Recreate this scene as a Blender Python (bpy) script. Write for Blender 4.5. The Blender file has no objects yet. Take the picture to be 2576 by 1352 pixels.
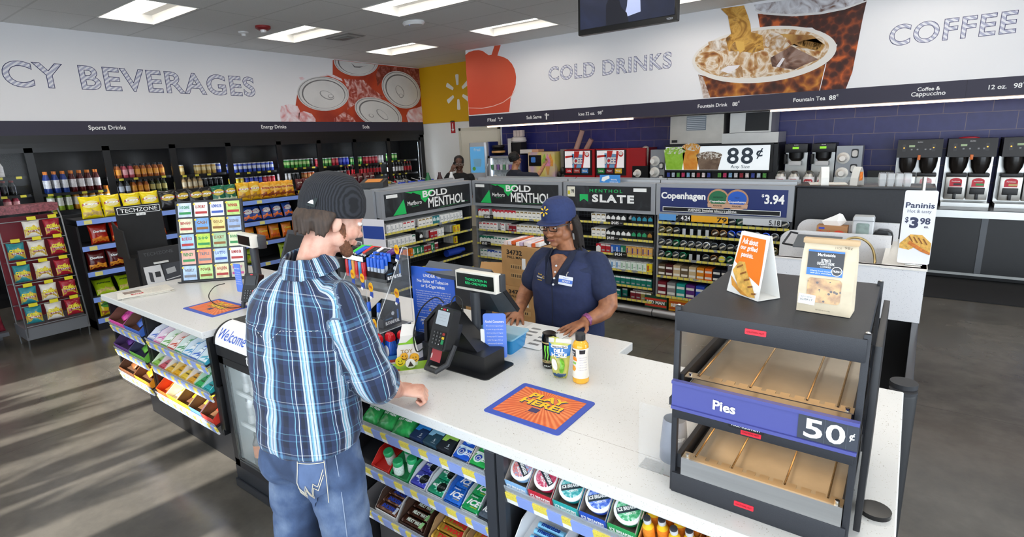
import bpy,bmesh,math,random
from mathutils import Vector,Matrix,noise
random.seed(7)
PI=math.pi
S=bpy.context.scene
COL=S.collection
# ---------------------------------------------------------------- camera
FPX,YAW,PIT,ROL,CAMH,CYO=1357.97,.6388,.2266,-.038,1.8817,-12.24
_cy,_sy,_cp,_sp,_cr,_sr=math.cos(YAW),math.sin(YAW),math.cos(PIT),math.sin(PIT),math.cos(ROL),math.sin(ROL)
_f=Vector((-_sy*_cp,_cy*_cp,-_sp));_u0=Vector((-_sy*_sp,_cy*_sp,_cp));_r0=Vector((_cy,_sy,0))
_r=_cr*_r0+_sr*_u0;_u=-_sr*_r0+_cr*_u0
CAMP=Vector((0,0,CAMH))
cd=bpy.data.cameras.new('camera');cam=bpy.data.objects.new('camera',cd);COL.objects.link(cam)
cd.sensor_width=36;cd.lens=FPX/2576*36;cd.shift_y=CYO/2576;cd.clip_start=.05
cam.matrix_world=Matrix(((_r.x,_u.x,-_f.x,0),(_r.y,_u.y,-_f.y,0),(_r.z,_u.z,-_f.z,CAMH),(0,0,0,1)))
S.camera=cam
def P(px,py,x=None,y=None,z=None):
 """point of the store seen at a place of the photograph, on a known plane"""
 d=_r*((px-1288)/FPX)-_u*((py-676-CYO)/FPX)+_f
 t=(x/d.x)if x is not None else(y/d.y)if y is not None else((z-CAMH)/d.z)
 return CAMP+d*t
w=bpy.data.worlds.new('sky');S.world=w;w.use_nodes=True
bg=w.node_tree.nodes['Background'];bg.inputs[0].default_value=(.80,.90,1,1);bg.inputs[1].default_value=5.5
sd=bpy.data.lights.new('sun','SUN');sun=bpy.data.objects.new('sun',sd);COL.objects.link(sun)
sd.energy=15;sd.angle=.012;sd.color=(1,.96,.88)
SUN_DIR=Vector((.10,1,-.60)).normalized()
sun.rotation_euler=SUN_DIR.to_track_quat('-Z','Y').to_euler();sun.location=(0,-6,6)
S.view_settings.view_transform='Standard';S.view_settings.look='None'
S.view_settings.gamma=1;S.view_settings.exposure=0.0
S.view_settings.use_curve_mapping=False
S.cycles.use_denoising=True;S.cycles.max_bounces=7;S.cycles.diffuse_bounces=4;S.cycles.glossy_bounces=3
S.cycles.transmission_bounces=4;S.cycles.transparent_max_bounces=12;S.cycles.sample_clamp_indirect=6
S.cycles.caustics_reflective=False;S.cycles.caustics_refractive=False
# ---------------------------------------------------------------- materials
_M={}
def lin(h):
 h=h.lstrip('#');c=[int(h[i:i+2],16)/255 for i in(0,2,4)]
 return tuple(v/12.92 if v<=.04045 else((v+.055)/1.055)**2.4 for v in c)+(1,)
def M(hexc,rough=.5,metal=0,emit=0,alpha=1,n=0,ns=20,spec=.5,trans=0,bump=0,bs=60,coat=0,stretch=(1,1,1)):
 k=(hexc,rough,metal,emit,alpha,n,ns,spec,trans,bump,bs,coat,stretch)
 if k in _M:return _M[k]
 m=bpy.data.materials.new('mat_%s_%d'%(hexc.strip('#'),len(_M)));m.use_nodes=True
 nt=m.node_tree;b=nt.nodes['Principled BSDF'];c=lin(hexc)
 b.inputs['Base Color'].default_value=c;b.inputs['Roughness'].default_value=rough;b.inputs['Metallic'].default_value=metal
 b.inputs['Specular IOR Level'].default_value=spec
 if coat:b.inputs['Coat Weight'].default_value=coat;b.inputs['Coat Roughness'].default_value=.08
 if trans:b.inputs['Transmission Weight'].default_value=trans;b.inputs['IOR'].default_value=1.1
 if alpha<1:b.inputs['Alpha'].default_value=alpha
 if emit:b.inputs['Emission Color'].default_value=c;b.inputs['Emission Strength'].default_value=emit
 if n or bump:
  tc=nt.nodes.new('ShaderNodeTexCoord');mp=nt.nodes.new('ShaderNodeMapping');mp.inputs['Scale'].default_value=stretch
  nt.links.new(tc.outputs['Object'],mp.inputs[0])
 if n:
  t=nt.nodes.new('ShaderNodeTexNoise');t.inputs['Scale'].default_value=ns;t.inputs['Detail'].default_value=4
  r=nt.nodes.new('ShaderNodeMapRange');r.inputs[1].default_value=.3;r.inputs[2].default_value=.7
  r.inputs[3].default_value=1-n;r.inputs[4].default_value=1+n
  x=nt.nodes.new('ShaderNodeVectorMath');x.operation='SCALE';x.inputs[0].default_value=c[:3]
  nt.links.new(mp.outputs[0],t.inputs[0]);nt.links.new(t.outputs[0],r.inputs[0]);nt.links.new(r.outputs[0],x.inputs['Scale'])
  nt.links.new(x.outputs[0],b.inputs['Base Color'])
 if bump:
  t=nt.nodes.new('ShaderNodeTexNoise');t.inputs['Scale'].default_value=bs
  bu=nt.nodes.new('ShaderNodeBump');bu.inputs['Strength'].default_value=bump;bu.inputs['Distance'].default_value=.01
  nt.links.new(mp.outputs[0],t.inputs[0]);nt.links.new(t.outputs[0],bu.inputs['Height']);nt.links.new(bu.outputs[0],b.inputs['Normal'])
 _M[k]=m
 return m
class G:
 """tiny node-graph writer for the special materials"""
 def __init__(s,name):
  s.m=bpy.data.materials.new(name);s.m.use_nodes=True;s.t=s.m.node_tree;s.b=s.t.nodes['Principled BSDF']
 def n(s,typ,ins=None,**kw):
  o=s.t.nodes.new('ShaderNode'+typ)
  for k,v in kw.items():setattr(o,k,v)
  for k,v in(ins or{}).items():
   if hasattr(v,'links')and hasattr(v,'is_output'):s.t.links.new(v,o.inputs[k])
   else:o.inputs[k].default_value=v
  return o
 def set(s,k,v):
  if hasattr(v,'is_output'):s.t.links.new(v,s.b.inputs[k])
  else:s.b.inputs[k].default_value=v
 def math(s,op,a,b=0.):
  return s.n('Math',{0:a,1:b},operation=op).outputs[0]
 def mix(s,fac,a,b,mode='MIX'):
  o=s.n('Mix',None,data_type='RGBA',blend_type=mode)
  for i,v in((0,fac),(6,a),(7,b)):
   if hasattr(v,'is_output'):s.t.links.new(v,o.inputs[i])
   else:o.inputs[i].default_value=v
  return o.outputs[2]
 def ramp(s,fac,stops,interp='LINEAR'):
  o=s.n('ValToRGB',{0:fac});e=o.color_ramp;e.interpolation=interp
  while len(e.elements)<len(stops):e.elements.new(.5)
  for q,(p,c)in zip(e.elements,stops):q.position=p;q.color=c
  return o.outputs[0]
 def coord(s,which='Object',scale=(1,1,1),rot=(0,0,0)):
  return s.n('Mapping',{0:s.n('TexCoord').outputs[which],'Scale':scale,'Rotation':rot}).outputs[0]
class MB:
 def __init__(s):s.bm=bmesh.new()
 def _tag(s,fs,m):
  for f in fs:f.material_index=m
 def box(s,a,b,m=0,bev=0,mat=None):
  x0,y0,z0=(min(a[i],b[i])for i in range(3));x1,y1,z1=(max(a[i],b[i])for i in range(3))
  v=[s.bm.verts.new(p)for p in((x0,y0,z0),(x1,y0,z0),(x1,y1,z0),(x0,y1,z0),(x0,y0,z1),(x1,y0,z1),(x1,y1,z1),(x0,y1,z1))]
  fs=[s.bm.faces.new([v[i]for i in q])for q in((0,3,2,1),(4,5,6,7),(0,1,5,4),(1,2,6,5),(2,3,7,6),(3,0,4,7))]
  s._tag(fs,m)
  if bev:
   r=bmesh.ops.bevel(s.bm,geom=list({e for f in fs for e in f.edges}),offset=bev,segments=2,affect='EDGES',profile=.6)
   s._tag(r['faces'],m);v=list({q for f in r['faces']for q in f.verts}|{q for q in v if q.is_valid})
  if mat is not None:bmesh.ops.transform(s.bm,matrix=mat,verts=[q for q in v if q.is_valid])
  return s
 def ring(s,pts):return[s.bm.verts.new(p)for p in pts]
 def bridge(s,r0,r1,m=0,close=True):
  n=len(r0)
  for i in range(n if close else n-1):
   j=(i+1)%n
   f=s.bm.faces.new((r0[i],r0[j],r1[j],r1[i]));f.material_index=m
 def loft(s,rings,m=0,cap=(True,True),close=True,ms=None):
  R=[s.ring(r)for r in rings]
  for i in range(len(R)-1):s.bridge(R[i],R[i+1],ms[i]if ms else m,close)
  if cap[0]:s.bm.faces.new(R[0][::-1]).material_index=ms[0]if ms else m
  if cap[1]:s.bm.faces.new(R[-1]).material_index=ms[-1]if ms else m
  return s
 def lathe(s,prof,c=(0,0,0),seg=16,ms=None,m=0,mat=None,sx=1,sy=1):
  c=Vector(c);rings=[]
  for r,z in prof:
   rings.append([c+Vector((math.cos(2*PI*k/seg)*r*sx,math.sin(2*PI*k/seg)*r*sy,z))for k in range(seg)])
  if mat is not None:rings=[[mat@p for p in r]for r in rings]
  return s.loft(rings,m,ms=ms)
 def cyl(s,p,q,r,r2=None,seg=12,m=0,cap=(True,True)):
  p,q=Vector(p),Vector(q);r2=r if r2 is None else r2
  z=(q-p).normalized();x=z.orthogonal().normalized();y=z.cross(x)
  mk=lambda c,rr:[c+x*math.cos(2*PI*k/seg)*rr+y*math.sin(2*PI*k/seg)*rr for k in range(seg)]
  return s.loft([mk(p,r),mk(q,r2)],m,cap)
 def tube(s,pts,r,seg=8,m=0):
  pts=[Vector(p)for p in pts];rings=[];x=None
  for i,p in enumerate(pts):
   t=(pts[min(i+1,len(pts)-1)]-pts[max(i-1,0)]).normalized()
   x=t.orthogonal().normalized()if x is None else(x-t*x.dot(t)).normalized()
   y=t.cross(x);rr=r[i]if isinstance(r,(list,tuple))else r
   rings.append([p+x*math.cos(2*PI*k/seg)*rr+y*math.sin(2*PI*k/seg)*rr for k in range(seg)])
  return s.loft(rings,m)
 def prism(s,pts,d,m=0,mside=None):
  """closed outline pts extruded along vector d"""
  d=Vector(d);a=s.ring([Vector(p)for p in pts]);b=s.ring([Vector(p)+d for p in pts])
  s.bm.faces.new(a[::-1]).material_index=m;s.bm.faces.new(b).material_index=m
  s.bridge(a,b,m if mside is None else mside)
  return s
 def face(s,pts,m=0):
  s.bm.faces.new(s.ring([Vector(p)for p in pts])).material_index=m;return s
 def ball(s,c,r,m=0,seg=12,rings=8,sc=(1,1,1)):
  c=Vector(c);R=[]
  for i in range(1,rings):
   a=PI*i/rings
   R.append([c+Vector((math.sin(a)*math.cos(2*PI*k/seg)*r*sc[0],math.sin(a)*math.sin(2*PI*k/seg)*r*sc[1],-math.cos(a)*r*sc[2]))for k in range(seg)])
  return s.loft(R,m)
 def xf(s,mat):bmesh.ops.transform(s.bm,matrix=mat,verts=s.bm.verts);return s
 def mesh(s,name,mats,smooth=35):
  bmesh.ops.recalc_face_normals(s.bm,faces=s.bm.faces)
  me=bpy.data.meshes.new(name);s.bm.to_mesh(me);s.bm.free()
  for m in(mats if isinstance(mats,(list,tuple))else[mats]):me.materials.append(m)
  if smooth:
   for p in me.polygons:p.use_smooth=True
   me.set_sharp_from_angle(angle=math.radians(smooth))
  return me
 def build(s,name,mats,parent=None,loc=None,rz=None,smooth=35):
  return link(name,s.mesh(name,mats,smooth),parent,loc,rz)
def link(name,me,parent=None,loc=None,rz=None):
 o=bpy.data.objects.new(name,me);COL.objects.link(o)
 if parent is not None:o.parent=parent
 if loc is not None:o.location=loc
 if rz is not None:o.rotation_euler=rz if isinstance(rz,tuple)else(0,0,rz)
 return o
def T(name,label,cat,loc=(0,0,0),rz=0,group=None):
 return tag(link(name,None,None,loc,rz),label,cat,group)
def tag(o,label,cat,group=None,kind=None):
 o['label']=label;o['category']=cat
 if group:o['group']=group
 if kind:o['kind']=kind
 return o
def struct(o):o['kind']='structure';return o
def dup(root,loc,rz=None,label=None,group=None):
 r=root.copy();COL.objects.link(r);r.location=loc
 if rz is not None:r.rotation_euler=rz if isinstance(rz,tuple)else(0,0,rz)
 if label:r['label']=label
 if group:r['group']=group
 for ch in list(root.children):
  c=ch.copy();COL.objects.link(c);c.parent=r
  for g in ch.children:
   d=g.copy();COL.objects.link(d);d.parent=c
 return r
ORD=['first','second','third','fourth','fifth','sixth','seventh','eighth','ninth','tenth','eleventh','twelfth','thirteenth','fourteenth','fifteenth','sixteenth','seventeenth','eighteenth','nineteenth','twentieth']
def frame(o,right,up):
 r=Vector(right).normalized();u=Vector(up).normalized();n=r.cross(u).normalized();u=n.cross(r);o=Vector(o)
 return Matrix(((r.x,u.x,n.x,o.x),(r.y,u.y,n.y,o.y),(r.z,u.z,n.z,o.z),(0,0,0,1)))
FR=lambda o:frame(o,(1,0,0),(0,0,1))
FL=lambda o:frame(o,(0,1,0),(0,0,1))
_TX={}
def text_mesh(s,bold=0,shear=0,space=1,res=3,ext=0):
 k=(s,bold,shear,space,res,ext)
 if k in _TX:return _TX[k]
 cu=bpy.data.curves.new('t','FONT');cu.body=s;cu.align_x='CENTER';cu.align_y='CENTER';cu.offset=bold
 cu.shear=shear;cu.space_character=space;cu.resolution_u=res;cu.extrude=ext;cu.space_line=.85
 ob=bpy.data.objects.new('t',cu);COL.objects.link(ob)
 dg=bpy.context.evaluated_depsgraph_get();me=bpy.data.meshes.new_from_object(ob.evaluated_get(dg))
 bpy.data.objects.remove(ob);bpy.data.curves.remove(cu)
 xs=[v.co.x for v in me.vertices];ys=[v.co.y for v in me.vertices]
 cx,cy=(min(xs)+max(xs))/2,(min(ys)+max(ys))/2
 for v in me.vertices:v.co.x-=cx;v.co.y-=cy
 _TX[k]=(me,max(xs)-min(xs),max(ys)-min(ys))
 return _TX[k]
def text(s,mat,fr,wd=None,ht=None,parent=None,bold=0,shear=0,name='lettering',warp=None,space=1,at=(0,0),res=3,off=.0012):
 """lettering centred on frame fr (columns right, up, normal), fitted to width and/or height"""
 me,w0,h0=text_mesh(s,bold,shear,space,res);me=me.copy();me.name=name
 sx=wd/w0 if wd else ht/h0;sy=ht/h0 if ht else sx
 if wd and ht is None:sy=sx
 for v in me.vertices:
  x,y,z=v.co.x*sx+at[0],v.co.y*sy+at[1],off
  if warp:x,y,z=warp(x,y,z)
  v.co=fr@Vector((x,y,z))
 me.materials.clear();me.materials.append(mat)
 return link(name,me,parent)
def flat(name,mat,fr,pts,parent=None,off=.001,th=.0008):
 """a thin printed shape: outline pts in the frame's plane"""
 mb=MB();mb.prism([fr@Vector((x,y,off))for x,y in pts],fr.to_3x3()@Vector((0,0,th)))
 return mb.build(name,mat,parent,smooth=0)
def ell(cx,cy,a,b,n=24,rot=0,t0=0,t1=2*PI):
 full=abs(t1-t0-2*PI)<1e-6;k=n if full else n-1;out=[]
 for i in range(n):
  t=t0+(t1-t0)*i/k;x,y=a*math.cos(t),b*math.sin(t)
  out.append((cx+x*math.cos(rot)-y*math.sin(rot),cy+x*math.sin(rot)+y*math.cos(rot)))
 return out
def rrect(w,h,r,cx=0,cy=0,n=4):
 out=[]
 for sx,sy,a in((1,1,0),(-1,1,PI/2),(-1,-1,PI),(1,-1,1.5*PI)):
  for i in range(n+1):
   t=a+PI/2*i/n;out.append((cx+sx*(w/2-r)+r*math.cos(t),cy+sy*(h/2-r)+r*math.sin(t)))
 return out
WHITE=M('#f4f4f2',.5);BLACK=M('#0c0c0e',.45);DARK=M('#1d1d20',.5);STEEL=M('#c9c9c6',.3,1,n=.06,ns=4);CHROME=M('#dddddd',.12,1)
NAVYTXT=M('#27305e',.5);GREY=M('#8d9096',.5)
# ================================================================ SETTING
XA,YB,YS,XS,ZC,ZW,ZH=-9.27,9.24,8.167,-6.96,3.525,2.343,2.145
XR,YF=4.6,-2.7
def floor_mat():
 g=G('polished_concrete');co=g.coord('Object')
 n1=g.n('TexNoise',{0:co,'Scale':.9,'Detail':6,'Roughness':.62}).outputs[0]
 n2=g.n('TexNoise',{0:co,'Scale':6,'Detail':5,'Roughness':.7}).outputs[0]
 n3=g.n('TexNoise',{0:co,'Scale':2.2,'Detail':8,'Distortion':1.2}).outputs[0]
 f=g.math('ADD',g.math('MULTIPLY',n1,.55),g.math('ADD',g.math('MULTIPLY',n2,.2),g.math('MULTIPLY',n3,.25)))
 c=g.ramp(f,[(.30,lin('#3b3935')),(.45,lin('#4d4a45')),(.55,lin('#5a5650')),(.72,lin('#6d6962'))])
 s=g.n('SeparateXYZ',{0:co})
 jx=g.math('LESS_THAN',g.math('ABSOLUTE',g.math('SUBTRACT',g.math('FRACT',g.math('DIVIDE',g.math('ADD',s.outputs[0],20.55),2.9)),.5)),.0012)
 jy=g.math('LESS_THAN',g.math('ABSOLUTE',g.math('SUBTRACT',g.math('FRACT',g.math('DIVIDE',g.math('ADD',s.outputs[1],20.3),2.9)),.5)),.0012)
 c=g.mix(g.math('MULTIPLY',g.math('MAXIMUM',jx,jy),.55),c,lin('#3f3d39'))
 g.set('Base Color',c);g.set('Roughness',g.n('MapRange',{0:n2,1:.3,2:.7,3:.2,4:.27}).outputs[0]);g.set('Specular IOR Level',.55)
 return g.m
struct(MB().box((XA-1.2,YF-.3,-.1),(XR+.3,YB+.3,0)).build('floor',floor_mat(),smooth=0))
MT=M('#15171b',.85,n=.3,ns=400)
tag(MB().box((-.6,7.35,.0),(XR-.3,8.42,.012),bev=.004).build('floor_mat',MT),'long black rubber mat on the floor before the coffee counter','mat')
# ceiling with lay-in grid, holes for the light fixtures
FIX=[(-8.24+2.52*i,2.78+2.04*j-(0.06 if i==1 else 0))for i in range(5)for j in range(-2,3)]
FIX=[(x,y)for x,y in FIX if x+1.24<XR and y>YF+.1]
def ceil_mat():
 g=G('ceiling_tile');co=g.coord('Object');s=g.n('SeparateXYZ',{0:co})
 n=g.n('TexNoise',{0:co,'Scale':160,'Detail':3}).outputs[0]
 c=g.ramp(n,[(.35,lin('#d6d5d2')),(.6,lin('#e8e7e4'))])
 def ln(o,off,per):return g.math('LESS_THAN',g.math('ABSOLUTE',g.math('SUBTRACT',g.math('FRACT',g.math('DIVIDE',g.math('ADD',s.outputs[o],off),per)),.5)),.012/per)
 l=g.math('MAXIMUM',ln(0,8.24+12.6+.63,1.26),ln(1,-2.78+13.6+.34,.68))
 g.set('Base Color',g.mix(g.math('MULTIPLY',l,.8),c,lin('#c9c8c4')));g.set('Roughness',.9)
 bu=g.n('Bump',{'Height':l,'Strength':.25,'Distance':.01});g.set('Normal',bu.outputs[0])
 return g.m
xs=sorted({XA-.1,XR+.1}|{x for f in FIX for x in(f[0],f[0]+1.24)});ys=sorted({YF-.1,YB+.1}|{y for f in FIX for y in(f[1],f[1]+.64)})
mb=MB()
for i in range(len(xs)-1):
 for j in range(len(ys)-1):
  cx,cy=(xs[i]+xs[i+1])/2,(ys[j]+ys[j+1])/2
  if any(a<cx<a+1.24 and b<cy<b+.64 for a,b in FIX):continue
  mb.box((xs[i],ys[j],ZC),(xs[i+1],ys[j+1],ZC+.02))
struct(mb.build('ceiling',ceil_mat(),smooth=0))
# walls
WW=M('#e9e8e4',.75);CREAM=M('#e6dfcd',.7)
mural_white=M('#ecebed',.6)
struct(MB().box((XA-.1,YF,ZW),(XA,YB,ZC)).build('wall_left',mural_white,smooth=0))
struct(MB().box((XA-1.2,YF-.1,0),(XA,YF,ZC)).box((XA-1.2,YB-.02,0),(XA-.02,YB+.1,ZC)).box((XA-1.2,YF,ZC),(XA,YB,ZC+.05)).build('wall_cooler_end',DARK,smooth=0))
struct(MB().box((XA-1.25,YF-.1,0),(XA-1.15,YB,ZC)).build('wall_cooler',DARK,smooth=0))
struct(MB().box((XA-1.2,YB,0),(XR,YB+.1,ZC)).build('wall_back',WW,smooth=0))
mb=MB();mb.box((XR,YF,0),(XR+.1,YB,.3)).box((XR,YF,3.0),(XR+.1,YB,ZC)).box((XR,5.0,.3),(XR+.1,YB,3.0))  # openings added in this unseen wall to let in fill daylight
for k in range(7):mb.box((XR,YF+k*1.28,.3),(XR+.1,YF+k*1.28+.08,3.0))
struct(mb.build('wall_right',WW,smooth=0))
# storefront wall behind the photographer: a band of glass between mullions
WIN=[(-6.45,-5.80),(-5.74,-5.04),(-4.98,-4.26),(-4.20,-3.48)]
DOOR=[(-3.08,-2.5)]
WIN2=[(-2.4+1.16*k,-1.3+1.16*k)for k in range(6)]  # extra unseen openings, added to bring more daylight to the ceiling
mb=MB();ft=M('#3a3c40',.4,.4)
op=[(a,b,.12,2.95)for a,b in WIN+WIN2]+[(a,b,.05,2.3)for a,b in DOOR]
op.sort();x=XA-1.2
for a,b,z0,z1 in op:
 mb.box((x,YF-.1,0),(a,YF,ZC));mb.box((a,YF-.1,0),(b,YF,z0));mb.box((a,YF-.1,z1),(b,YF,ZC));x=b
mb.box((x,YF-.1,0),(XR+.1,YF,ZC))
struct(mb.build('wall_front',WW,smooth=0))
for i,(a,b,z0,z1)in enumerate(op):
 mb=MB()
 for q in((a,a+.03,z0,z1),(b-.03,b,z0,z1)):mb.box((q[0],YF-.08,q[2]),(q[1],YF-.02,q[3]))
 for z in(z0,z1-.03):mb.box((a,YF-.08,z),(b,YF-.02,z+.03))
 struct(mb.build('window_%d'%(i+1),ft,smooth=0))
cnp=T('sun_block_canopy','white fuel canopy slab outside the storefront','canopy',(3,-7.8,4.5));MB().box((-5.4,-2.9,0),(7,2.9,.5)).build('slab',WW,cnp,smooth=0)  # unseen canopy, added outside to keep direct sun off the right side
for x in(-4,5):MB().box((x-.2,-.2,-4.5),(x+.2,.2,0)).build('column',WW,cnp,smooth=0)
# clipped evergreen shrubs outside the storefront
leaf=M('#2f4a25',.8,n=.4,ns=30)
for i,(x,h,wdt)in enumerate(((-6.05,2.45,.3),(-5.45,2.55,.3),(-4.95,2.55,.28),(-4.5,2.6,.26),(-4.02,2.88,.24))):
 mb=MB()
 for k in range(260):
  a=random.random()*2*PI;z=random.random()**.7*h;r=wdt*(1-(z/h)**3*.75)*random.random()**.5
  p=Vector((r*math.cos(a),r*math.sin(a)*.6,z));q=p+Vector((math.cos(a)*.1,math.sin(a)*.08,.22+.1*random.random()))
  t=Vector((-math.sin(a),math.cos(a),0))*.03
  mb.prism([p-t,p+t,q],(0,.006,.004))
 mb.cyl((0,0,0),(0,0,h*.8),.03)
 t=tag(mb.build('shrub',leaf,None,(x,YF-.75,0),smooth=0),'evergreen shrub growing outside the storefront glass','shrub','shrubs outside the storefront')
YEL=M('#dda800',.6)
struct(MB().box((XA,YB-.012,2.30),(XS+.1,YB-.001,ZC)).build('wall_yellow',YEL,smooth=0))
def spark(name,mat,fr,R,parent=None,off=.002,th=.002):
 mb=MB()
 for k in range(6):
  a=PI/2+k*PI/3;d=Vector((math.cos(a),math.sin(a)));n=Vector((-d.y,d.x));o=[]
  for t,wd in((.40,.05),(.43,.085),(.93,.13),(.985,.11),(1,.05)):o.append(d*t*R+n*wd*R)
  for t,wd in((1,.05),(.985,.11),(.93,.13),(.43,.085),(.40,.05)):o.append(d*t*R-n*wd*R)
  mb.prism([fr@Vector((p.x,p.y,off))for p in o],fr.to_3x3()@Vector((0,0,th)))
 return mb.build(name,mat,parent,smooth=0)
tag(spark('spark_emblem',M('#f2efe6',.5),FR(P(1152,232,y=YB-.012)),.37),'white six-ray spark emblem on the yellow wall panel','emblem')
t=T('exit_sign','small red sign with a white down arrow beside the cream door','sign',tuple(P(1140,319,y=YB)))
MB().box((-.06,-.012,-.14),(.06,0,.13)).build('panel',M('#b3262a',.5),t)
f0=frame((0,-.013,0),(1,0,0),(0,0,1))
flat('arrow',WHITE,f0,[(-.012,.07),(.012,.07),(.012,-.05),(.04,-.05),(0,-.11),(-.04,-.05),(-.012,-.05)],t)
text('EXTINGUISHER',WHITE,f0,wd=.1,parent=t,at=(0,.105))
mb=MB();dx0,dx1=-8.17,-7.03
mb.box((dx0,YB-.03,0),(dx0+.06,YB-.001,2.16)).box((dx1-.06,YB-.03,0),(dx1,YB-.001,2.16)).box((dx0,YB-.03,2.1),(dx1,YB-.001,2.16))
struct(mb.build('door_1',M('#d8d2c0',.6),smooth=0))
dd=MB().box((dx0+.06,YB-.02,0),(dx1-.06,YB-.002,2.1)).build('door_2',CREAM,smooth=0);struct(dd)
MB().box((-.02,-.05,-.02),(.12,-.03,.02),bev=.005).cyl((0,0,0),(0,-.04,0),.03).build('handle',STEEL,dd,(dx1-.16,YB-.02,1.0))
# --- blue tile wall
def tile_mat():
 g=G('blue_wall_tile');co=g.coord('Object',rot=(PI/2,0,0))
 b=g.n('TexBrick',{0:co,'Color1':lin('#2a2c70'),'Color2':lin('#2f3178'),'Mortar':lin('#8d7b80'),'Scale':1,'Mortar Size':.004,'Brick Width':.49,'Row Height':.222,'Mortar Smooth':.1,'Bias':0},offset=.5)
 n=g.n('TexNoise',{0:g.coord('Object'),'Scale':9,'Detail':5}).outputs[0]
 g.set('Base Color',g.mix(.25,b.outputs[0],g.ramp(n,[(.35,lin('#1f2160')),(.65,lin('#3b3d88'))]),'MIX'));g.set('Roughness',.35)
 return g.m
struct(MB().box((-6.98,YB-.02,0),(XR,YB-.002,2.5)).build('wall_tile',tile_mat(),smooth=0))
# --- soffit over the drinks wall
struct(MB().box((XS,YS,ZH),(XR,YB,ZC)).build('wall_soffit',mural_white,smooth=0))
LED=M('#ffd9b8',.5,emit=5)
sf=frame((0,YS,0),(1,0,0),(0,0,1));wf=frame((XA,0,0),(0,1,0),(0,0,1))
strip=M('#2e2b3e',.55)
def strip_text(o,f,s,cx,cz,wd,**k):return text(s,WHITE,f,wd=wd,parent=o,bold=.016,at=(cx,cz),off=.008,**k)
st=tag(MB().box((XS,YS-.006,ZH),(XR,YS+.0,ZW)).build('menu_strip',strip,smooth=0),'dark blue menu strip with drink prices along the drinks wall','sign')
for s,a,b in(("F'Real",-6.502,-6.31),('Soft Serve',-5.618,-5.30),('Icee 32 oz.',-4.568,-4.27),('Fountain Drink',-2.604,-2.19),('Fountain Tea',-1.358,-.99),('12 oz.',.584,.735)):
 strip_text(st,sf,s,(a+b)/2,ZH+.1,b-a)
for s,a,b,dz in(('$',-6.255,-6.235,.025),('2',-6.23,-6.195,0),('48',-6.19,-6.15,.02),('$',-5.235,-5.215,.025),('1',-5.21,-5.19,0),('28',-5.185,-5.145,.02),('98',-4.215,-4.145,0),('c',-4.14,-4.12,.025),('88',-2.125,-2.055,0),('c',-2.05,-2.03,.025),('88',-.95,-.875,0),('c',-.87,-.85,.025),('98',.79,.86,0),('c',.865,.885,.025)):
 strip_text(st,sf,s,(a+b)/2,ZH+.1+dz,b-a)
strip_text(st,sf,'Coffee &',.055,ZH+.128,.21);strip_text(st,sf,'Cappuccino',.055,ZH+.068,.32)
for xx in(-5.06,-3.77,-2.4,.1,.395):MB().box((xx-.002,YS-.0075,ZH),(xx+.002,YS-.006,ZW)).build('seam',M('#1f1d2b',.6),st,smooth=0)
st2=tag(MB().box((XA,YF,2.16),(XA+.006,YB-.01,ZW)).build('menu_strip',strip,smooth=0),'dark blue strip naming the drinks over the glass coolers','sign')
for s,a,b in(('Sports Drinks',2.771,3.221),('Energy Drinks',5.282,5.759),('Soda',7.48,7.656)):strip_text(st2,wf,s,(a+b)/2,2.246,b-a)
MB().box((XA-.06,YF,2.06),(XA+.004,YB-.01,2.16)).build('valance',M('#0b0b0d',.4),st2,smooth=0)
# under-soffit light tubes (part of the soffit's lighting)
for a,b in((-6.6,-3.66),(-1.65,3.9)):
 o=T('led_strip','warm white light strip under the %s end of the menu strip'%('left' if a<-5 else 'right'),'light',(a,YS+.1,ZH-.03),group='light strips under the soffit')
 MB().box((0,0,0),(b-a,.035,.024)).build('diffuser',LED,o,smooth=0)
 MB().box((-.02,-.006,.024),(b-a+.02,.04,.03)).build('housing',WHITE,o,smooth=0)
def hatch(name,ang=.9,sc=75):
 g=G(name);wv=g.n('TexWave',{0:g.coord('Object',rot=(0,ang,0))if name[-1]=='b' else g.coord('Object',rot=(ang,0,0)),'Scale':sc/10,'Distortion':.2},bands_direction='X' if name[-1]=='b' else 'Y')
 g.set('Base Color',g.ramp(wv.outputs[1],[(.42,lin('#e8e8ee')),(.58,lin('#b5b6cc'))]));g.set('Roughness',.6);return g.m
def headline(s,f,cx,cz,wd,ht,label,hm):
 o=tag(text(s,NAVYTXT,f,wd,ht,None,bold=.03,name='headline',at=(cx,cz),off=.002,res=6,space=1.1),label,'lettering')
 text(s,hm,f,wd-.052*ht,ht-.045*ht,o,bold=.012,name='hatched_fill',at=(cx,cz),off=.004,res=6,space=1.1)
 return o
ha,hb=hatch('hatch_a'),hatch('hatch_b')
headline('CY BEVERAGES',wf,3.63,2.918,3.27,.325,'large hatched blue-outlined beverages headline on the left wall',ha)
headline('COLD DRINKS',sf,-4.077,2.927,2.13,.235,'hatched blue-outlined COLD DRINKS headline on the soffit',hb)
headline('COFFEE',sf,.176,2.903,1.12,.235,'hatched blue-outlined COFFEE headline at the right of the soffit',hb)
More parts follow.
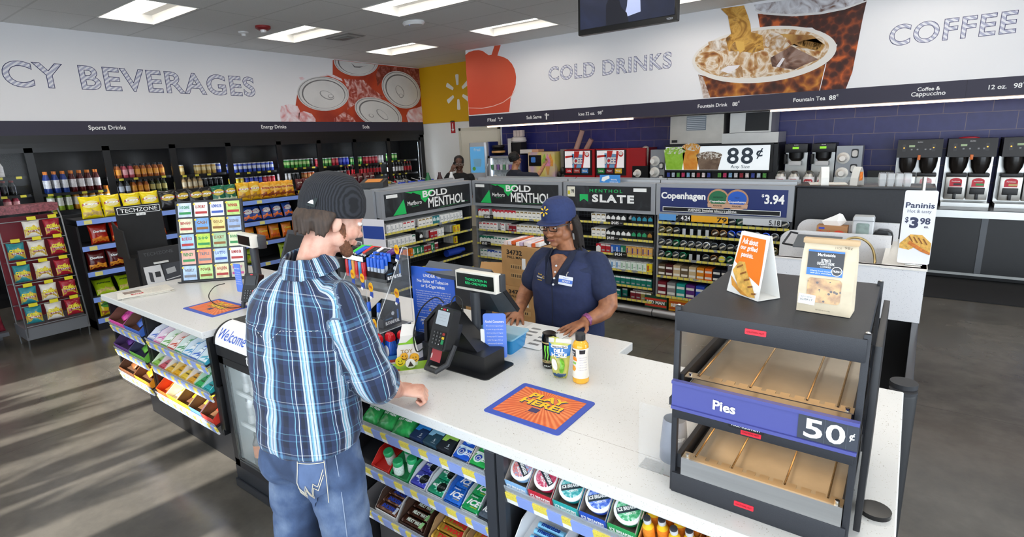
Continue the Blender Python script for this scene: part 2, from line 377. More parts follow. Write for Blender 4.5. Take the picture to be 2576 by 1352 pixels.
# --- wall prints: pixels of the photo projected onto their own wall
def wp(name,pts,parent,mat,plane,off):
 k={'x':XA+off}if plane=='A' else{'y':YS-off}
 q=[P(px,py,**k)for px,py in pts]
 mb=MB();mb.prism(q,(.0008,0,0)if plane=='A' else(0,-.0008,0));return mb.build(name,mat,parent,smooth=0)
def swirl(name,stops,sc=3,dist=1.5,det=6,vor=0,vs=8):
 g=G(name);co=g.coord('Object');f=g.n('TexNoise',{0:co,'Scale':sc,'Detail':det,'Distortion':dist}).outputs[0]
 if vor:
  v=g.n('TexVoronoi',{0:co,'Scale':vs,'Randomness':1}).outputs[0];f=g.math('ADD',g.math('MULTIPLY',f,1-vor),g.math('MULTIPLY',v,vor))
 g.set('Base Color',g.ramp(f,[(p,lin(c))for p,c in stops]));g.set('Roughness',.6);return g.m
clip=lambda pts:pts
# red cans on ice, left wall
K=lambda x,y:(660+x/6.133,120+y/6.133)
red=swirl('can_red',[(.3,'#8f2a1c'),(.5,'#b8401f'),(.7,'#c24a2e')],1.5,.5)
icer=swirl('ice_red',[(.3,'#8c2c27'),(.45,'#a8493a'),(.55,'#c98a84'),(.7,'#e7cfd0')],5,2.2)
icep=swirl('ice_pale',[(.35,'#d98f8f'),(.5,'#e6c6cb'),(.62,'#efe2e6')],4,2.)
cans=tag(wp('mural_print',[K(*p)for p in((1085,195),(1110,185),(1780,258),(2420,325),(2470,1150),(560,1148),(500,980),(540,700),(640,520),(760,470),(900,440),(1085,430))],None,red,'A',.0012),'printed mural of red drink cans in ice on the left wall','mural')
wp('ice',[K(*p)for p in((1260,480),(1560,500),(1700,640),(1880,760),(1800,800),(1500,790),(1420,880),(1310,960),(1330,700))],cans,icer,'A',.0022)
wp('ice',[K(*p)for p in((1800,280),(2420,330),(2440,640),(2380,560),(2150,380),(1900,420),(1780,600),(1750,430))],cans,swirl('ice_dark',[(.35,'#6d2519'),(.5,'#8a3a2c'),(.65,'#b07068')],6,2),'A',.0022)
for pts,mt in((((290,900),(420,870),(540,900),(580,980),(560,1148),(290,1148),(270,1020)),icep),(((560,1010),(640,980),(760,1020),(820,1100),(820,1148),(560,1148)),icep),(((2260,960),(2380,930),(2470,900),(2480,1150),(2250,1150),(2220,1050)),icep),(((560,460),(620,450),(660,480),(600,510)),icep),(((980,420),(1100,420),(1220,480),(1240,520),(1060,450)),icep),(((1110,1090),(1260,990),(1400,1080),(1440,1148),(1110,1148)),icer)):wp('ice',[K(*p)for p in pts],cans,mt,'A',.003)
lid1,lid2,lid3=M('#8f8f90',.45,n=.12,ns=3),M('#d9d8d7',.45,n=.06,ns=3),M('#6c6a6c',.5,n=.2,ns=5)
for cx,cy,a,b,r in((935,710,400,265,.08),(1445,215,345,225,.1),(2140,650,330,255,.72),(1790,1010,385,215,.38)):
 lim=1150
 def E(k,t=36,dx=0,dy=0):return[K(max(x,0),min(max(y,190+(x-1110)*.108 if x>1000 else 0),1148))for x,y in ell(cx+dx,cy+dy,a*k,b*k,t,r)]
 wp('can_lid',E(1),cans,lid2,'A',.004);wp('can_rim',E(.955),cans,lid1,'A',.0046);wp('can_rim',E(.93,dx=4,dy=3),cans,lid2,'A',.0052)
 wp('can_rim',E(.84,dx=8,dy=6),cans,lid3,'A',.0058);wp('can_lid',E(.80,dx=14,dy=12),cans,lid2,'A',.0064)
 if cy>300:
  q=ell(cx+60*(1 if r<.6 else-.3),cy+25,a*.30,b*.22,20,r+.35);wp('pull_tab',[K(x,min(y,1146))for x,y in q],cans,lid1,'A',.007)
  q=ell(cx+64*(1 if r<.6 else-.3),cy+22,a*.27,b*.18,20,r+.35);wp('pull_tab',[K(x,min(y,1144))for x,y in q],cans,lid2,'A',.0076)
  q=ell(cx+(120 if r<.3 else-110 if r<.6 else 0),cy+(40 if r<.6 else 95),a*.11,b*.12,16,r);wp('pull_tab',[K(x,min(y,1142))for x,y in q],cans,lid1,'A',.0082)
  q=ell(cx+(120 if r<.3 else-110 if r<.6 else 0),cy+(36 if r<.6 else 91),a*.085,b*.09,16,r);wp('pull_tab',[K(x,min(y,1140))for x,y in q],cans,lid2,'A',.0088)
 else:wp('pull_tab',[K(*p)for p in((1370,235),(1430,290),(1560,290),(1660,262),(1500,310),(1420,305))],cans,lid3,'A',.007)
K2=lambda x,y:(1160+x/4.77,100+y/4.77)
redc=swirl('slush_red',[(.25,'#d2492a'),(.75,'#dc5a3a')],.8,.3)
cup=tag(wp('mural_print',[K2(*p)for p in((50,185),(90,150),(150,130),(210,125),(260,135),(300,165),(330,185),(365,180),(400,72),(475,64),(435,190),(500,205),(560,235),(610,290),(640,350),(655,410),(660,450),(655,540),(635,600),(605,670),(585,868),(95,905))],None,redc,'B',.0012),'printed mural of a red slush cup at the left end of the soffit','mural')
wp('cup_rim',[K2(*p)for p in((85,815),(250,820),(380,795),(500,750),(600,675),(650,600),(655,600),(606,683),(502,757),(382,803),(250,828),(87,822))],cup,M('#f1c3b4',.5),'B',.002)
wp('cup_gloss',[K2(*p)for p in((596,690),(608,672),(592,868),(576,868))],cup,M('#f4e4e6',.5),'B',.002)
# cola cups with pouring drink
K3=lambda x,y:(1700+x/4.954,y/4.954)
cola=swirl('cola',[(.28,'#2c1108'),(.42,'#4d200d'),(.52,'#7a3a12'),(.6,'#a8611d'),(.7,'#d08a35')],3.2,1.6,7,.35,11)
colad=swirl('cola_dark',[(.3,'#2a0e07'),(.5,'#451a0c'),(.62,'#8a3d12'),(.7,'#c25a1e')],4,1,5,.4,13)
icec=swirl('ice_cola',[(.2,'#5f3212'),(.36,'#9a5f28'),(.46,'#c49a68'),(.55,'#e8dccb'),(.64,'#b58a52'),(.75,'#f3ece2')],3.2,3.2,7,.3,8)
cola_m=tag(wp('mural_print',[K3(*p)for p in((1020,170),(1500,205),(2000,130),(2240,66),(2390,-30),(2330,230),(2200,900),(2120,1105),(1780,1130),(1870,780),(2015,560),(1700,345),(1050,345))],None,colad,'B',.0012),'printed mural of iced cola cups with cola pouring in on the soffit','mural')
wp('cup_foam',[K3(*p)for p in((975,60),(1500,-20),(2390,-60),(2330,20),(2100,110),(1800,165),(1450,195),(1100,175),(1000,130))],cola_m,swirl('foam',[(.3,'#6c4a3a'),(.45,'#b9b4b8'),(.65,'#dcdce0')],5,2),'B',.002)
wp('cup_rim',[K3(*p)for p in((985,110),(1100,155),(1450,178),(1800,150),(2100,95),(2380,0),(2380,18),(2110,118),(1810,178),(1450,205),(1090,180),(990,135))],cola_m,M('#dcdad9',.5),'B',.0028)
wp('cup_body',[K3(*p)for p in((280,930),(600,1000),(1000,1020),(1400,965),(1750,860),(1875,780),(1790,1132),(350,1222))],cola_m,cola,'B',.0034)
wp('cup_frost',[K3(*p)for p in((285,930),(340,965),(430,1216),(345,1222))],cola_m,swirl('frost',[(.35,'#9c7a66'),(.6,'#d9cdc6')],14,1),'B',.004)
wp('cup_edge',[K3(*p)for p in((1868,790),(1878,790),(1796,1130),(1788,1130))],cola_m,WHITE,'B',.004)
wp('cup_rim',[K3(*p)for p in ell(1105,680,905,345,48,-.115)],cola_m,M('#e6e1da',.5),'B',.0046)
wp('cola_surface',[K3(*p)for p in ell(1075,668,840,292,48,-.115)],cola_m,icec,'B',.0052)
ice=swirl('ice_cube',[(.3,'#8b5a2e'),(.45,'#b79062'),(.58,'#d9cfc4'),(.72,'#f1ebe4')],4,2.5)
for pts,mt in((((1290,420),(1700,440),(1860,560),(1800,640),(1700,620),(1450,560),(1420,500)),swirl('amber',[(.35,'#7b4b1c'),(.6,'#c99a4e')],3,1)),(((550,880),(640,815),(800,805),(830,850),(840,960),(540,950)),ice),(((1180,720),(1440,575),(1780,740),(1620,800),(1480,870),(1200,830)),swirl('ice_brown',[(.35,'#3d2015'),(.5,'#7d5a48'),(.65,'#a88f84')],3,1.5)),(((1120,470),(1190,405),(1290,420),(1430,560),(1330,620),(1180,620),(1110,560)),ice),(((400,520),(520,500),(650,520),(660,620),(520,640),(420,600)),ice),(((1420,570),(1600,500),(1750,480),(1840,550),(1760,620),(1620,630)),ice)):
 wp('ice_cube',[K3(*p)for p in pts],cola_m,mt,'B',.0058)
wp('ice_face',[K3(*p)for p in((560,880),(650,820),(800,812),(770,850),(650,915))],cola_m,M('#e9e4e6',.5),'B',.0064)
wp('ice_face',[K3(*p)for p in((1250,830),(1330,720),(1360,730),(1290,840))],cola_m,M('#e9e4e6',.5),'B',.0064)
amber=swirl('pour_amber',[(.28,'#5b3a10'),(.42,'#a87420'),(.55,'#d7a448'),(.66,'#8a5e2c'),(.78,'#e6c07a')],3.4,2.4)
wp('pour_stream',[K3(*p)for p in((560,108),(850,68),(900,200),(930,300),(940,400),(1080,440),(1100,620),(960,660),(800,640),(660,640),(620,480),(690,420),(650,200))],cola_m,amber,'B',.007)
wp('drop',[K3(*p)for p in((740,510),(850,520),(860,620),(800,660),(760,600))],cola_m,M('#e0b050',.5),'B',.0078)
# --- ceiling fixtures
LENS=M('#fff6ea',.5,emit=9);REFL=M('#e9e8e4',.45)
for i,(x,y)in enumerate(FIX):
 lb='recessed ceiling light '+('nearest the yellow wall corner' if i==4 else 'one step from the left wall, %s from the back'%ORD[4-i]if i<5 else 'in the %s row from the left wall, %s from the soffit'%(ORD[i//5],ORD[4-i%5]))
 o=T('ceiling_light',lb,'ceiling light',(x,y,ZC),group='recessed ceiling lights')
 L,Wd,D=1.24,.64,.1
 mb=MB()
 for a,b in(((0,0),(L,.012)),((0,Wd-.012),(L,Wd)),((0,.012),(.012,Wd-.012)),((L-.012,.012),(L,Wd-.012))):mb.box((a[0],a[1],-.004),(b[0],b[1],.004))
 mb.build('frame',REFL,o,smooth=0)
 mb=MB();q=lambda k,z:[(k,k,z),(L-k,k,z),(L-k,Wd-k,z),(k,Wd-k,z)]
 mb.loft([q(.006,0),q(.03,D)],cap=(False,False));mb.face(q(.03,D));mb.build('reflector',REFL,o,smooth=0)
 mb=MB();n=6;mb.loft([[(xx,.12+.34*k/n,.055+(.02 if 0<k<n else.03))for k in range(n+1)]+[(xx,.46,.095),(xx,.12,.095)]for xx in(.03,L-.03)]);mb.build('lens',LENS,o,smooth=0)
ZT=.94
def quartz(name='white_quartz',base='#dddddb',spk=('#98938a','#c6c3ba')):
 g=G(name);co=g.coord('Object')
 v=g.n('TexVoronoi',{0:co,'Scale':70});d=v.outputs['Distance'];n=g.n('TexNoise',{0:co,'Scale':25,'Detail':2}).outputs[0]
 m=g.math('MULTIPLY',g.math('LESS_THAN',d,.13),g.math('GREATER_THAN',n,.56))
 v2=g.n('TexVoronoi',{0:co,'Scale':160}).outputs['Distance'];n2=g.n('TexNoise',{0:co,'Scale':60}).outputs[0]
 m2=g.math('MULTIPLY',g.math('LESS_THAN',v2,.22),g.math('GREATER_THAN',n2,.5))
 c=g.mix(m2,lin(base),lin(spk[1]));c=g.mix(m,c,lin(spk[0]));g.set('Base Color',c);g.set('Roughness',.22);return g.m
QZ=quartz()
MBLK=M('#121316',.38,n=.15,ns=12);MBLK2=M('#1b1c20',.42,n=.1,ns=8)
ct=T('sales_counter','long white-topped black sales counter with candy shelves along its front','counter',(0,0,0))
top=[(-4.447,1.2),(-2.965,1.2),(-2.965,1.78),(-1.83,1.78),(-1.83,1.2),(.058,1.2),(.058,2.263),(-.35,2.263),(-.35,2.075),(-.967,2.075),(-.967,2.221),(-4.42,2.221)]
mb=MB();mb.prism([(x,y,.9)for x,y in top],(0,0,.04));o=mb.build('worktop',QZ,ct,smooth=0)
bv=o.modifiers.new('b','BEVEL');bv.width=.004;bv.segments=2
mb=MB()
for x in(-4.42,-3.85,-3.81,-2.99,-1.80,-1.03,-.985,.0):mb.box((x,1.225,.32),(x+.03,2.1,.9))
mb.box((-4.42,1.60,.1),(-2.97,1.63,.9));mb.box((-1.83,1.60,.1),(.03,1.63,.9))
mb.box((-4.40,1.357,0),(-2.97,2.08,.335));mb.box((-1.83,1.357,0),(.03,2.05,.335));mb.box((-2.97,1.8,0),(-1.83,2.15,.9))
mb.box((-4.42,2.06,.0),(-1.0,2.1,.9));mb.box((-.96,2.02,0),(.03,2.05,.9))
mb.build('carcass',MBLK,ct,smooth=0)
def rail_mat(n,ph=.2):
 g=G('price_rail_%d'%n);s=g.n('SeparateXYZ',{0:g.n('TexCoord').outputs['Generated']})
 fx=g.math('FRACT',g.math('ADD',g.math('MULTIPLY',s.outputs[0],n),ph))
 wob=g.math('SINE',g.math('MULTIPLY',g.math('FLOOR',g.math('ADD',g.math('MULTIPLY',s.outputs[0],n),ph)),2.4))
 lab=g.math('LESS_THAN',fx,g.math('ADD',.42,g.math('MULTIPLY',wob,.12)))
 up=g.math('GREATER_THAN',s.outputs[2],.42)
 tn=g.math('LESS_THAN',g.n('TexNoise',{0:g.coord('Object',scale=(1,1,1)),'Scale':420}).outputs[0],.42)
 yel=g.mix(g.math('MULTIPLY',tn,.5),lin('#f0dd5c'),lin('#9c8c30'));c=g.mix(up,lin('#f1f1ee'),yel)
 g.set('Base Color',g.mix(lab,lin('#8fa6e6'),c));g.set('Roughness',.3);return g.m
TILT=math.radians(17)
BAYS={'end':(-4.39,-3.86,(.735,.555,.378)),'left':(-3.78,-3.0,(.735,.567,.37)),'gum':(-1.77,-1.035,(.80,.605,.40)),'mint':(-.955,-.005,(.78,.56))}
glass_lip=M('#cfd6dc',.08,alpha=.35,spec=.6)
for b,(x0,x1,zs)in BAYS.items():
 for k,z in enumerate(zs):
  sh=MB().box((0,0,-.008),(x1-x0,.40,0)).build('shelf',MBLK2,ct,(x0,1.205,z),(TILT,0,0),smooth=0)
  MB().box((0,-.008,-.052),(x1-x0,0,-.006)).build('price_rail',rail_mat(int((x1-x0)/.105)+k,.13*k),sh,(0,0,0),smooth=0)
  MB().box((0,-.004,-.004),(x1-x0,-.001,.022)).build('clear_lip',glass_lip,sh,smooth=0)
MB().cyl((0,0,0),(0,0,.004),.03,seg=20).build('cable_grommet',BLACK,ct,(-4.28,1.80,ZT))
MB().box((-1.03,1.195,.1),(-.99,1.225,.9)).box((-.985,1.2,.1),(-.955,1.225,.9)).build('post',M('#4a4d54',.35,.6),ct,smooth=0)
def mat_print(name):
 g=G(name);s=g.n('SeparateXYZ',{0:g.n('TexCoord').outputs['Object']})
 ang=g.math('ARCTAN2',g.math('SUBTRACT',s.outputs[1],.03),s.outputs[0]);w_=g.math('SINE',g.math('MULTIPLY',ang,46))
 n=g.n('TexNoise',{0:g.coord('Object'),'Scale':14,'Detail':4}).outputs[0]
 c=g.ramp(g.math('ADD',g.math('MULTIPLY',w_,.25),n),[(.3,lin('#d9602c')),(.55,lin('#e8743a')),(.75,lin('#ee8f55'))]);g.set('Base Color',c);g.set('Roughness',.5);return g.m
MORG=mat_print('orange_print');MBLUE=M('#3b56b8',.55)
PLAYY,PLAYS=M('#f2c51e',.5),M('#3d3564',.5)
def play_mat(cx,cy,rz,label,w_=.315,h_=.262):
 t=T('counter_mat',label,'counter mat',(cx,cy,ZT),rz,'lottery mats on the counter');f=Matrix.Identity(4)
 MB().prism([(x,y,0)for x,y in rrect(w_,h_,.012)],(0,0,.003)).build('border',MBLUE,t,smooth=0)
 MB().prism([(x,y,.003)for x,y in rrect(w_-.05,h_-.05,.002)],(0,0,.0006)).build('print',MORG,t,smooth=0)
 for s,y,wd in(('PLAY',.058,.15),('HERE!',.012,.17)):
  text(s,PLAYS,f,wd,.04,t,bold=.05,at=(.004,y-.005),off=.0042);text(s,PLAYY,f,wd,.04,t,bold=.04,at=(0,y),off=.0048)
 MB().box((-.018,-.05,.0036),(.018,-.022,.0044)).build('crest',PLAYS,t,smooth=0)
 text('LOTTERY',PLAYS,f,.045,.005,t,at=(0,-.058),off=.0042)
play_mat(-.993,1.471,0,'blue-bordered orange PLAY HERE mat lying in front of the juice bottle')
play_mat(-3.366,1.469,.03,'blue-bordered orange mat lying behind the welcome cooler, near the newspapers',.36,.23)
# ---------------------------------------------------------------- glass door merchandiser
CX0,CX1,CY0,CY1=-2.95,-1.85,1.25,1.76
fr=T('countertop_cooler','black glass-door drinks cooler with a white Welcome header built into the counter','cooler',(CX0,CY0,0))
Wc,Dc=CX1-CX0,CY1-CY0
mb=MB();mb.box((0,.03,.0),(.035,Dc,.93)).box((Wc-.035,.03,0),(Wc,Dc,.93)).box((.035,Dc-.03,0),(Wc-.035,Dc,.93)).box((.035,.03,0),(Wc-.035,Dc-.03,.12)).box((.035,.1,.905),(Wc-.035,Dc-.03,.93))
mb.build('cabinet',MBLK2,fr,smooth=0)
MB().box((0,0,.0),(Wc,.03,.14),bev=.004).box((0,-.012,0),(Wc,0,.05),bev=.004).build('base_grille',M('#2a2d33',.35,.3),fr)
hdr=MB().box((0,0,.80),(Wc,.05,.87)).build('header',MBLK2,fr,smooth=0)
text('true',M('#e9e9ea',.3),FR((.55,0,.835)),wd=.15,parent=hdr,bold=.012,shear=.25,at=(-.16,0))
arc=[(.112*(1-math.cos(a))-.004,.865+.107*math.sin(a))for a in(k*PI/36 for k in range(19))]
mb=MB();mb.loft([[(x,y,z)for x in(.012,Wc-.012)]for y,z in arc],close=False,cap=(False,False));sg=mb.build('welcome_sign',M('#f3f3f6',.35),fr,smooth=60)
MB().prism([(0,y-.004,z+.002)for y,z in arc]+[(0,.11,.86),(0,.0,.86)],(.012,0,0)).build('end_cap',BLACK,fr,smooth=0)
MB().prism([(Wc-.012,y-.004,z+.002)for y,z in arc]+[(Wc-.012,.11,.86),(Wc-.012,.0,.86)],(.012,0,0)).build('end_cap',BLACK,fr,smooth=0)
MB().box((.0,.11,.93),(Wc,Dc,.972),bev=.004).build('top',M('#17181b',.5,n=.2,ns=30),fr)
L=[0]
for(y0,z0),(y1,z1)in zip(arc,arc[1:]):L.append(L[-1]+math.hypot(y1-y0,z1-z0))
def arcw(x,y,z):
 for i in range(len(L)-1):
  if y<=L[i+1]or i==len(L)-2:
   t=(y-L[i])/(L[i+1]-L[i]);a,b=arc[i],arc[i+1];return x,a[0]+(b[0]-a[0])*t-.004,a[1]+(b[1]-a[1])*t+.002
text('Welcome to Walmart',M('#2d57c0',.4),Matrix.Identity(4),wd=.64,ht=.062,parent=fr,shear=.28,at=(.36,.068),warp=arcw,bold=-.004,name='lettering')
GLS=M('#dfe9ea',.03,alpha=.16,spec=.6);WIRE=M('#eef2f2',.35)
ALU=M('#7b8084',.3,.8)
for k in range(2):
 x0,x1=(.02,.50)if k==0 else(.47,Wc-.02)
 d=MB().box((x0,-.004,.14),(x0+.05,.022,.80)).box((x1-.05,-.004,.14),(x1,.022,.80)).box((x0,-.004,.14),(x1,.022,.185)).box((x0,-.004,.76),(x1,.022,.80)).build('door',MBLK2,fr,smooth=0)
 mb=MB();a,b,c,e=x0+.05,x1-.05,.185,.76
 for i in(0,.014):mb.box((a+i,-.006,c+i),(a+i+.006,-.002,e-i)).box((b-i-.006,-.006,c+i),(b-i,-.002,e-i)).box((a+i,-.006,c+i),(b-i,-.002,c+i+.006))
 mb.build('trim',ALU,d,smooth=0)
 MB().box((a,.004,c),(b,.008,e)).build('glass',GLS,d,smooth=0)
MB().box((-.012,-.028,.36),(.02,-.004,.62),bev=.004).build('handle',BLACK,fr)
MB().box((.035,Dc-.045,.12),(Wc-.035,Dc-.032,.905)).box((.035,.03,.12),(.042,Dc-.04,.905)).box((Wc-.042,.03,.12),(Wc-.035,Dc-.04,.905)).box((.035,.03,.12),(Wc-.035,Dc-.04,.125)).build('liner',M('#cdd6d6',.45),fr,smooth=0)
SHZ=(.155,.385,.575,.745)
for z in SHZ[1:]:
 mb=MB()
 mb.box((.05,.045,z-.014),(Wc-.05,.055,z+.006))
 for k in range(12):mb.box((.05,.055+k*.033,z-.004),(Wc-.05,.06+k*.033,z))
 mb.build('wire_shelf',WIRE,fr,smooth=0)
MB().box((.06,.06,.88),(Wc-.06,.09,.895)).build('light_tube',M('#f2fbff',.5,emit=12),fr,smooth=0)
# cans inside
def can(name,label,body,band=None,r=.032,h=.157,top='#b9bcc0'):
 t=T(name,label,'can');p=[(r*.8,0),(r,.008),(r,h*.36),(r,h*.66),(r,h-.016),(r*.82,h-.003),(r*.82,h),(r*.74,h-.004)]
 mb=MB();mb.lathe(p,seg=16,ms=[0,0,1,0,2,2,2]);mb.build('body',[M(body,.3,.5),M(band or body,.3,.4),M(top,.25,.9)],t);return t
cw=can('drink_can','white energy drink can on the upper cooler shelf','#e6eaec','#c8ced2')
def put_cans(root,spots,z,lab,grp):
 first=True
 for i,(x,y)in enumerate(spots):
  l=lab%ORD[i]
  o=dup(root,(CX0+x,CY0+y,z),0,l,grp)
 return o
xs_=[.115+.078*k for k in range(5)]
put_cans(cw,[(x,.09)for x in xs_],SHZ[2]+.001,'white energy drink can, %s from left on upper shelf inside the counter cooler','white cans in the counter cooler')
put_cans(cw,[(x,.09)for x in xs_[:4]],SHZ[1]+.001,'white energy drink can, %s from left on middle shelf inside the counter cooler','white cans in the counter cooler')
ck=can('drink_can','dark energy drink can','#26282c','#3d4046');put_cans(ck,[(x,.09)for x in xs_[:3]],SHZ[3]+.001,'dark can, %s from left on the top shelf inside the counter cooler','dark cans in the counter cooler')
cb=can('drink_can','pale blue can','#8fb6d8','#c9dcea');put_cans(cb,[(xs_[4],.09)],SHZ[1]+.001,'pale blue can, the %s of its kind on the middle shelf inside the counter cooler',None)
def bottle(name,label,cat,liq,cap,lab,r=.031,h=.2,cap_r=.016,neck=.76,waist=.94):
 t=T(name,label,cat)
 p=[(r*.86,0),(r,.008),(r,h*.22),(r*waist,h*.26),(r*waist,h*.6),(r,h*.64),(r*.92,h*.7),(cap_r*.9,h*neck+.02),(cap_r*.88,h*.92)]
 mb=MB();mb.lathe(p,seg=14,ms=[0,0,0,1,1,0,0,0]);mb.build('body',[M(liq,.12,coat=.4),M(lab,.4)],t)
 MB().lathe([(cap_r,h*.9),(cap_r,h*.985),(cap_r*.9,h)],seg=14).build('cap',M(cap,.4),t);return t
b1=bottle('drink_bottle','x','bottle','#33170d','#141414','#e8842a');b2=bottle('drink_bottle','x','bottle','#24130c','#141414','#ecd23c')
b3=bottle('drink_bottle','x','bottle','#3a1d14','#e8e8e8','#d8452b')
put_cans(b1,[(x,.09)for x in(.115,.62,.70)],SHZ[0]-.03,'orange-labelled dark bottle, %s from left on the floor inside the counter cooler','dark bottles in the counter cooler')
put_cans(b2,[(x,.09)for x in(.195,.275)],SHZ[0]-.03,'yellow-labelled dark bottle, %s from left on the floor inside the counter cooler','dark bottles in the counter cooler')
put_cans(b3,[(x,.09)for x in(.355,.78,.86)],SHZ[0]-.03,'red-labelled dark bottle, %s from left on the floor inside the counter cooler','dark bottles in the counter cooler')
def drop(*roots):
 for r in roots:
  for c in list(r.children):
   for g in list(c.children):bpy.data.objects.remove(g)
   bpy.data.objects.remove(c)
  bpy.data.objects.remove(r)
drop(cw,ck,cb,b1,b2,b3)
# ---------------------------------------------------------------- pie warmer
wm=T('food_warmer','black two-shelf heated pie display on the right end of the counter','food warmer',(-.438,1.27,ZT))
WW_,WD=.40,.50
PB=M('#26282e',.5,n=.06,ns=300,bump=.08,bs=500);SSW=M('#b9b2a4',.36,.9,n=.12,ns=9);SSB=M('#d9dadb',.28,1,n=.05,ns=3,stretch=(1,1,30))
def box_t(a,b):return MB().box(a,b,bev=.002)
mb=MB();mb.box((0,0,0),(WW_,WD,.058),bev=.003);mb.build('base',PB,wm)
mb=MB();mb.box((0,0,.458),(WW_,WD,.511),bev=.003);mb.build('canopy',PB,wm)
# posts
for x in(-.006,WW_-.008):
 for y in(.006,WD-.02):
  p=MB().box((x,y,0),(x+.014,y+.016,.52),bev=.0015).build('post',PB,wm);MB().ball((x+.007,y+.008,.522),.005,sc=(1,1,.5)).build('screw',CHROME,p)
GL2=M('#e8e2d6',.03,alpha=.18,spec=.7)
for x in(.002,WW_-.006):MB().box((x,.03,.06),(x+.003,WD-.02,.455)).build('side_glass',GL2,wm,smooth=0)
MB().box((WW_+.012,.06,.02),(WW_+.026,WD-.05,.48),bev=.002).build('side_door',MBLK2,wm)
MB().box((.01,WD-.012,.06),(WW_-.01,WD-.006,.455)).build('back_glass',GL2,wm,smooth=0)
def tray(zf,ss):
 t=MB().box((.03,.03,zf-.012),(WW_-.012,WD-.04,zf-.006)).build('tray',SSW,wm,smooth=0)
 mb=MB();n=12;x0,x1=.024,WW_-.01;st_=(x1-x0)/n
 o=[(x0,0)]
 for k in range(1,n):xm=x0+k*st_;o+=[(xm-.006,.03),(xm-.006,.014),(xm+.004,.014),(xm+.004,.03)]
 o=[(x0,0),(x1,0),(x1,.03)]+[q for q in o[1:]][::-1]+[(x0,.03)]
 mb.prism([(x,.008+y,zf+.02)for x,y in o],(0,0,.0025));mb.build('notched_rail',M('#c7b79c',.3,.9),t,smooth=0)
 for x in(x0+.012,x1-.012):MB().cyl((x,.016,zf+.022),(x,.016,zf+.03),.005,seg=10).build('knob',CHROME,t)
 for k in(1,4,8,11)if ss else(1,5,9,11):xm=x0+k*st_-.001;MB().tube([(xm,.03,zf+.02),(xm,WD-.05,zf+.02)],.0025,6).build('divider_rod',M('#c9a878',.25,.9),t)
 for x in(.006,WW_-.014):MB().box((x,.02,zf-.02),(x+.012,WD-.02,zf+.02)).build('side_rail',PB,t,smooth=0)
 if ss:MB().box((x0,.002,zf-.028),(x1,.008,zf+.0225)).build('front_strip',SSB,t,smooth=0)
tray(.085,True);tray(.315,False)
mb=MB();mb.box((0,0,.218),(WW_,WD,.268),bev=.003);mid=mb.build('middle_canopy',PB,wm)
MB().box((0,.0,.268),(WW_,.012,.29)).build('upper_base',PB,wm,smooth=0)
sgn=MB().box((.008,-.038,.272),(WW_+.005,-.034,.336)).box((.008,-.044,.334),(WW_+.005,-.03,.342)).box((.008,-.044,.266),(WW_+.005,-.03,.274)).build('price_sign',M('#50559a',.35),wm,smooth=0)
MB().box((0,-.034,.27),(.01,0,.29)).box((WW_-.01,-.034,.27),(WW_,0,.29)).build('bracket',PB,wm,smooth=0)
MB().box((WW_-.108,-.0395,.275),(WW_+.005,-.038,.334)).build('price_panel',M('#3b404b',.4),sgn,smooth=0)
f=FR((0,-.0395,0))
text('Pies',WHITE,f,wd=.052,parent=sgn,bold=.03,at=(.135,.303));text('5',WHITE,f,ht=.045,wd=.036,parent=sgn,bold=.02,at=(WW_-.078,.304));text('0',WHITE,f,ht=.045,wd=.036,parent=sgn,bold=.02,at=(WW_-.036,.304));text('\u00a2',WHITE,f,ht=.02,parent=sgn,bold=.02,at=(WW_-.006,.306))
for x in(WW_-.057,WW_-.016):MB().box((x,-.0405,.276),(x+.0008,-.0394,.333)).build('divider',M('#59606c',.4),sgn,smooth=0)
REDL=M('#e0263a',.4);REDT=M('#8f0f1c',.5)
for x,z in((.185,.487),(.19,.23),(.185,.03)):
 l=MB().prism([FR((x,0,z))@Vector((a,b,0))for a,b in rrect(.046,.0135,.002)],(0,-.0015,0)).build('caution_label',REDL,wm,smooth=0)
 text('CAUTION HOT',REDT,FR((x,-.0015,z)),wd=.038,parent=l,bold=.02)
pl=MB().prism([FR((.178,0,.25))@Vector((a,b,0))for a,b in rrect(.082,.03,.005)],(0,-.002,0)).build('maker_plate',BLACK,wm,smooth=0)
text('FOOD EQUIPMENT',WHITE,FR((.178,-.002,.243)),wd=.066,parent=pl,bold=.015);MB().box((.145,-.003,.251),(.211,-.002,.258)).build('white_band',WHITE,pl,smooth=0)
for zc in(.452,.212):
 h=MB().box((.03,.1,zc),(WW_-.03,.13,zc+.005)).box((.03,.3,zc),(WW_-.03,.33,zc+.005)).build('heat_lamp',M('#ffd8a8',.5,emit=6),wm,smooth=0)
MB().cyl((WW_+.05,.19,.0),(WW_+.05,.19,.012),.035,seg=24).build('tongs_dish',M('#101012',.12),wm)
# black swing-gate post at the right end
gp=T('gate_post','thick black round post with a split cap beside the right end of the counter','post',(.064,2.62,0))
MB().lathe([(.05,0),(.05,.78),(.047,.79)],seg=28).build('pole',M('#1d1e21',.5,n=.1),gp)
MB().prism([(x,y,.792)for x,y in ell(0,.0,.05,.05,24)],(0,0,.012)).build('cap',M('#2b2c30',.6),gp);MB().prism([(x,y+.03,.805)for x,y in ell(0,0,.05,.05,24)],(0,0,.02)).build('cap',M('#2b2c30',.6),gp)
gt=T('swing_gate','black swing gate between the round post and the white panini counter','gate',(.085,2.68,0),-.02)
MB().box((-.012,0,.12),(.012,1.55,.62),bev=.004).build('panel',MBLK,gt);MB().box((-.018,0,.615),(.018,1.55,.645),bev=.006).build('top_rail',M('#2c2f35',.3),gt)
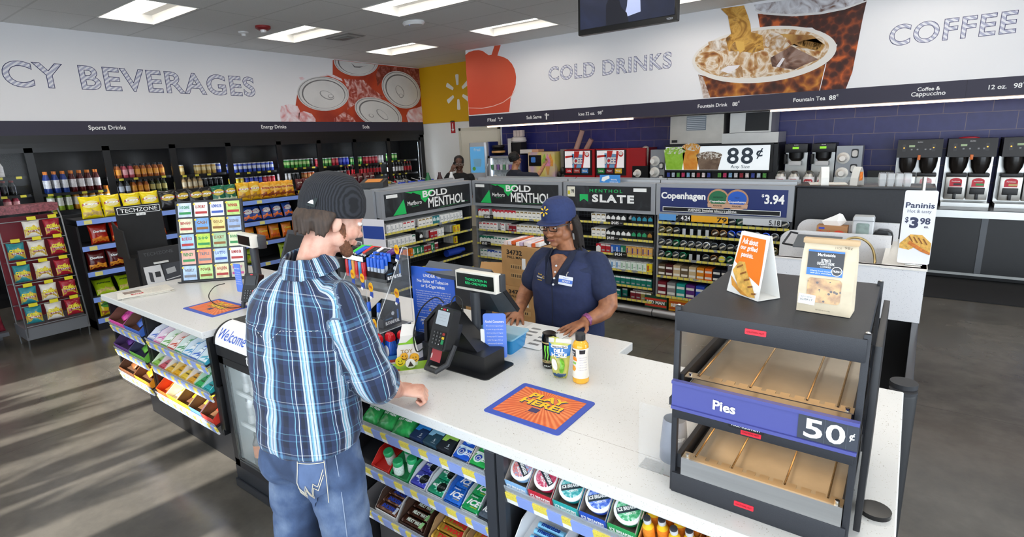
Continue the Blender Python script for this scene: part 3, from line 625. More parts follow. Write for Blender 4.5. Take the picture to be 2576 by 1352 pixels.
# ================================================================ CANDY SHELVES
CT,ST=math.cos(TILT),math.sin(TILT)
def slope(bay,k,x,y,up=.001):
 z=BAYS[bay][2][k];return(x,1.205+y*CT-up*ST,z+y*ST+up*CT)
ROT=(TILT,0,0)
def carton(bay,k,x0,x1,cout,cin,label,h=.045,d=.2,y=.006,front=.35,grp=None,txt=None,tc=WHITE):
 t=T('display_carton',label,'display carton',slope(bay,k,x0,y),ROT,grp);w_=x1-x0-.004;th=.0025
 mb=MB();hf=h*front
 mb.box((0,0,0),(w_,d,th),1).box((0,0,0),(w_,th,hf),0)
 for xx in(0,w_-th):mb.prism([(xx,0,0),(xx,d,0),(xx,d,h),(xx,d*.3,h),(xx,0,hf)],(th,0,0),1)
 mb.box((0,d-th,0),(w_,d,h*1.3),1)
 for xx in(-.0006,w_):mb.prism([(xx,0,0),(xx,d,0),(xx,d,h),(xx,d*.3,h),(xx,0,hf)],(.0006,0,0),0)
 mb.build('tray',[M(cout,.45),M(cin,.6)],t,smooth=0)
 if txt:text(txt,tc,FR((0,0,0)),wd=w_*.84,ht=min(hf*.6,.014),parent=t,bold=.03,at=(w_/2,hf*.5))
 return t
def spots_pack(bay,k,x0,x1,proto,n,l,lab,grp=None,y0=.012,cols=1,up=.006,step=None):
 w_=(x1-x0)/cols;i=0;one=n*cols==1
 for c in range(cols):
  for r in range(n):
   pos=('at the front','second back','third back','fourth back')[r]
   cl='' if cols==1 else(' left column' if c==0 else ' right column' if c==cols-1 else ' in column %s from left'%ORD[c])
   dup(proto,slope(bay,k,x0+w_*(c+.5),y0+r*(step or l),up),ROT,lab+(', '+pos if n>1 else '')+cl,grp)
def gum(name,cat,w_,l,t_,col,txts,art=None,mat=None):
 """flat pack lying on the slope: local x along the shelf, y up the slope, z out"""
 t=T(name,'x',cat);MB().box((-w_/2,0,0),(w_/2,l-.002,t_),bev=.0015).build('pack',mat or M(col,.35,n=.12,ns=60),t)
 f=frame((0,0,t_),(1,0,0),(0,1,0))
 if art:art(t,f)
 for s,c,wd,ht,x,y,b,sh in txts:text(s,M(c,.4),f,wd,ht,t,bold=b,shear=sh,at=(x,y),off=.0014)
 return t
protos=[]
def mk(*a,**k):p=gum(*a,**k);protos.append(p);return p
disc=lambda c,x,y,r,o=.0006,sc=1:(lambda t,f:flat('disc',M(c,.4),f,ell(x,y,r,r*sc,20),t,off=o-.0006))
def burst(c,c2,x,y,r):
 def fn(t,f):
  pts=[]
  for i in range(24):a=i*PI/12;q=r*(1.6 if i%2 else 1.05);pts.append((x+q*math.cos(a)*1.1,y+q*math.sin(a)*.8))
  flat('burst',M(c2,.4),f,pts,t,off=0);flat('disc',M(c,.4),f,ell(x,y,r,r,20),t,off=.0006)
 return fn
orb_b=mk('gum_pack','gum pack',.068,.052,.014,'#1f58c8',[('Orbit','#ffffff',.05,.018,.004,.024,.02,0)],lambda t,f:(flat('ring',M('#bfe0f5',.4),f,ell(-.012,.026,.019,.019,20),t,0),flat('ring',M('#123a9a',.4),f,ell(-.012,.026,.013,.013,20),t,.0006),flat('band',M('#dff0fb',.4),f,[(-.034,.04),(.034,.04),(.034,.05),(-.034,.05)],t,0)))
orb_g=mk('gum_pack','gum pack',.068,.052,.014,'#27a84f',[('Orbit','#ffffff',.05,.018,.004,.024,.02,0)],lambda t,f:(flat('ring',M('#d8f2e0',.4),f,ell(-.012,.026,.019,.019,20),t,0),flat('ring',M('#1d3fa8',.4),f,ell(-.012,.026,.013,.013,20),t,.0006),flat('band',M('#eefaf1',.4),f,[(-.034,.04),(.034,.04),(.034,.05),(-.034,.05)],t,0)))
ecl_b=mk('gum_pack','gum pack',.072,.06,.016,'#3a3fb0',[('eclipse','#ffffff',.058,.018,-.002,.03,.03,.1)],burst('#15161d','#9aa6ee',.012,.03,.02))
ecl_g=mk('gum_pack','gum pack',.072,.06,.016,'#118a63',[('eclipse','#ffffff',.058,.018,-.002,.03,.03,.1)],burst('#0d1c17','#8fe0c0',.012,.03,.02))
icef=lambda c:[('Dentyne','#ffffff',.03,.008,-.012,.05,.01,.2),('ICE','#ffffff',.054,.024,.002,.028,.04,.25),('SUGARFREE','#f3dc3a',.03,.004,.01,.011,.01,.2)]
ice_b=mk('gum_pack','gum pack',.072,.06,.016,'#1d62c4',icef(0),None,M('#2267c8',.35,n=.35,ns=120))
ice_g=mk('gum_pack','gum pack',.072,.06,.016,'#12934b',icef(0),None,M('#179650',.35,n=.35,ns=120))
ice_k=mk('gum_pack','gum pack',.05,.06,.016,'#4a5560',[('ICE','#ffffff',.04,.022,0,.028,.04,.25)],None,M('#4f5a66',.35,n=.35,ns=120))
five=lambda c,c2:mk('gum_carton','gum carton',.064,.085,.02,c,[('5','#d8e4ea',.008,.012,.012,.02,0,0),('COBALT','#d8e4ea',.02,.003,.014,.008,0,0)],lambda t,f:(flat('panel',M(c2,.4),f,[(-.031,.035),(-.012,.035),(-.006,.05),(.031,.05),(.031,.082),(-.031,.082)],t,0)))
f1,f2,f3=five('#1c2f55','#2a86d8'),five('#284454','#8fc0de'),five('#20242a','#a7d35a')
for p,a,b,n,l,lb in((orb_b,-1.19,-1.115,3,.053,'blue gum pack with a white O in the top row beside the green ones'),(orb_g,-1.115,-1.04,3,.053,'green gum pack with a white O in the top row near the metal post')):
 carton('gum',0,a,b,'#5b6472','#cfc4bd','grey gum carton at the right end of the top candy shelf, holding '+('blue packs' if p is orb_b else 'green packs'),.035)
 spots_pack('gum',0,a,b,p,n,l,lb,'ringed gum packs on the top candy shelf')
for p,a,b,lb in((f1,-1.405,-1.335,'cobalt blue gum carton on the top shelf beside the green pouches'),(f2,-1.335,-1.268,'pale blue and black gum carton on the top candy shelf'),(f3,-1.268,-1.20,'black and lime gum carton on the top candy shelf')):
 spots_pack('gum',0,a,b,p,2,.088,lb)
for p,a,b,n,lb,ci in((ecl_b,-1.425,-1.34,2,'violet-blue starburst gum pack on the middle candy shelf','#c9ccd2'),(ecl_g,-1.335,-1.25,2,'green starburst gum pack on the middle candy shelf','#c9ccd2'),(ice_b,-1.245,-1.168,3,'icy blue gum pack on the middle candy shelf','#2b5fae'),(ice_g,-1.163,-1.088,3,'icy green gum pack on the middle candy shelf','#c6ccd0'),(ice_k,-1.083,-1.035,3,'grey gum pack on the middle candy shelf against the metal post','#333a42')):
 carton('gum',1,a,b,ci,ci,'open gum carton holding the '+lb.split(' gum')[0]+' packs',.04)
 spots_pack('gum',1,a,b,p,n,.061,lb,'gum packs on the middle candy shelf')
def pillow(name,label,cat,w_,h,t_,col,mats=None,crimp=.012,nx=10,nz=12,seedv=0,parentless=True,gloss=.25):
 """filled bag standing upright: local x across, z up, -y towards the viewer"""
 t=T(name,label,cat);mb=MB();rnd=random.Random(seedv)
 def dep(u,v):
  b=max(0,(1-abs(2*u-1)**2.4))*max(0,1-abs(2*v-1)**3.0);return t_/2*b**.6
 F,B=[],[]
 for j in range(nz+1):
  v=j/nz;fr_,br_=[],[]
  for i in range(nx+1):
   u=i/nx;sq=1-.07*math.sin(PI*v)+.02*math.sin(9*v+seedv);x=(u-.5)*w_*(.93+.07*abs(2*v-1)**2)
   wr=.004*math.sin(u*11+v*17+seedv)*math.sin(PI*u)*math.sin(PI*v)+.003*math.sin(u*37)*(abs(2*v-1)>.8)
   z=v*h+.004*math.sin(u*7+seedv)*(v>.9)
   fr_.append((x,-dep(u,v)+wr,z));br_.append((x,dep(u,v)+wr+.0008,z))
  F.append(fr_);B.append(br_)
 VF=[mb.ring(r)for r in F];VB=[mb.ring(r)for r in B]
 for j in range(nz):mb.bridge(VF[j],VF[j+1],0,False);mb.bridge(VB[j+1],VB[j],0,False)
 for R0,R1 in((VF[0],VB[0]),(VB[-1],VF[-1])):mb.bridge(R1,R0,0,False)
 for i in(0,nx):mb.bridge([VF[j][i]for j in range(nz+1)],[VB[j][i]for j in range(nz+1)],0,False)
 mb.build('bag',col,t,smooth=70)
 def warp(x,y,z):u,v=x/w_+.5,y/h;return x,-dep(min(max(u,0),1),min(max(v,0),1))+.004*math.sin(u*11+v*17+seedv)*math.sin(PI*u)*math.sin(PI*v)-z,y
 t['_w']=1;del t['_w']
 return t,warp
IDM=Matrix.Identity(4)
def decal(t,warp,name,pts,mat,off=.0012,sub=0):
 """print that follows the bag: fan of the outline"""
 mb=MB();cx=sum(p[0]for p in pts)/len(pts);cy=sum(p[1]for p in pts)/len(pts);rings=[]
 for k in(1,.66,.33):rings.append([warp(cx+(x-cx)*k,cy+(y-cy)*k,off)for x,y in pts])
 R=[mb.ring(r)for r in rings]
 for i in range(2):mb.bridge(R[i],R[i+1])
 mb.bm.faces.new(R[2]);return mb.build(name,mat,t,smooth=80)
def btext(t,warp,s,col,x,y,wd,ht=None,bold=.03,shear=0,off=.0022):return text(s,M(col,.35)if isinstance(col,str)else col,IDM,wd,ht,t,bold=bold,shear=shear,at=(x,y),warp=warp,off=off)
pg,wp_=pillow('gum_pouch','x','gum pouch',.1,.13,.05,M('#2f9a4e',.25,n=.4,ns=30))
decal(pg,wp_,'label_panel',ell(0,.095,.038,.025,20),M('#e9f6ec',.3));btext(pg,wp_,'GUM','#2a7d3c',0,.095,.04);btext(pg,wp_,'PURE FRESH','#ffffff',0,.055,.06)
for i,x in enumerate((-1.64,-1.545,-1.455)):dup(pg,slope('gum',0,x,.012),(math.radians(-58),0,.1*i),'green gum pouch leaning on the top candy shelf, %s'%('furthest left behind the man','middle one of the pouches','beside the cobalt blue carton')[i],'green gum pouches')
protos.append(pg)
for a,b,c,lb in((-1.64,-1.535,'#d02a22','red mint carton on the middle candy shelf beside the man'),(-1.53,-1.43,'#1f8a50','green carton with little gum jars on the middle candy shelf')):
 carton('gum',1,a,b,c,c,lb,.05,.2,txt='mentos' if c[1]=='d' else None)
flat('side_print',M('#e8a820',.4),frame(slope('gum',1,-1.5335,.01,.002),(0,CT,ST),(0,-ST,CT)),[(0,0),(.19,0),(.19,.045),(0,.02)],bpy.data.objects['display_carton']and None)if False else None
jar=T('gum_jar','x','gum jar');MB().lathe([(.018,0),(.021,.004),(.021,.04),(.019,.046)],seg=16).build('body',M('#dfeee6',.15,alpha=.9,n=.2,ns=200),jar);MB().lathe([(.0195,.046),(.0205,.05),(.0205,.062),(.018,.066)],seg=16).build('lid',M('#2fae6c',.35),jar)
protos.append(jar)
for i,(x,y)in enumerate(((-1.505,.03),(-1.46,.065),(-1.51,.1))):dup(jar,slope('gum',1,x,y,.004),(math.radians(8),.1,0),'small white gum jar with a green lid, %s in the green carton'%('front','middle','rear')[i],'green-lidded gum jars')
jr=dup(jar,slope('gum',1,-1.575,.06,.004),ROT,'small gum jar standing in the red carton beside the man');
def bar(name,lab,w_,l,t_,col,txt,tc,end=None):
 t=T(name,'x','candy bar');rings=[]
 for k,(xx,s)in enumerate(((-.5,.05),(-.49,.9),(-.44,.12),(-.40,.9),(-.2,1),(0,1),(.2,1),(.40,.9),(.44,.12),(.49,.9),(.5,.05))):
  yy=l/2*(.98 if abs(xx)<.42 else 1.02);zz=t_/2*s
  rings.append([(xx*w_,y*yy+l/2,t_/2+z*zz)for y,z in((-1,-.6),(-.8,-1),(.8,-1),(1,-.6),(1,.6),(.8,1),(-.8,1),(-1,.6))])
 MB().loft(rings).build('wrapper',M(col,.22,.35,n=.15,ns=60),t,smooth=50)
 text(txt,M(tc,.4),frame((0,l/2,t_),(1,0,0),(0,1,0)),w_*.62,l*.5,t,bold=.05,shear=.15)
 if end:MB().box((w_*.28,.002,t_),(w_*.4,l-.002,t_+.0008)).build('flash',M(end,.4),t,smooth=0)
 protos.append(t);return t
tw=bar('candy_bar','',.13,.032,.02,'#c79a3a','TWIX','#e02a2a','#d8322c');sn=bar('candy_bar','',.12,.034,.02,'#6a4434','SNICKERS','#2a49b8','#d8dde8');mw=bar('candy_bar','',.12,.03,.02,'#4a2a1e','MILKY WAY','#e4ecdc','#9ad08a')
for a,b,p,lb,n,co in((-1.645,-1.515,sn,'brown and blue chocolate bar on the lowest shelf next to the man',3,'#e5e3e0'),(-1.505,-1.36,mw,'dark chocolate bar with pale green lettering on the lowest candy shelf',4,'#3a221a'),(-1.34,-1.19,tw,'gold-wrapped chocolate bar with red lettering on the lowest candy shelf',4,'#b89460'),(-1.18,-1.04,tw,'gold-wrapped chocolate bar in the lowest-shelf carton against the metal post',3,'#c9a06a')):
 carton('gum',2,a,b,co,'#a5825a' if p is tw else '#4b352a','open carton of '+{'b':'brown and blue','d':'dark','g':'gold-wrapped'}[lb[0]]+' bars on the lowest candy shelf'+(' by the metal post' if b>-1.1 else ''),.06,.2)
 spots_pack('gum',2,a,b,p,n,.036,lb,'chocolate bars on the lowest candy shelf',up=.01)
def swirlmat(c1,c2):return swirl('tin_print',[(.35,c1),(.55,c2),(.7,'#e9f2f2')],60,1.5)
TIN={}
for key,c,c2 in(('red','#b8234a','#d86a86'),('sours','#8fb8e0','#e06a5a'),('teal','#178f96','#6fc6c4'),('blue','#2a52c4','#7a9ae6'),('green','#1f9458','#7ad0a0')):
 t=T('mint_tin','x','mint tin');MB().lathe([(.037,0),(.041,.003),(.041,.018),(.043,.02),(.043,.026),(.041,.028)],seg=28,ms=[1,1,1,0,0,0]).build('tin',[M('#f1f2f3',.3),M(c,.35)],t)
 f=frame((0,0,.028),(1,0,0),(0,1,0));flat('lid_print',swirlmat(c,c2),f,ell(0,0,.034,.034,28),t,off=0)
 ln='ICE BREAKERS'
 f2_=f@Matrix.Rotation(.5 if key in('teal','green','blue')else-.6,4,'Z')
 flat('lid_band',M('#24343c',.4),f2_,[(-.034,-.009),(.034,-.009),(.034,.009),(-.034,.009)],t,off=.001)
 text(ln,WHITE,f2_,.062,.011,t,bold=.04,at=(0,.002),off=.0024);text('MINTS',WHITE,f2_,.026,.007,t,bold=.03,at=(.004,-.014),off=.0024)
 TIN[key]=t;protos.append(t)
xx=-.955
for i,(key,cf)in enumerate((('sours','#86b4de'),('red','#c02035'),('teal','#27a5a5'),('blue','#2450b8'),('green','#2a9a54'))):
 a,b=xx+i*.0905,xx+(i+1)*.0905
 nm={'sours':'fruit-printed','red':'crimson','teal':'teal','blue':'royal blue','green':'green'}[key]
 carton('mint',0,a,b,cf,'#8a8078',nm+' carton of round mint tins on the shelf under the counter',.075,.22,front=.5,txt='ICE BREAKERS')
 for r in range(2):dup(TIN[key],slope('mint',0,(a+b)/2,.065+r*.085,.035+r*.028),(math.radians(33),0,.05*(i-2)),'%s round mint tin, %s in its carton'%(nm,'front' if r==0 else 'rear'),'round mint tins under the counter')
eb=T('shot_bottle','x','bottle');MB().lathe([(.014,0),(.0165,.003),(.0165,.052),(.0155,.06),(.009,.072),(.009,.076)],seg=14,ms=[0,0,0,1,1,1]).build('body',[M('#e88a2c',.25,n=.25,ns=40),M('#eec22c',.3)],eb);MB().lathe([(.0105,.076),(.0105,.09),(.0095,.093)],seg=14,ms=[1,0,0]).build('cap',[M('#33343a',.35),M('#c9ccd0',.3)],eb);protos.append(eb)
for q,(a,b,cn)in enumerate(((-.50,-.345,4),(-.335,-.18,4),(-.17,-.015,4))):
 lb_=('at left','in the middle','at right')[q]
 carton('mint',0,a,b,'#e0862e','#c98c4a','orange carton of shot bottles '+lb_+' of the mint shelf',.05,.2,front=.6)
 for r in range(4):
  for c in range(4):
   if q==1 and c>0 and r==1:continue
   dup(eb,slope('mint',0,a+.022+c*.0365,.03+r*.042+.012*(c%2),.004),ROT,'orange shot bottle, %s row, %s column, carton %s'%(ORD[r],ORD[c],lb_),'orange shot bottles')
bx=T('shot_carton','orange printed box lying tilted across the shot bottles','box',slope('mint',0,-.26,.09,.09),(TILT-.1,.15,.25));MB().box((-.06,-.02,0),(.06,.02,.03),bev=.002).build('box',M('#e8a25c',.4),bx);text('5-hour',BLACK,frame((0,0,.03),(1,0,0),(0,1,0)),.07,parent=bx,bold=.03)
# lower mint shelf
carton('mint',1,-.93,-.76,'#dfe3e8','#e8e8ea','white carton of blue mint rolls on the lower shelf under the counter',.07,.22,front=.5)
rl=T('mint_roll','x','mint roll');MB().cyl((-.05,.011,.011),(.05,.011,.011),.011,seg=12).build('roll',M('#7fc4e8',.35),rl);text('mentos',M('#1d3f96',.4),frame((0,.011,.0225),(1,0,0),(0,1,0)),.07,parent=rl,bold=.04);protos.append(rl)
for r in range(4):dup(rl,slope('mint',1,-.845,.02+.026*r,.006),ROT,'blue mint roll, %s row in the white carton on the lower shelf'%ORD[r],'blue mint rolls')
at=mk('mint_box','mint box',.09,.06,.02,'#3b4a9a',[('ALTOIDS','#2b2f68',.06,.014,0,.03,.02,0)],lambda t,f:(flat('panel',M('#dfe2ee',.4),f,rrect(.076,.034,.006,0,.03),t,0)))
for i,x in enumerate((-.69,-.585)):
 for r in range(2):dup(at,slope('mint',1,x,.015+r*.064,.002),ROT,'navy and white mint box on the lower shelf, %s column %s'%(('left','right')[i],('front','rear')[r]),'navy mint boxes')
WB='#e9e6e6'
lt=[('#e8eaf2','#3c64c8','blue-striped white'),('#f0e2ea','#d04a9a','pink-striped white'),('#eef2ea','#5aa83c','green-edged white'),('#f0e4e0','#c8472c','red-flecked white'),('#e2ece6','#4a9a5c','mint green'),('#dfe8ee','#3c9ad0','pale blue'),('#dce8f0','#3f6cc8','ice blue'),('#e4eef2','#47b0c8','aqua')]
for i,(c,c2,nm)in enumerate(lt):
 a=-3.77+i*.096;b=a+.094
 carton('left',0,a,b,c2,c,nm+' gum carton on the top shelf by the cooler',.045,.24)
 p=mk('gum_pack','gum pack',.042,.07,.012,c,[],lambda t,f,c2=c2:(flat('stripe',M(c2,.4),f,[(-.02,.01),(.02,.03),(.02,.045),(-.02,.025)],t,0),flat('cap',M('#fafafa',.4),f,[(-.02,.05),(.02,.05),(.02,.066),(-.02,.066)],t,0)))
 if i>1:spots_pack('left',0,a+.004,b-.006,p,3,.072,nm+' gum pack on the top shelf by the cooler','gum packs left of the cooler',cols=2)
 else:spots_pack('left',0,a+.004,b-.006,p,1,.072,nm+' gum pack on the top shelf by the cooler','gum packs left of the cooler',y0=.02,cols=2)
for i,(c,c2,nm,n)in enumerate((('#e8f0dc','#8cc04a','lime-edged white',1),('#eee6e6','#c84a5a','rose-edged white',1),('#ece9e4','#e0b030','cream and gold',1),('#f0d890','#e2a81c','yellow',2),('#efe6dc','#e8c43c','pale yellow',1),('#efe9e2','#e0a020','white and amber',1),('#d8f0e0','#2fa85c','green',3),('#d4ecec','#2aa5a8','turquoise',3))):
 a=-3.77+i*.096;b=a+.094
 carton('left',1,a,b,c2,c,nm+' sweets carton on the middle shelf by the cooler',.05,.24)
 p=mk('sweets_pack','sweets pack',.08,.06,.014,c2,[('Reeses' if nm=='yellow' else 'mints','#3a2a16',.05,.012,0,.03,.02,.1)])
 spots_pack('left',1,a,b,p,n,.062,nm+' sweets pack on the middle shelf by the cooler','sweets packs left of the cooler')
for i,(c,c2,nm)in enumerate((('#e8641c','#c8501a','orange'),('#e8c020','#efe9dc','yellow'),('#e6c81c','#6b4a30','brown and yellow'),('#5a8ad0','#6b4a30','brown with blue edge'),('#d83a2c','#6b4a30','brown with red edge'))):
 a=-3.77+i*.152;b=a+.149
 carton('left',2,a,b,c,c2,nm+' candy carton on the lowest shelf by the cooler',.075,.26,front=.55)
 p,wq=pillow('candy_bag','x','candy bag',.11,.09,.03,M(c if i!=3 else '#d8b43c',.3,n=.4,ns=40),seedv=i);protos.append(p)
 btext(p,wq,'PIECES' if i==0 else 'CANDY','#3a2010' if i<3 else '#ffffff',0,.045,.07)
 for r in range(2):dup(p,slope('left',2,(a+b)/2,.075+.05*r,.012),(math.radians(-58),0,.1*(r-.5)),nm+' candy bag on the lowest shelf left of the cooler, '+('front','rear')[r],'candy bags left of the cooler')
for k,lst in enumerate(((('#d84aa0','#6b4434','pink'),('#3c64b8','#6b4434','blue')),(('#5a2a80','#46305a','purple'),('#6ab03c','#3a3a5a','lime and navy')),(('#7a4a28','#5a3c28','brown'),('#e8901c','#5a3c28','amber')))):
 for i,(c,c2,nm)in enumerate(lst):
  a=-4.385+i*.265;b=a+.26
  carton('end',k,a,b,c,c2,nm+' candy carton in the end bay, '+('top','middle','lowest')[k]+' shelf',.08,.26,front=.5)
  p,wq=pillow('candy_bag','x','candy bag',.12,.09,.03,M(c,.3,n=.5,ns=30),seedv=i+k);protos.append(p)
  for r in range(3):dup(p,slope('end',k,a+.07+.12*(r%2),.06+.06*r,.012),(math.radians(-55),0,.2*(r-1)),nm+' candy bag in the end bay of the counter, '+ORD[r]+' from the lip','candy bags in the end bay')
drop(*protos)
# ================================================================ ON THE COUNTER: register, signs, displays
POSG=M('#34373c',.45,n=.06,ns=40);POSB=M('#17181b',.4);IVORY=M('#e6e3d8',.45);SIGNB=M('#2f62d0',.4);SIGNL=M('#5f86e4',.4)
rg=T('cash_register','black register stand with pole display and tilted monitor before the cashier','cash register',(-1.30,1.545,ZT))
MB().prism([(x-.19,y+.09,0)for x,y in rrect(.40,.20,.02)],(0,0,.004)).build('base_plate',POSB,rg,smooth=0)
MB().prism([(-.385,.03,.004),(-.03,.03,.004),(-.03,.165,.004),(-.385,.165,.004)],(0,0,.074)).build('base',POSB,rg,smooth=0)
mb=MB();mb.prism([(-.385,.045,.078),(-.385,.05,.17),(-.385,.15,.22),(-.385,.165,.078)],(.018,0,0));mb.prism([(-.09,.06,.078),(-.28,.06,.25),(-.36,.06,.17),(-.385,.06,.078),(-.28,.06,.078)],(0,.09,0),0);mb.build('bracket',POSB,rg,smooth=0)
for x,z in((-.30,.21),(-.345,.225)):MB().cyl((x,.058,z),(x,.054,z),.006,seg=10).build('screw',M('#b89a58',.3,.9),rg)
MB().cyl((-.185,.175,.0),(-.185,.175,.30),.021,seg=18).build('pole',POSG,rg)
dp=MB().box((-.285,.165,.305),(-.06,.205,.39),bev=.004).build('pole_display',IVORY,rg)
MB().box((-.275,.1625,.318),(-.07,.166,.38)).build('screen',M('#06100a',.15),dp,smooth=0)
GRN=M('#26d07c',.5,emit=.6)
for s,z in(('THORIZATION IN',.357),('RESS--ONE MOMEN',.34)):text(s,GRN,FR((-.165,.1625,z)),wd=.12,ht=.011,parent=dp)
MB().box((-.28,.19,.31),(-.05,.225,.385),bev=.006).build('display_shell',POSG,dp)
# monitor leaning toward the cashier; its back faces the customers
mo=T('touch_monitor','dark grey back of the touch monitor facing the cashier behind the pole display','monitor',(-1.64,1.885,1.195),(math.radians(40),0,-.02))
mb=MB();mb.prism([(-.195,0,-.15),(.195,0,-.15),(.195,0,.15),(-.195,0,.15)],(0,.02,0));mb.build('screen_frame',POSB,mo,smooth=0)
MB().loft([[(-.19,0,-.145),(.19,0,-.145),(.19,0,.145),(-.19,0,.145)],[(-.15,-.055,-.09),(.15,-.055,-.09),(.16,-.04,.10),(-.16,-.04,.10)]]).build('rear_shell',POSG,mo,smooth=0)
MB().prism([(-.195,-.0,.115),(-.195,-.05,.13),(-.195,-.045,.155),(-.195,.02,.155)],(.39,0,0)).build('top_ridge',M('#565a60',.45),mo,smooth=0)
ms_=T('monitor_stand','black foot holding the touch monitor on the counter','stand',(-1.64,1.93,ZT));MB().box((-.1,-.06,0),(.1,.06,.012),bev=.004).build('foot',POSB,ms_);MB().prism([(-.04,-.03,.012),(-.04,.03,.012),(-.04,.05,.15),(-.04,.0,.15)],(.08,0,0)).build('arm',POSB,ms_,smooth=0)
def pinpad(label,loc,rz,card,name='card_terminal'):
 t=T(name,label,'card terminal',loc,(math.radians(-22),0,rz));w_,h=.105,.175
 MB().prism([(x,0,y+h/2)for x,y in rrect(w_,h,.012)],(0,.045,0)).build('housing',POSB,t,smooth=0)
 f=FR((0,0,h/2))
 flat('screen',M('#a9b4bd' if card else '#23262b',.25,emit=.25 if card else 0),f,rrect(.072,.058,.003,0,.042),t)
 flat('key_panel',M('#0d0e10',.5),f,rrect(.08,.07,.004,0,-.045),t)
 for r in range(4):
  for c in range(3):
   k=flat('key',M('#2a2d31',.5),f,rrect(.013,.009,.002,-.026+c*.019,-.02-r*.015),t,off=.002,th=.002)
   if card or r<4:text('123456789C0.'[r*3+c],WHITE,f,ht=.005,parent=k,at=(-.026+c*.019,-.02-r*.015),off=.0045)
 for r,c in enumerate(('#a03028','#e8c82c','#1f9458')):flat('key',M(c,.45),f,rrect(.013,.010 if r<2 else.018,.002,.029,-.02-r*.0165),t,off=.002,th=.002)
 flat('maker_badge',M('#c02a34',.35),f,ell(0,.0785,.011,.004,16),t,off=.001)
 if card:
  for x in(-.018,.018):flat('led',M('#7af0a0',.4,emit=2),f,ell(x,.079,.0022,.0022,10),t,off=.001)
  for k in range(3):text('- - - - - -',M('#5a6670',.5),f,.04,parent=t,at=(0,.055-.012*k),off=.003)
  c=MB().box((-.03,.008,-.05),(.03,.0095,.02)).build('bank_card',M('#a8343c',.35),t,smooth=0);text('VISA',WHITE,FR((-.024,.008,-.03))@Matrix.Rotation(PI/2,4,'Z'),.022,parent=c,bold=.03)
 MB().tube([(-.05,.02,.0),(-.052,.03,-.06),(-.03,.0,-.085),(.03,.0,-.085),(.055,.03,-.05),(.052,.05,.03)],.012,8).build('cradle_loop',M('#2b2d31',.5),t)
 MB().box((-.035,.045,.02),(.035,.09,.12),bev=.006).build('mount',POSB,t)
 return t
pinpad('black card terminal with a red bank card in it, on the cashier register stand',(-1.50,1.475,1.055),-.10,True)
pinpad('black card terminal at the left register, half hidden by the man',(-3.15,1.56,.985),.35,False)
def board(name,label,cat,a,b,zt,zb,m,th=.004,r=.02,lean=.0):
 """rounded board standing between floor points a and b"""
 a,b=Vector(a),Vector(b);d=b-a;wd=d.length;ang=math.atan2(d.y,d.x);c=(a+b)/2
 t=T(name,label,cat,(c.x,c.y,zb),(-lean,0,ang));h=zt-zb
 MB().prism([(x,0,y+h/2)for x,y in rrect(wd,h,r)],(0,th,0)).build('panel',m,t,smooth=0);return t,wd,h
t,wd,h=board('notice_board','blue tobacco notice reading UNDER 18 behind the card terminal','sign',(-1.905,1.745),(-1.655,1.775),1.305,ZT,SIGNB,r=.008)
f=FR((0,0,0))
for s,z,w_ in(('UNDER 18?',.325,.105),('No Sales of Tobacco',.298,.185),('or E-Cigarettes',.272,.14)):text(s,WHITE,f,w_,None,t,bold=.015,at=(0,z))
BODY=['Purchasing or attempting to purchase e-cigarettes or','tobacco products by a minor under 18 years of age','is prohibited by law. Sale or provision of e-cigarettes','or tobacco products to a minor under 18 years of','age is prohibited by law. Upon conviction, a Class C','misdemeanor, including a fine up to $500, may be','imposed. Violations may be reported to the Texas',"Comptroller's Office by calling (800) 345-8647."]
for k,s in enumerate(BODY):text(s,WHITE,f,.205,.0085,t,at=(0,.247-.0115*k),res=1)
for k,s in enumerate(('Pregnant women should not smoke. Smokers are','more likely to have babies who are born premature','or with low birth weight.')):text(s,WHITE,f,.2 if k<2 else.09,.0085,t,at=(0,.148-.0115*k),res=1)
MB().box((-.105,-.0015,.112),(.105,-.001,.114)).build('rule',WHITE,t,smooth=0)
for s,z,w_ in(('\u00bfMENOR DE 18 A\u00d1OS?',.098,.18),('Prohibida la venta de',.08,.16),('cigarrillos o tabaco',.062,.14)):text(s,WHITE,f,w_,None,t,bold=.015,at=(0,z))
for k in range(4):text(BODY[k+2],WHITE,f,.205,.0085,t,at=(0,.046-.0115*k),res=1)
t,wd,h=board('notice_board','blue alcohol notice clipped to the pole of the cashier register','sign',(-1.41,1.675),(-1.325,1.725),1.165,.965,SIGNL,r=.012)
text('Alcohol Consumers:',WHITE,f,.082,.012,t,bold=.01,at=(0,.165))
for k,s in enumerate(('All customers appearing to','be under the age of 40 will be','asked to provide proof of age by','showing proper ID. Customers','under the age of 21 or','without proper ID will not be','permitted to purchase','alcohol products.')):text(s,WHITE,f,.075-.002*k,.008,t,at=(0,.145-.016*k),res=1)
MB().box((-.062,-.002,.07),(-.045,.006,.13)).build('clip',WHITE,t,smooth=0)
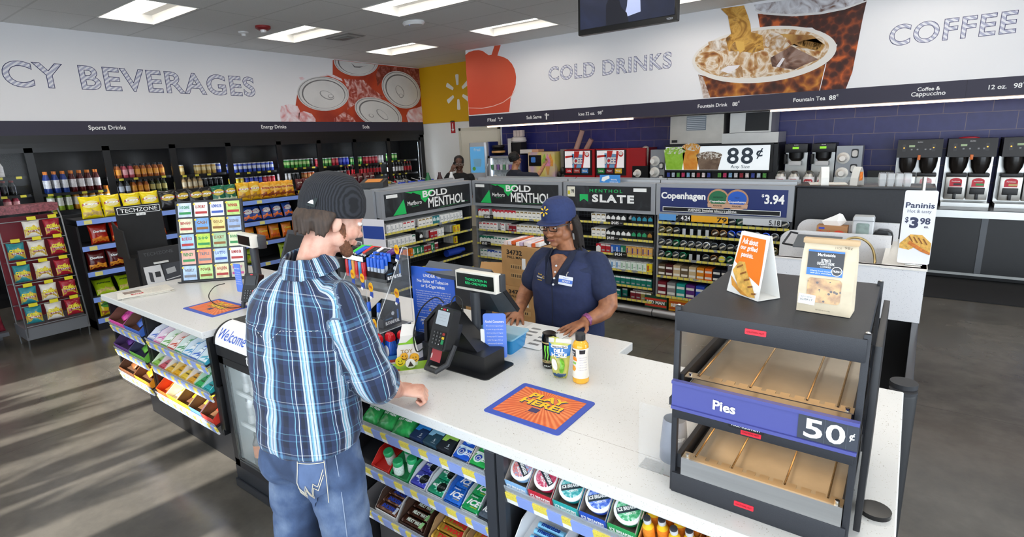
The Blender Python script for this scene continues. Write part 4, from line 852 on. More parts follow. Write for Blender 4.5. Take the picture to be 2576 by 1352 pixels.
# signs and monitor of the left register
lr=T('cash_register','left register with a black monitor facing out, half hidden by the man','cash register',(-2.70,1.86,ZT),-.05)
MB().box((-.30,-.12,0),(.2,.1,.07),bev=.006).build('base',POSB,lr);MB().box((-.03,.0,.07),(.05,.05,.3),bev=.004).build('neck',POSB,lr)
sc=MB().prism([(x,0,y)for x,y in rrect(.44,.40,.012)],(0,.035,0)).build('monitor',POSG,lr,(-.06,-.17,.28),(math.radians(-22),0,.0),smooth=0)
flat('screen',M('#121316',.2),FR((0,0,0)),rrect(.39,.35,.004),sc)
lp=T('pole_display','ivory pole display showing a dark screen at the left register','customer display',(-3.49,1.80,ZT),-.1)
MB().cyl((0,.02,0),(0,.02,.33),.026,seg=16).build('pole',POSG,lp)
q=MB().box((-.12,-.03,.315),(.10,.015,.40),bev=.004).build('housing',IVORY,lp);MB().box((-.105,-.0325,.328),(.075,-.029,.388)).build('screen',M('#0b120e',.2),q,smooth=0)
MB().box((-.09,.01,.305),(.12,.06,.39),bev=.006).build('rear_shell',POSG,lp)
t,wd,h=board('notice_board','small blue alcohol notice beside the left register pole','sign',(-3.53,1.69),(-3.47,1.70),1.155,.965,SIGNL,r=.006)
text('Alcohol Consumers:',WHITE,f,.055,.009,t,bold=.01,at=(0,.16))
for k in range(6):text('proof of age by showing',WHITE,f,.05,.007,t,at=(0,.135-.016*k),res=1)
t,wd,h=board('lottery_sign','orange UP TO $599 lottery sign standing over the left monitor','sign',(-3.29,2.0),(-2.92,2.02),1.425,ZT,M('#ef6a24',.5),r=.015)
text('WE PAY ALL WINNERS',M('#f6e04a',.4),f,.26,.022,t,bold=.04,at=(.02,.455));text('UP TO $599',M('#3b2f7a',.4),f,.31,.055,t,bold=.06,at=(.012,.395));text('UP TO $599',M('#f8e23c',.4),f,.31,.055,t,bold=.05,at=(.005,.402),off=.002)
flat('crest',WHITE,f,rrect(.06,.07,.006,-.135,.295),t);flat('crest_art',M('#5a3f9a',.5),f,[(-.16,.275),(-.15,.32),(-.135,.30),(-.12,.322),(-.11,.275),(-.135,.285)],t,off=.002)
text('TEXAS',M('#3b2f7a',.4),f,.045,.012,t,bold=.03,at=(-.135,.25))
cb_=T('cable','thin black cable looping over the left counter to the card terminal','cable');pts=[P(*p,z=h_)for p,h_ in(((565,714),1.02),((540,722),1.0),((525,745),.97),((540,765),.945),((575,775),.945),((605,772),.945),((625,755),.96))]
def smoothp(pts,n=6):
 out=[]
 for i in range(len(pts)-1):
  p0,p1,p2,p3=pts[max(i-1,0)],pts[i],pts[i+1],pts[min(i+2,len(pts)-1)]
  for k in range(n):
   s=k/n;out.append(.5*((2*p1)+(-p0+p2)*s+(2*p0-5*p1+4*p2-p3)*s*s+(-p0+3*p1-3*p2+p3)*s**3))
 return out+[pts[-1]]
MB().tube(smoothp(pts),.003,6).build('cord',BLACK,cb_)
wire2=T('cable','thin black cable curling from the right card terminal past the toy rack','cable')
MB().tube(smoothp([Vector(p)for p in((-1.49,1.53,1.24),(-1.53,1.52,1.26),(-1.60,1.50,1.20),(-1.63,1.48,1.10),(-1.60,1.46,1.03),(-1.55,1.46,1.06))]),.0028,6).tube(smoothp([Vector(p)for p in((-1.47,1.545,1.23),(-1.455,1.56,1.265),(-1.43,1.57,1.25),(-1.425,1.57,1.20))]),.0028,6).build('cord',BLACK,wire2)
# blue tray behind the register and the barcode sheets
bt=T('plastic_tray','translucent blue plastic box on the counter behind the alcohol notice','box',(-1.47,1.86,ZT),.1)
BP=M('#1f8fcf',.15,alpha=.75);mb=MB();mb.loft([[(x,y,0)for x,y in rrect(.2,.13,.012)],[(x,y,.07)for x,y in rrect(.22,.15,.014)]],cap=(True,False));mb.loft([[(x,y,.012)for x,y in rrect(.19,.12,.012)],[(x,y,.0701)for x,y in rrect(.21,.14,.014)]],cap=(True,False));mb.build('tub',BP,bt)
MB().prism([(x,y,.071)for x,y in rrect(.235,.165,.014)],(0,0,.008)).build('lid',M('#8fcbe6',.12,alpha=.6),bt)
for i,(x,y,rz)in enumerate(((-1.40,2.075,.05),(-1.385,2.06,-.06),(-1.395,2.045,.02))):
 t=T('barcode_sheet',('sheet of printed barcodes under the cashier hands, '+('bottom','middle','top')[i]+' of the pile'),'paper',(x,y,ZT+.001+.0016*i),rz,'barcode sheets')
 MB().box((-.11,-.14,0),(.11,.14,.001)).build('sheet',M('#eeeeec',.25),t,smooth=0)
 if i==2:
  for r in range(5):
   for c in range(2):
    mb=MB();rr=random.Random(r*7+c);xx=-.075+c*.095
    for k in range(9):w_=.002+rr.random()*.004;mb.box((xx,-.1+r*.045,.0011),(xx+w_,-.1+r*.045+.02,.0014));xx+=w_+.0025
    mb.build('barcode',M('#3a3a40',.6),t,smooth=0)
for i,(x,y,rz)in enumerate(((-4.18,1.39,1.35),(-4.19,1.375,1.28),(-4.185,1.385,1.42))):
 t=T('newspaper','folded newspaper on the left end of the counter, '+('bottom','middle','top')[i]+' of the pile','newspaper',(x,y,ZT+.001+.005*i),rz,'newspapers on the counter')
 MB().box((-.15,-.1,0),(.15,.1,.0045),bev=.0015).build('paper',M('#d9d5cb',.8,n=.06,ns=90),t)
 if i==2:
  f0=frame((0,0,.0045),(-1,0,0),(0,-1,0));flat('masthead',M('#b8322f',.6),f0,[(.02,.02),(.09,.02),(.09,.055),(.02,.055)],t,0);text('SALE',WHITE,f0,.05,.02,t,bold=.03,at=(.055,.037),off=.0014)
  for k in range(5):text('local news of the week',M('#6a6864',.7),f0,.1,.008,t,at=(-.05,.06-.025*k),off=.0006,res=1)
  flat('photo',M('#8a7a70',.7,n=.5,ns=50),f0,[(.02,-.08),(.12,-.08),(.12,.0),(.02,.0)],t,0)
A,B=P(459,712,z=ZT),P(620,700,z=ZT);d=B-A;wd=d.length;ang=math.atan2(d.y,d.x)
ls=T('ticket_display','tilted lottery scratch-ticket display of twenty pockets on the left counter','display',(A.x,A.y,ZT),(math.radians(-12),0,ang))
hh=.60
MB().box((-.008,0,0),(wd+.01,.03,hh),bev=.004).build('frame',M('#24272e',.4),ls)
MB().prism([(-.02,-.03,0),(wd+.02,-.03,0),(wd+.02,.05,0),(-.02,.05,0)],(0,0,.008)).build('foot',POSB,ls,smooth=0)
cols=['#c9d4ea','#e4e4da','#f1f1ee','#b9d67a','#d9d9b8','#6f9fd8','#e8d68a','#9db4dc','#9cc2ec','#b8d84a','#a4c49a','#d6dfb8','#e0a89a','#e88a6a','#b4cbe0','#eeeeec','#a9c4e4','#b8dc8a','#e0d8a8','#c4c0a8']
words=['LOOSE CHANGE','LUXURY','REMINDER','WINNER','BINGO','CASH','GOLD','CROSSWORD','BLUE ICE','500','LUCKY','BONUS','FRENZY','TRIPLE','LOTTO','REMINDER','WEEKLY','POWER','GOLDEN','MONEY']
cw_,ch=wd/4,(hh-.02)/5
for r in range(5):
 for c in range(4):
  k=r*4+c;x0,z0=c*cw_+.006,hh-.012-(r+1)*ch+.008;col=cols[k]
  p=MB().box((x0+.006,-.004,z0),(x0+cw_-.012,0,z0+ch-.012)).build('ticket_pocket',M(col,.3,n=.22,ns=28),ls,smooth=0)
  f=FR((x0+cw_/2,-.004,z0+ch/2))
  rr=random.Random(k);c2=('#3a58b0','#b02a2a','#7a7a80','#2a8a4a','#8a5a1c','#c04a90')[rr.randrange(6)]
  text(words[k],M(c2,.4),f,cw_*.62,ch*.2,p,bold=.03,at=(-.004,ch*.12),res=1);flat('band',M(c2,.45),f,[(-cw_*.38,-ch*.33),(cw_*.34,-ch*.33),(cw_*.34,-ch*.18),(-cw_*.38,-ch*.18)],p)
  flat('number_tag',M('#e8c83c',.4),f,[(-cw_*.5,ch*.3),(-cw_*.42,ch*.38),(-cw_*.34,ch*.3),(-cw_*.42,ch*.22)],p,off=.003)
_b=set(COL.objects)
AC=M('#dfe6ea',.04,alpha=.07,spec=.5);ACE=M('#f2f5f6',.15,alpha=.55)
ld=T('lighter_display','clear acrylic two-tier lighter display on a black riser beside the man','display',(-2.05,1.52,ZT),0)
MB().box((0,.02,0),(.32,.26,.10),bev=.004).build('riser',POSB,ld)
zb=.105;prof=[(0,zb),(.30,zb),(.30,.47),(.24,.50),(.20,.44),(.12,.42),(.06,.30),(.02,.28),(-.02,.16)]
for x in(-.01,.325):MB().prism([(x,y,z)for y,z in((-.03,zb),(.27,zb),(.27,.50),(.23,.51),(.10,.33),(.06,.33),(-.03,.17))],(.004,0,0)).build('side_panel',AC,ld,smooth=0)
mb=MB()
for x in(-.008,.327):
 for a,b in zip(((-.03,zb),(.27,zb),(.27,.50),(.23,.51),(.10,.33),(-.03,.17)),((.27,zb),(.27,.50),(.23,.51),(.10,.33),(-.03,.17),(-.03,zb))):mb.tube([(x,a[0],a[1]),(x,b[0],b[1])],.0022,6)
mb.build('polished_edge',ACE,ld)
for z,y0,y1 in((zb,-.03,.27),(.315,.07,.27)):MB().box((-.01,y0,z-.004),(.329,y1,z)).box((-.01,y0,z),(.329,y0+.003,z+.05)).build('tier',AC,ld,smooth=0)
# cartons, lighters and fuel bottles on its tiers
def fuel_carton(y,z,label,col='#16181c'):
 t=T('fuel_carton',label,'carton',(-1.865,y,z),0);w_,d_=.13,.11
 mb=MB();mb.box((0,0,0),(w_,.003,.045)).box((0,d_-.003,0),(w_,d_,.10));mb.box((0,0,0),(w_,d_,.003))
 for x in(0,w_-.003):mb.prism([(x,0,0),(x,d_,0),(x,d_,.10),(x,0,.045)],(.003,0,0))
 mb.build('tray',M(col,.4),t,smooth=0)
 f_=frame((w_,0,0),(0,1,0),(0,0,1));text('BUTANE FUEL',WHITE,f_,.085,.016,t,bold=.05,at=(.055,.02));text('nanolite',M('#7ab0e0',.4),f_,.04,.009,t,at=(.035,.04));flat('seal',M('#d9dce0',.4),f_,ell(.06,.06,.009,.009,16),t);flat('bottle_print',M('#3a6ab0',.4),f_,rrect(.01,.045,.003,.09,.05),t)
 return t
fuel_carton(1.60,ZT+.317,'black butane fuel carton on the upper tier of the lighter display');fuel_carton(1.55,ZT+.107,'black butane fuel carton on the lower tier of the lighter display')
fb=T('fuel_bottle','x','bottle');MB().cyl((0,0,0),(0,0,.075),.0085,seg=12).build('body',M('#c8d4e4',.12,alpha=.8),fb);MB().lathe([(.0095,.06),(.0095,.1),(.0085,.103)],seg=12).build('cap',M('#1f5fd0',.3),fb)
for r in range(3):
 for c in range(5):dup(fb,(-1.857+.024*c,1.615+.03*r,ZT+.322+.01*r),0,'blue-capped fuel bottle, upper tier carton, row %s, %s from left'%(ORD[r],ORD[c]),'blue-capped fuel bottles')
for i,(x,y)in enumerate(((-1.85,1.575),(-1.81,1.595))):dup(fb,(x,y,ZT+.112),(.0,.15*i,0),'blue-capped fuel bottle in the lower carton, %s one'%('left','right')[i],'blue-capped fuel bottles')
drop(fb)
lt_=[]
for i,c in enumerate(('#c8242c','#5aa8e0','#d02a30','#d89a3c','#2f6ac8','#c8242c')):
 t=T('torch_lighter','%s torch lighter on the upper tier of the display, %s from right'%({'#c8242c':'red','#5aa8e0':'light blue','#d02a30':'bright red','#d89a3c':'amber','#2f6ac8':'blue'}[c],ORD[5-i]),'lighter',(-2.03+.029*(5-i)if i<0 else-1.885-.028*i,1.605+.004*i,ZT+.317),.1*(i%2),'torch lighters')
 MB().lathe([(.011,0),(.0125,.004),(.0125,.08),(.011,.085)],seg=12).build('body',M(c,.12,alpha=.92),t);MB().box((-.012,-.012,.085),(.012,.012,.10),bev=.003).cyl((0,-.003,.10),(0,-.003,.115),.008,seg=10).build('head',M('#2a2c30',.3,.6),t);MB().box((-.014,-.0155,.09),(.014,-.0125,.112)).build('price_sticker',WHITE,t,smooth=0)
rr=random.Random(5)
for i,c in enumerate(('#1d1f24','#3bd04a','#1f5fd0','#d8342c','#1d1f24','#e8e4ea','#24262c','#5a2a70')):
 t=T('torch_lighter','%s novelty torch lying on the top of the lighter display, %s from left'%({'#1d1f24':'black','#3bd04a':'lime','#1f5fd0':'blue','#d8342c':'red','#e8e4ea':'silver','#24262c':'charcoal','#5a2a70':'violet'}[c],ORD[i]),'lighter',(-2.03+.036*i,1.72+.02*(i%2),ZT+.425),(0,0,0),'torch lighters')
 MB().tube([(-.02,-.05,0),(-.005,0,.02),(.0,.05,.012)],[.011,.015,.009],10).build('body',M(c,.25),t);MB().cyl((-.02,-.05,0),(-.026,-.07,-.008),.008,seg=10).build('nozzle',M('#b9bcc0',.25,.9),t)
tr=T('lighter_tray','black inner tray holding loose torches in the lighter display','tray',(-2.045,1.66,ZT+.317));MB().box((0,.0,0),(.315,.003,.09)).box((0,.11,0),(.315,.113,.1)).box((0,0,.085),(.315,.11,.09)).build('body',POSB,tr,smooth=0)
for i,(x,c)in enumerate(((-1.93,'#c8641c'),(-1.96,'#3a3c42'),(-1.99,'#b8501c'),(-2.02,'#2a2c32'))):
 t=T('torch_lighter',('amber','grey','rust','dark')[i]+' torch lighter on the lower tier of the display','lighter',(x,1.55,ZT+.107),0,'torch lighters');MB().lathe([(.011,0),(.0125,.004),(.0125,.05),(.008,.06)],seg=12).build('body',M(c,.15),t);MB().box((-.01,-.01,.06),(.01,.01,.078),bev=.003).build('head',POSB,t)
for o in set(COL.objects)-_b:
 if o.parent is None:o.location.x-=.165;o.location.y=1.53+(o.location.y-1.53)*.72
ld.scale=(1,.72,.92)
YC=M('#f2b414',.4)
def price_spot(pos,label,rz=-.2):
 t=T('price_spot',label,'price tag',pos,rz,'99-cent round price tags');f_=FR((0,0,0));flat('disc',YC,f_,ell(0,0,.02,.022,24),t,off=0,th=.0015);text('99\u00a2',M('#c8541c',.4),f_,.024,parent=t,bold=.03,off=.003)
 flat('hanger',M('#2a4aa8',.4),f_,[(-.012,-.02),(.014,-.024),(.01,-.05),(-.02,-.045)],t,off=-.002);flat('hanger_tip',WHITE,f_,[(-.02,-.045),(-.002,-.047),(-.008,-.06),(-.024,-.056)],t,off=-.001)
for(px,py,y),lb in zip(((998,628,1.62),(933,583+140,1.55),(911,700,1.56),(998,738,1.6),(942,815,1.48),(887,690,1.56)),('round yellow price tag at the top corner of the lighter display','round yellow price tag under the fuel bottles on the upper tier','round yellow price tag below the red lighters, second from left','round yellow price tag on the inner panel of the lower tier','round yellow price tag at the front corner of the lower tier','round yellow price tag nearest the man on the upper tier')):
 price_spot(tuple(P(px,py,y=y-.03)),lb)
ct_=T('creamer_tray','blue and orange display tray holding creamer bottles at the front of the riser','tray',(-1.815,1.40,ZT),.95)
mb=MB();mb.box((0,0,0),(.17,.085,.003)).box((0,0,0),(.17,.003,.03)).box((0,.082,0),(.17,.085,.05)).box((0,0,0),(.003,.085,.04)).box((.167,0,0),(.17,.085,.04));mb.build('tray',M('#2f7ac8',.4),ct_,smooth=0);MB().box((0,-.001,0),(.17,0,.012)).build('band',M('#a8342a',.4),ct_,smooth=0);flat('flash',M('#f0a020',.4),FR((.02,-.001,.02)),ell(0,0,.018,.012,12),ct_)
cr=T('creamer_bottle','x','bottle');MB().loft([[(x,y,z)for x,y in rrect(.046*s,.034*s,.012*s)]for z,s in((0,.9),(.007,1.15),(.035,1.25),(.072,1.15),(.086,.95))]).build('body',M('#1f58c0',.2,n=.12,ns=40),cr,smooth=60);MB().loft([[(x,y,z)for x,y in rrect(.04*s,.03*s,.01*s)]for z,s in((.086,1.1),(.096,1.25),(.112,1.1),(.122,.7))]).build('cap',M('#d0202a',.2),cr,smooth=60);flat('label',M('#f0ece6',.35),FR((0,-.0218,.04)),ell(0,0,.019,.028,16),cr)
for i in range(3):dup(cr,(-1.815+.03*math.cos(.95)*0+(.03+.054*i)*math.cos(.95)-.04*math.sin(.95),1.40+(.03+.054*i)*math.sin(.95)+.04*math.cos(.95),ZT+.004),.95-PI/2+.5,'blue creamer bottle with red cap, %s in the tray'%('nearest the man','middle one','furthest one')[i],'red-capped creamer bottles')
drop(cr)
# smiley toy rack
ty=T('toy_rack','white card rack on a lime base with smiling round charms beside the card terminal','toy display',(-1.655,1.455,ZT),.85)
MB().box((-.075,-.055,0),(.085,.06,.005)).build('base',M('#9fd02c',.4),ty,smooth=0);MB().box((-.075,-.058,0),(.085,-.055,.018)).build('front_flap',M('#c9c6b8',.5,n=.2,ns=50),ty,smooth=0)
MB().prism([(-.045,0,.02),(.04,0,.012),(.05,0,.06),(.035,0,.15),(-.02,0,.15),(-.04,0,.09)],(0,.008,0)).build('card',M('#f0eeea',.5),ty,smooth=0);MB().prism([(-.022,0,.15),(.037,0,.15),(.045,.03,.185),(-.01,.03,.19)],(0,.003,.002)).build('card_top',M('#f0eeea',.5),ty,smooth=0)
flat('stripe',M('#8ccf2e',.4),FR((0,0,0)),[(-.03,.12),(.0,.12),(.03,.142),(.036,.128),(.04,.112),(-.034,.112)],ty);text('TOY',M('#a88c5a',.5),FR((0,0,.08)),.05,parent=ty,bold=.02)
for x,z,c,r in((-.03,.04,'#ecd420',.021),(.012,.028,'#f3f2ee',.022),(.03,.05,'#f0b020',.02),(-.012,.06,'#f0b020',.016)):
 ch_=MB().lathe([(r,0),(r,.006),(r*.9,.009)],seg=24,mat=Matrix.Translation((x,-.004-.004*(x==.012),z))@Matrix.Rotation(PI/2,4,'X')).build('charm',M(c,.35),ty);fc=FR((x,-.0135-.004*(x==.012),z))
 if c=='#f3f2ee':flat('charm_print',M('#3a2a20',.5),fc,[(-.012,-.01),(.012,-.01),(.0,.013)],ch_)
 else:
  for ex in(-.006,.006):flat('eye',BLACK,fc,ell(ex,.005,.002,.003,10),ch_)
  MB().tube([fc@Vector((.011*math.cos(a),.011*math.sin(a)+.001,.001))for a in[PI*1.15+k*PI*.7/6 for k in range(7)]],.0012,5).build('smile',BLACK,ch_)
for x,y in((-.045,-.02),(-.01,-.045)):MB().ball((x,y,.007),.009,sc=(1.3,1,.5)).build('foot',M('#a8603a',.4),ty)
wl=T('wallet','black wallet lying on the counter by the man wrist','wallet',(-1.70,1.315,ZT),.6);MB().box((-.05,-.03,0),(.05,.03,.014),bev=.005).build('cover',POSB,wl);MB().box((-.045,-.026,.0135),(.045,.026,.0155)).build('note',M('#4a5a48',.6),wl,smooth=0)
# drinks being bought
mc=T('drink_can','tall black energy drink can with green claw mark on the counter','can',(-1.151,1.79,ZT),.35)
p=[(.024,0),(.031,.008),(.031,.11),(.031,.132),(.0275,.147),(.0285,.15),(.026,.152)];MB().lathe(p,seg=28).build('body',M('#111214',.22,.5),mc)
MB().lathe([(.0275,.1485),(.0285,.1515),(.0265,.153),(.025,.149),(0.001,.149)],seg=28).build('lid',M('#1b1c1f',.25,.8),mc);flat('tab',M('#5fbf2a',.4),frame((0,0,.1495),(1,0,0),(0,1,0)),rrect(.018,.011,.004),mc)
def cyl_warp(r):return lambda x,y,z:(math.sin(x/r)*(r+z),-math.cos(x/r)*(r+z),y)
cwp=cyl_warp(.031)
def wrap(t,name,pts,mat,warp,off=.0008,n=8):
 """strip between two side curves, wrapped on a can"""
 mb=MB();rows=[[warp(x0+(x1-x0)*k/n,y,off)for k in range(n+1)]for x0,x1,y in pts];R=[mb.ring(r)for r in rows]
 for a,b in zip(R,R[1:]):mb.bridge(a,b,0,False)
 return mb.build(name,mat,t,smooth=80)
for x in(-.012,0,.012):wrap(mc,'claw_mark',[(x-.004,x+.004,.105),(x-.0045,x+.002,.085),(x-.001,x+.0035,.065),(x-.0035,x+.0005,.048),(x-.001,x-.0005,.036)],M('#7fe04a',.35),cwp,n=2)
wrap(mc,'gold_band',[(-.047,.047,.028),(-.047,.047,.040)],M('#c9b078',.3,.4),cwp,n=24);wrap(mc,'gold_band',[(-.047,.047,.112),(-.047,.047,.118)],M('#c9b078',.3,.4),cwp,n=24)
text('EXTRA STRENGTH',BLACK,IDM,.06,.007,mc,bold=.02,at=(0,.034),warp=cwp,off=.0016);text('IMPACT',WHITE,IDM,.04,.007,mc,at=(0,.014),warp=cwp,off=.0012)
dpk,wd_=pillow('pickle_pouch','clear dill pickle pouch with a blue header standing before the black can','pouch',.095,.165,.036,M('#cfcf6a',.12,alpha=.85,n=.25,ns=16));dpk.location=(-1.055,1.715,ZT+.002);dpk.rotation_euler=(math.radians(-4),0,.28)
for ch in dpk.children:
 for v in ch.data.vertices:v.co.x*=(.52+.48*min(1,(v.co.z/.165)**.55*1.12))
def wdk(x,y,z):q=wd_(x,y,z);s=.52+.48*min(1,(max(y,.001)/.165)**.55*1.12);return q[0]*s,q[1]-.001,q[2]
decal(dpk,wdk,'blue_header',[(-.045,.092),(-.01,.088),(.03,.096),(.045,.1),(.046,.145),(-.046,.145)],M('#1d6fb8',.25));decal(dpk,wdk,'clear_top',[(-.046,.146),(.046,.146),(.047,.164),(-.047,.164)],M('#d8d5cc',.2))
decal(dpk,wdk,'name_band',rrect(.07,.013,.006,0,.134),M('#f3f3f0',.3),off=.002);btext(dpk,wdk,"VAN HOLTEN'S",'#20242c',0,.134,.062,.008,off=.003)
btext(dpk,wdk,'DILL','#ffffff',0,.118,.045,.016,.06,off=.002);btext(dpk,wdk,'PICKLE','#ffffff',0,.1005,.066,.016,.06,off=.002)
decal(dpk,wdk,'garlic_print',ell(-.022,.06,.015,.025,16,.2),M('#efece4',.3),off=.002);decal(dpk,wdk,'pickle_print',[(.004,.084),(.014,.088),(.024,.08),(.028,.06),(.026,.038),(.02,.026),(.008,.026),(.002,.04),(.008,.06),(.003,.075)],M('#6fb02e',.25,n=.35,ns=90),off=.003)
decal(dpk,wdk,'foot_band',[(-.04,.022),(.04,.024),(.036,.012),(.0,.004),(-.036,.01)],M('#26456a',.3),off=.002)
oj=T('juice_bottle','orange juice bottle with a black cap beside the pickle pouch','bottle',(-.972,1.735,ZT),.1)
MB().lathe([(.028,0),(.0325,.006),(.0325,.02),(.030,.05),(.0272,.095),(.029,.125),(.032,.145),(.031,.158),(.022,.17),(.017,.175),(.017,.178)],seg=28).build('body',M('#f0b02c',.12,coat=.5,n=.06,ns=30),oj)
MB().lathe([(.0185,.174),(.0195,.177),(.0195,.198),(.017,.201)],seg=28).build('cap',M('#232427',.45),oj)
rj=lambda y:.0325+(y-.02)*(-.0025/.03)if y<.05 else.030-(y-.05)*(.0028/.045)if y<.095 else.0272+(y-.095)*(.0018/.03)if y<.125 else.029+(y-.125)*.15
ojw=lambda x,y,z:(math.sin(x/.03)*(rj(y)+z),-math.cos(x/.03)*(rj(y)+z),y)
rows=[.024+.122*k/10 for k in range(11)]
wrap(oj,'label',[(-.062,.062,y)for y in rows],M('#efe9de',.35,n=.06,ns=40),ojw,n=24)
wrap(oj,'black_panel',[(-.045,-.008,.112),(-.045,-.006,.14)],M('#26262b',.35),ojw,.0018);wrap(oj,'black_panel',[(.008,.03,.125),(.008,.03,.142)],M('#26262b',.35),ojw,.0018);wrap(oj,'orange_band',[(-.045,-.003,.094),(-.045,-.006,.110)],M('#f08a1e',.35),ojw,.0018)
wrap(oj,'fruit_print',[(-.042,-.012,.052),(-.042,-.006,.062),(-.042,-.012,.072)],M('#f4a83a',.35),ojw,.0018);wrap(oj,'leaf_print',[(-.03,-.008,.08),(-.026,-.006,.088)],M('#8cc860',.35),ojw,.0018)
text('Minute',WHITE,IDM,.03,.008,oj,bold=.03,at=(-.026,.131),warp=ojw,off=.003);text('Maid',WHITE,IDM,.022,.008,oj,bold=.03,at=(-.026,.12),warp=ojw,off=.003)
for k in range(6):text('nutrition facts',M('#9a93b0',.5),IDM,.034,.004,oj,at=(.022,.11-.01*k),warp=ojw,off=.0025,res=1)
# things on the warmer
tt=T('table_tent','orange and white folded panini tent card on top of the warmer','tent card',(-.312,1.497,1.4525),-.62)
hw,hd,h=.058,.034,.165;wht=M('#f2f1ee',.5)
def tent(y):s=-1 if y<0 else 1;return MB().prism([(-hw,s*hd,0),(hw,s*hd,0),(hw*.86,s*.002,h),(-hw*.86,s*.002,h)],(0,.002*s,0)).build('panel',wht,tt,smooth=0)
fp=tent(-1);tent(1);MB().prism([(-hw,-hd,0),(hw,-hd,0),(hw,hd,0),(-hw,hd,0)],(0,0,.0015)).build('bottom_flap',wht,tt,smooth=0)
ff=frame((0,-hd-.0022,0),(1,0,0),(0,(hd-.002)/h,1))@Matrix.Scale(.8,4,(1,0,0));flat('orange_print',M('#e8791e',.45),ff,[(-.061,.085),(-.052,.158),(.052,.158),(.061,.085),(.064,.04),(.0,.06)],tt,off=.0006)
bread=M('#d9a850',.6,n=.3,ns=60)
flat('sandwich_print',bread,ff,[(-.062,.06),(-.04,.088),(-.015,.09),(.0,.07),(.05,.02),(.06,.006),(.03,.004),(-.02,.02)],tt,off=.0016);flat('sandwich_print',M('#c88a34',.6,n=.3,ns=40),ff,[(-.064,.045),(-.02,.02),(.03,.004),(.05,.003),(.0,.004),(-.05,.02)],tt,off=.0022)
for k in range(5):flat('grill_mark',M('#8a5420',.6),ff,[(-.045+.022*k,.072-.014*k),(-.02+.02*k,.083-.016*k),(-.018+.02*k,.079-.016*k),(-.043+.022*k,.068-.014*k)],tt,off=.003)
for s,z,w_ in(('Ask about',.145,.07),('our grilled',.126,.076),('paninis.',.107,.055)):text(s,WHITE,ff,w_,.016,tt,bold=.03,at=(-.01,z),off=.0024)
cbg=T('cookie_bag','kraft paper cookie bag with a window on top of the warmer','bag',(-.135,1.437,1.4525),-.06)
KR=M('#d6c8ae',.7,n=.08,ns=25,bump=.25,bs=30)
MB().loft([[(-.056,-.032,0),(.056,-.032,0),(.056,.032,0),(-.056,.032,0)],[(-.056,-.03,.06),(.056,-.03,.06),(.055,.03,.06),(-.055,.03,.06)],[(-.055,-.02,.13),(.055,-.02,.13),(.055,.02,.13),(-.055,.02,.13)],[(-.054,-.006,.165),(.054,-.006,.165),(.054,.006,.165),(-.054,.006,.165)],[(-.054,-.004,.174),(.054,-.004,.174),(.054,.004,.174),(-.054,.004,.174)]]).build('bag',KR,cbg,smooth=0)
MB().box((-.057,-.012,.163),(.057,.008,.175),bev=.002).build('folded_top',M('#c9ac86',.7),cbg)
fb_=frame((0,-.032,0),(1,0,0),(0,.05,1));f2_=frame((0,-.0305,.058),(1,0,0),(0,.14,1))
flat('label_dark',M('#3b3d42',.5),f2_,[(-.042,.05),(.032,.05),(.032,.09),(-.042,.09)],cbg,off=.001);flat('label_blue',M('#3f7ad0',.5),f2_,[(-.042,.033),(.032,.033),(.032,.05),(-.042,.05)],cbg,off=.001);flat('label_blue',M('#3f7ad0',.5),f2_,[(-.042,.088),(.032,.088),(.032,.092),(-.042,.092)],cbg,off=.0012)
for s,z,w_,b in(('Marketside',.082,.036,.02),('ULTIMATE',.069,.02,.02),('CHOCOLATE CHUNK',.0615,.036,.02),('COOKIES',.054,.022,.01),('Chewy fresh baked cookies',.043,.06,0),('with giant chocolate chunks',.038,.06,0)):text(s,WHITE,f2_,w_,.007 if b>.01 else.004,cbg,bold=b,at=(-.004,z),off=.0022)
flat('seal',WHITE,f2_,ell(.02,.046,.011,.011,20),cbg,off=.0016);flat('seal_core',M('#3b3d42',.5),f2_,ell(.02,.046,.0095,.0095,20),cbg,off=.0024);text('FRESH',WHITE,f2_,.016,.005,cbg,bold=.02,at=(.02,.046),off=.0036)
g=G('cookies_in_window');co=g.coord('Object');v=g.n('TexVoronoi',{0:co,'Scale':75}).outputs[0];n_=g.n('TexNoise',{0:co,'Scale':40,'Detail':6}).outputs[0]
g.set('Base Color',g.mix(g.math('LESS_THAN',v,.22),g.ramp(n_,[(.35,lin('#8a5a28')),(.6,lin('#d0a05c'))]),lin('#3a2418')));g.set('Roughness',.12);g.set('Coat Weight',.6)
flat('window',g.m,fb_,rrect(.07,.058,.008,-.002,.055),cbg,off=.0012)
flat('date_sticker',WHITE,fb_,[(-.054,.02),(-.018,.018),(-.017,.042),(-.053,.044)],cbg,off=.002);text('02/09/17',M('#4a4a50',.5),fb_,.026,.005,cbg,at=(-.036,.03),off=.0035);text('BEST IF USED BY',M('#4a4a50',.5),fb_,.024,.003,cbg,at=(-.036,.037),off=.0035)
text('NET WT 4.8 OZ (136g)',M('#7a6c58',.6),fb_,.03,.003,cbg,at=(0,.008),off=.0015);text('3 FOR',M('#8a7c66',.6),f2_,.014,.005,cbg,at=(.018,.1),off=.002);text('98\u00a2',M('#6a5c48',.6),f2_,.016,.007,cbg,at=(.038,.101),off=.002)
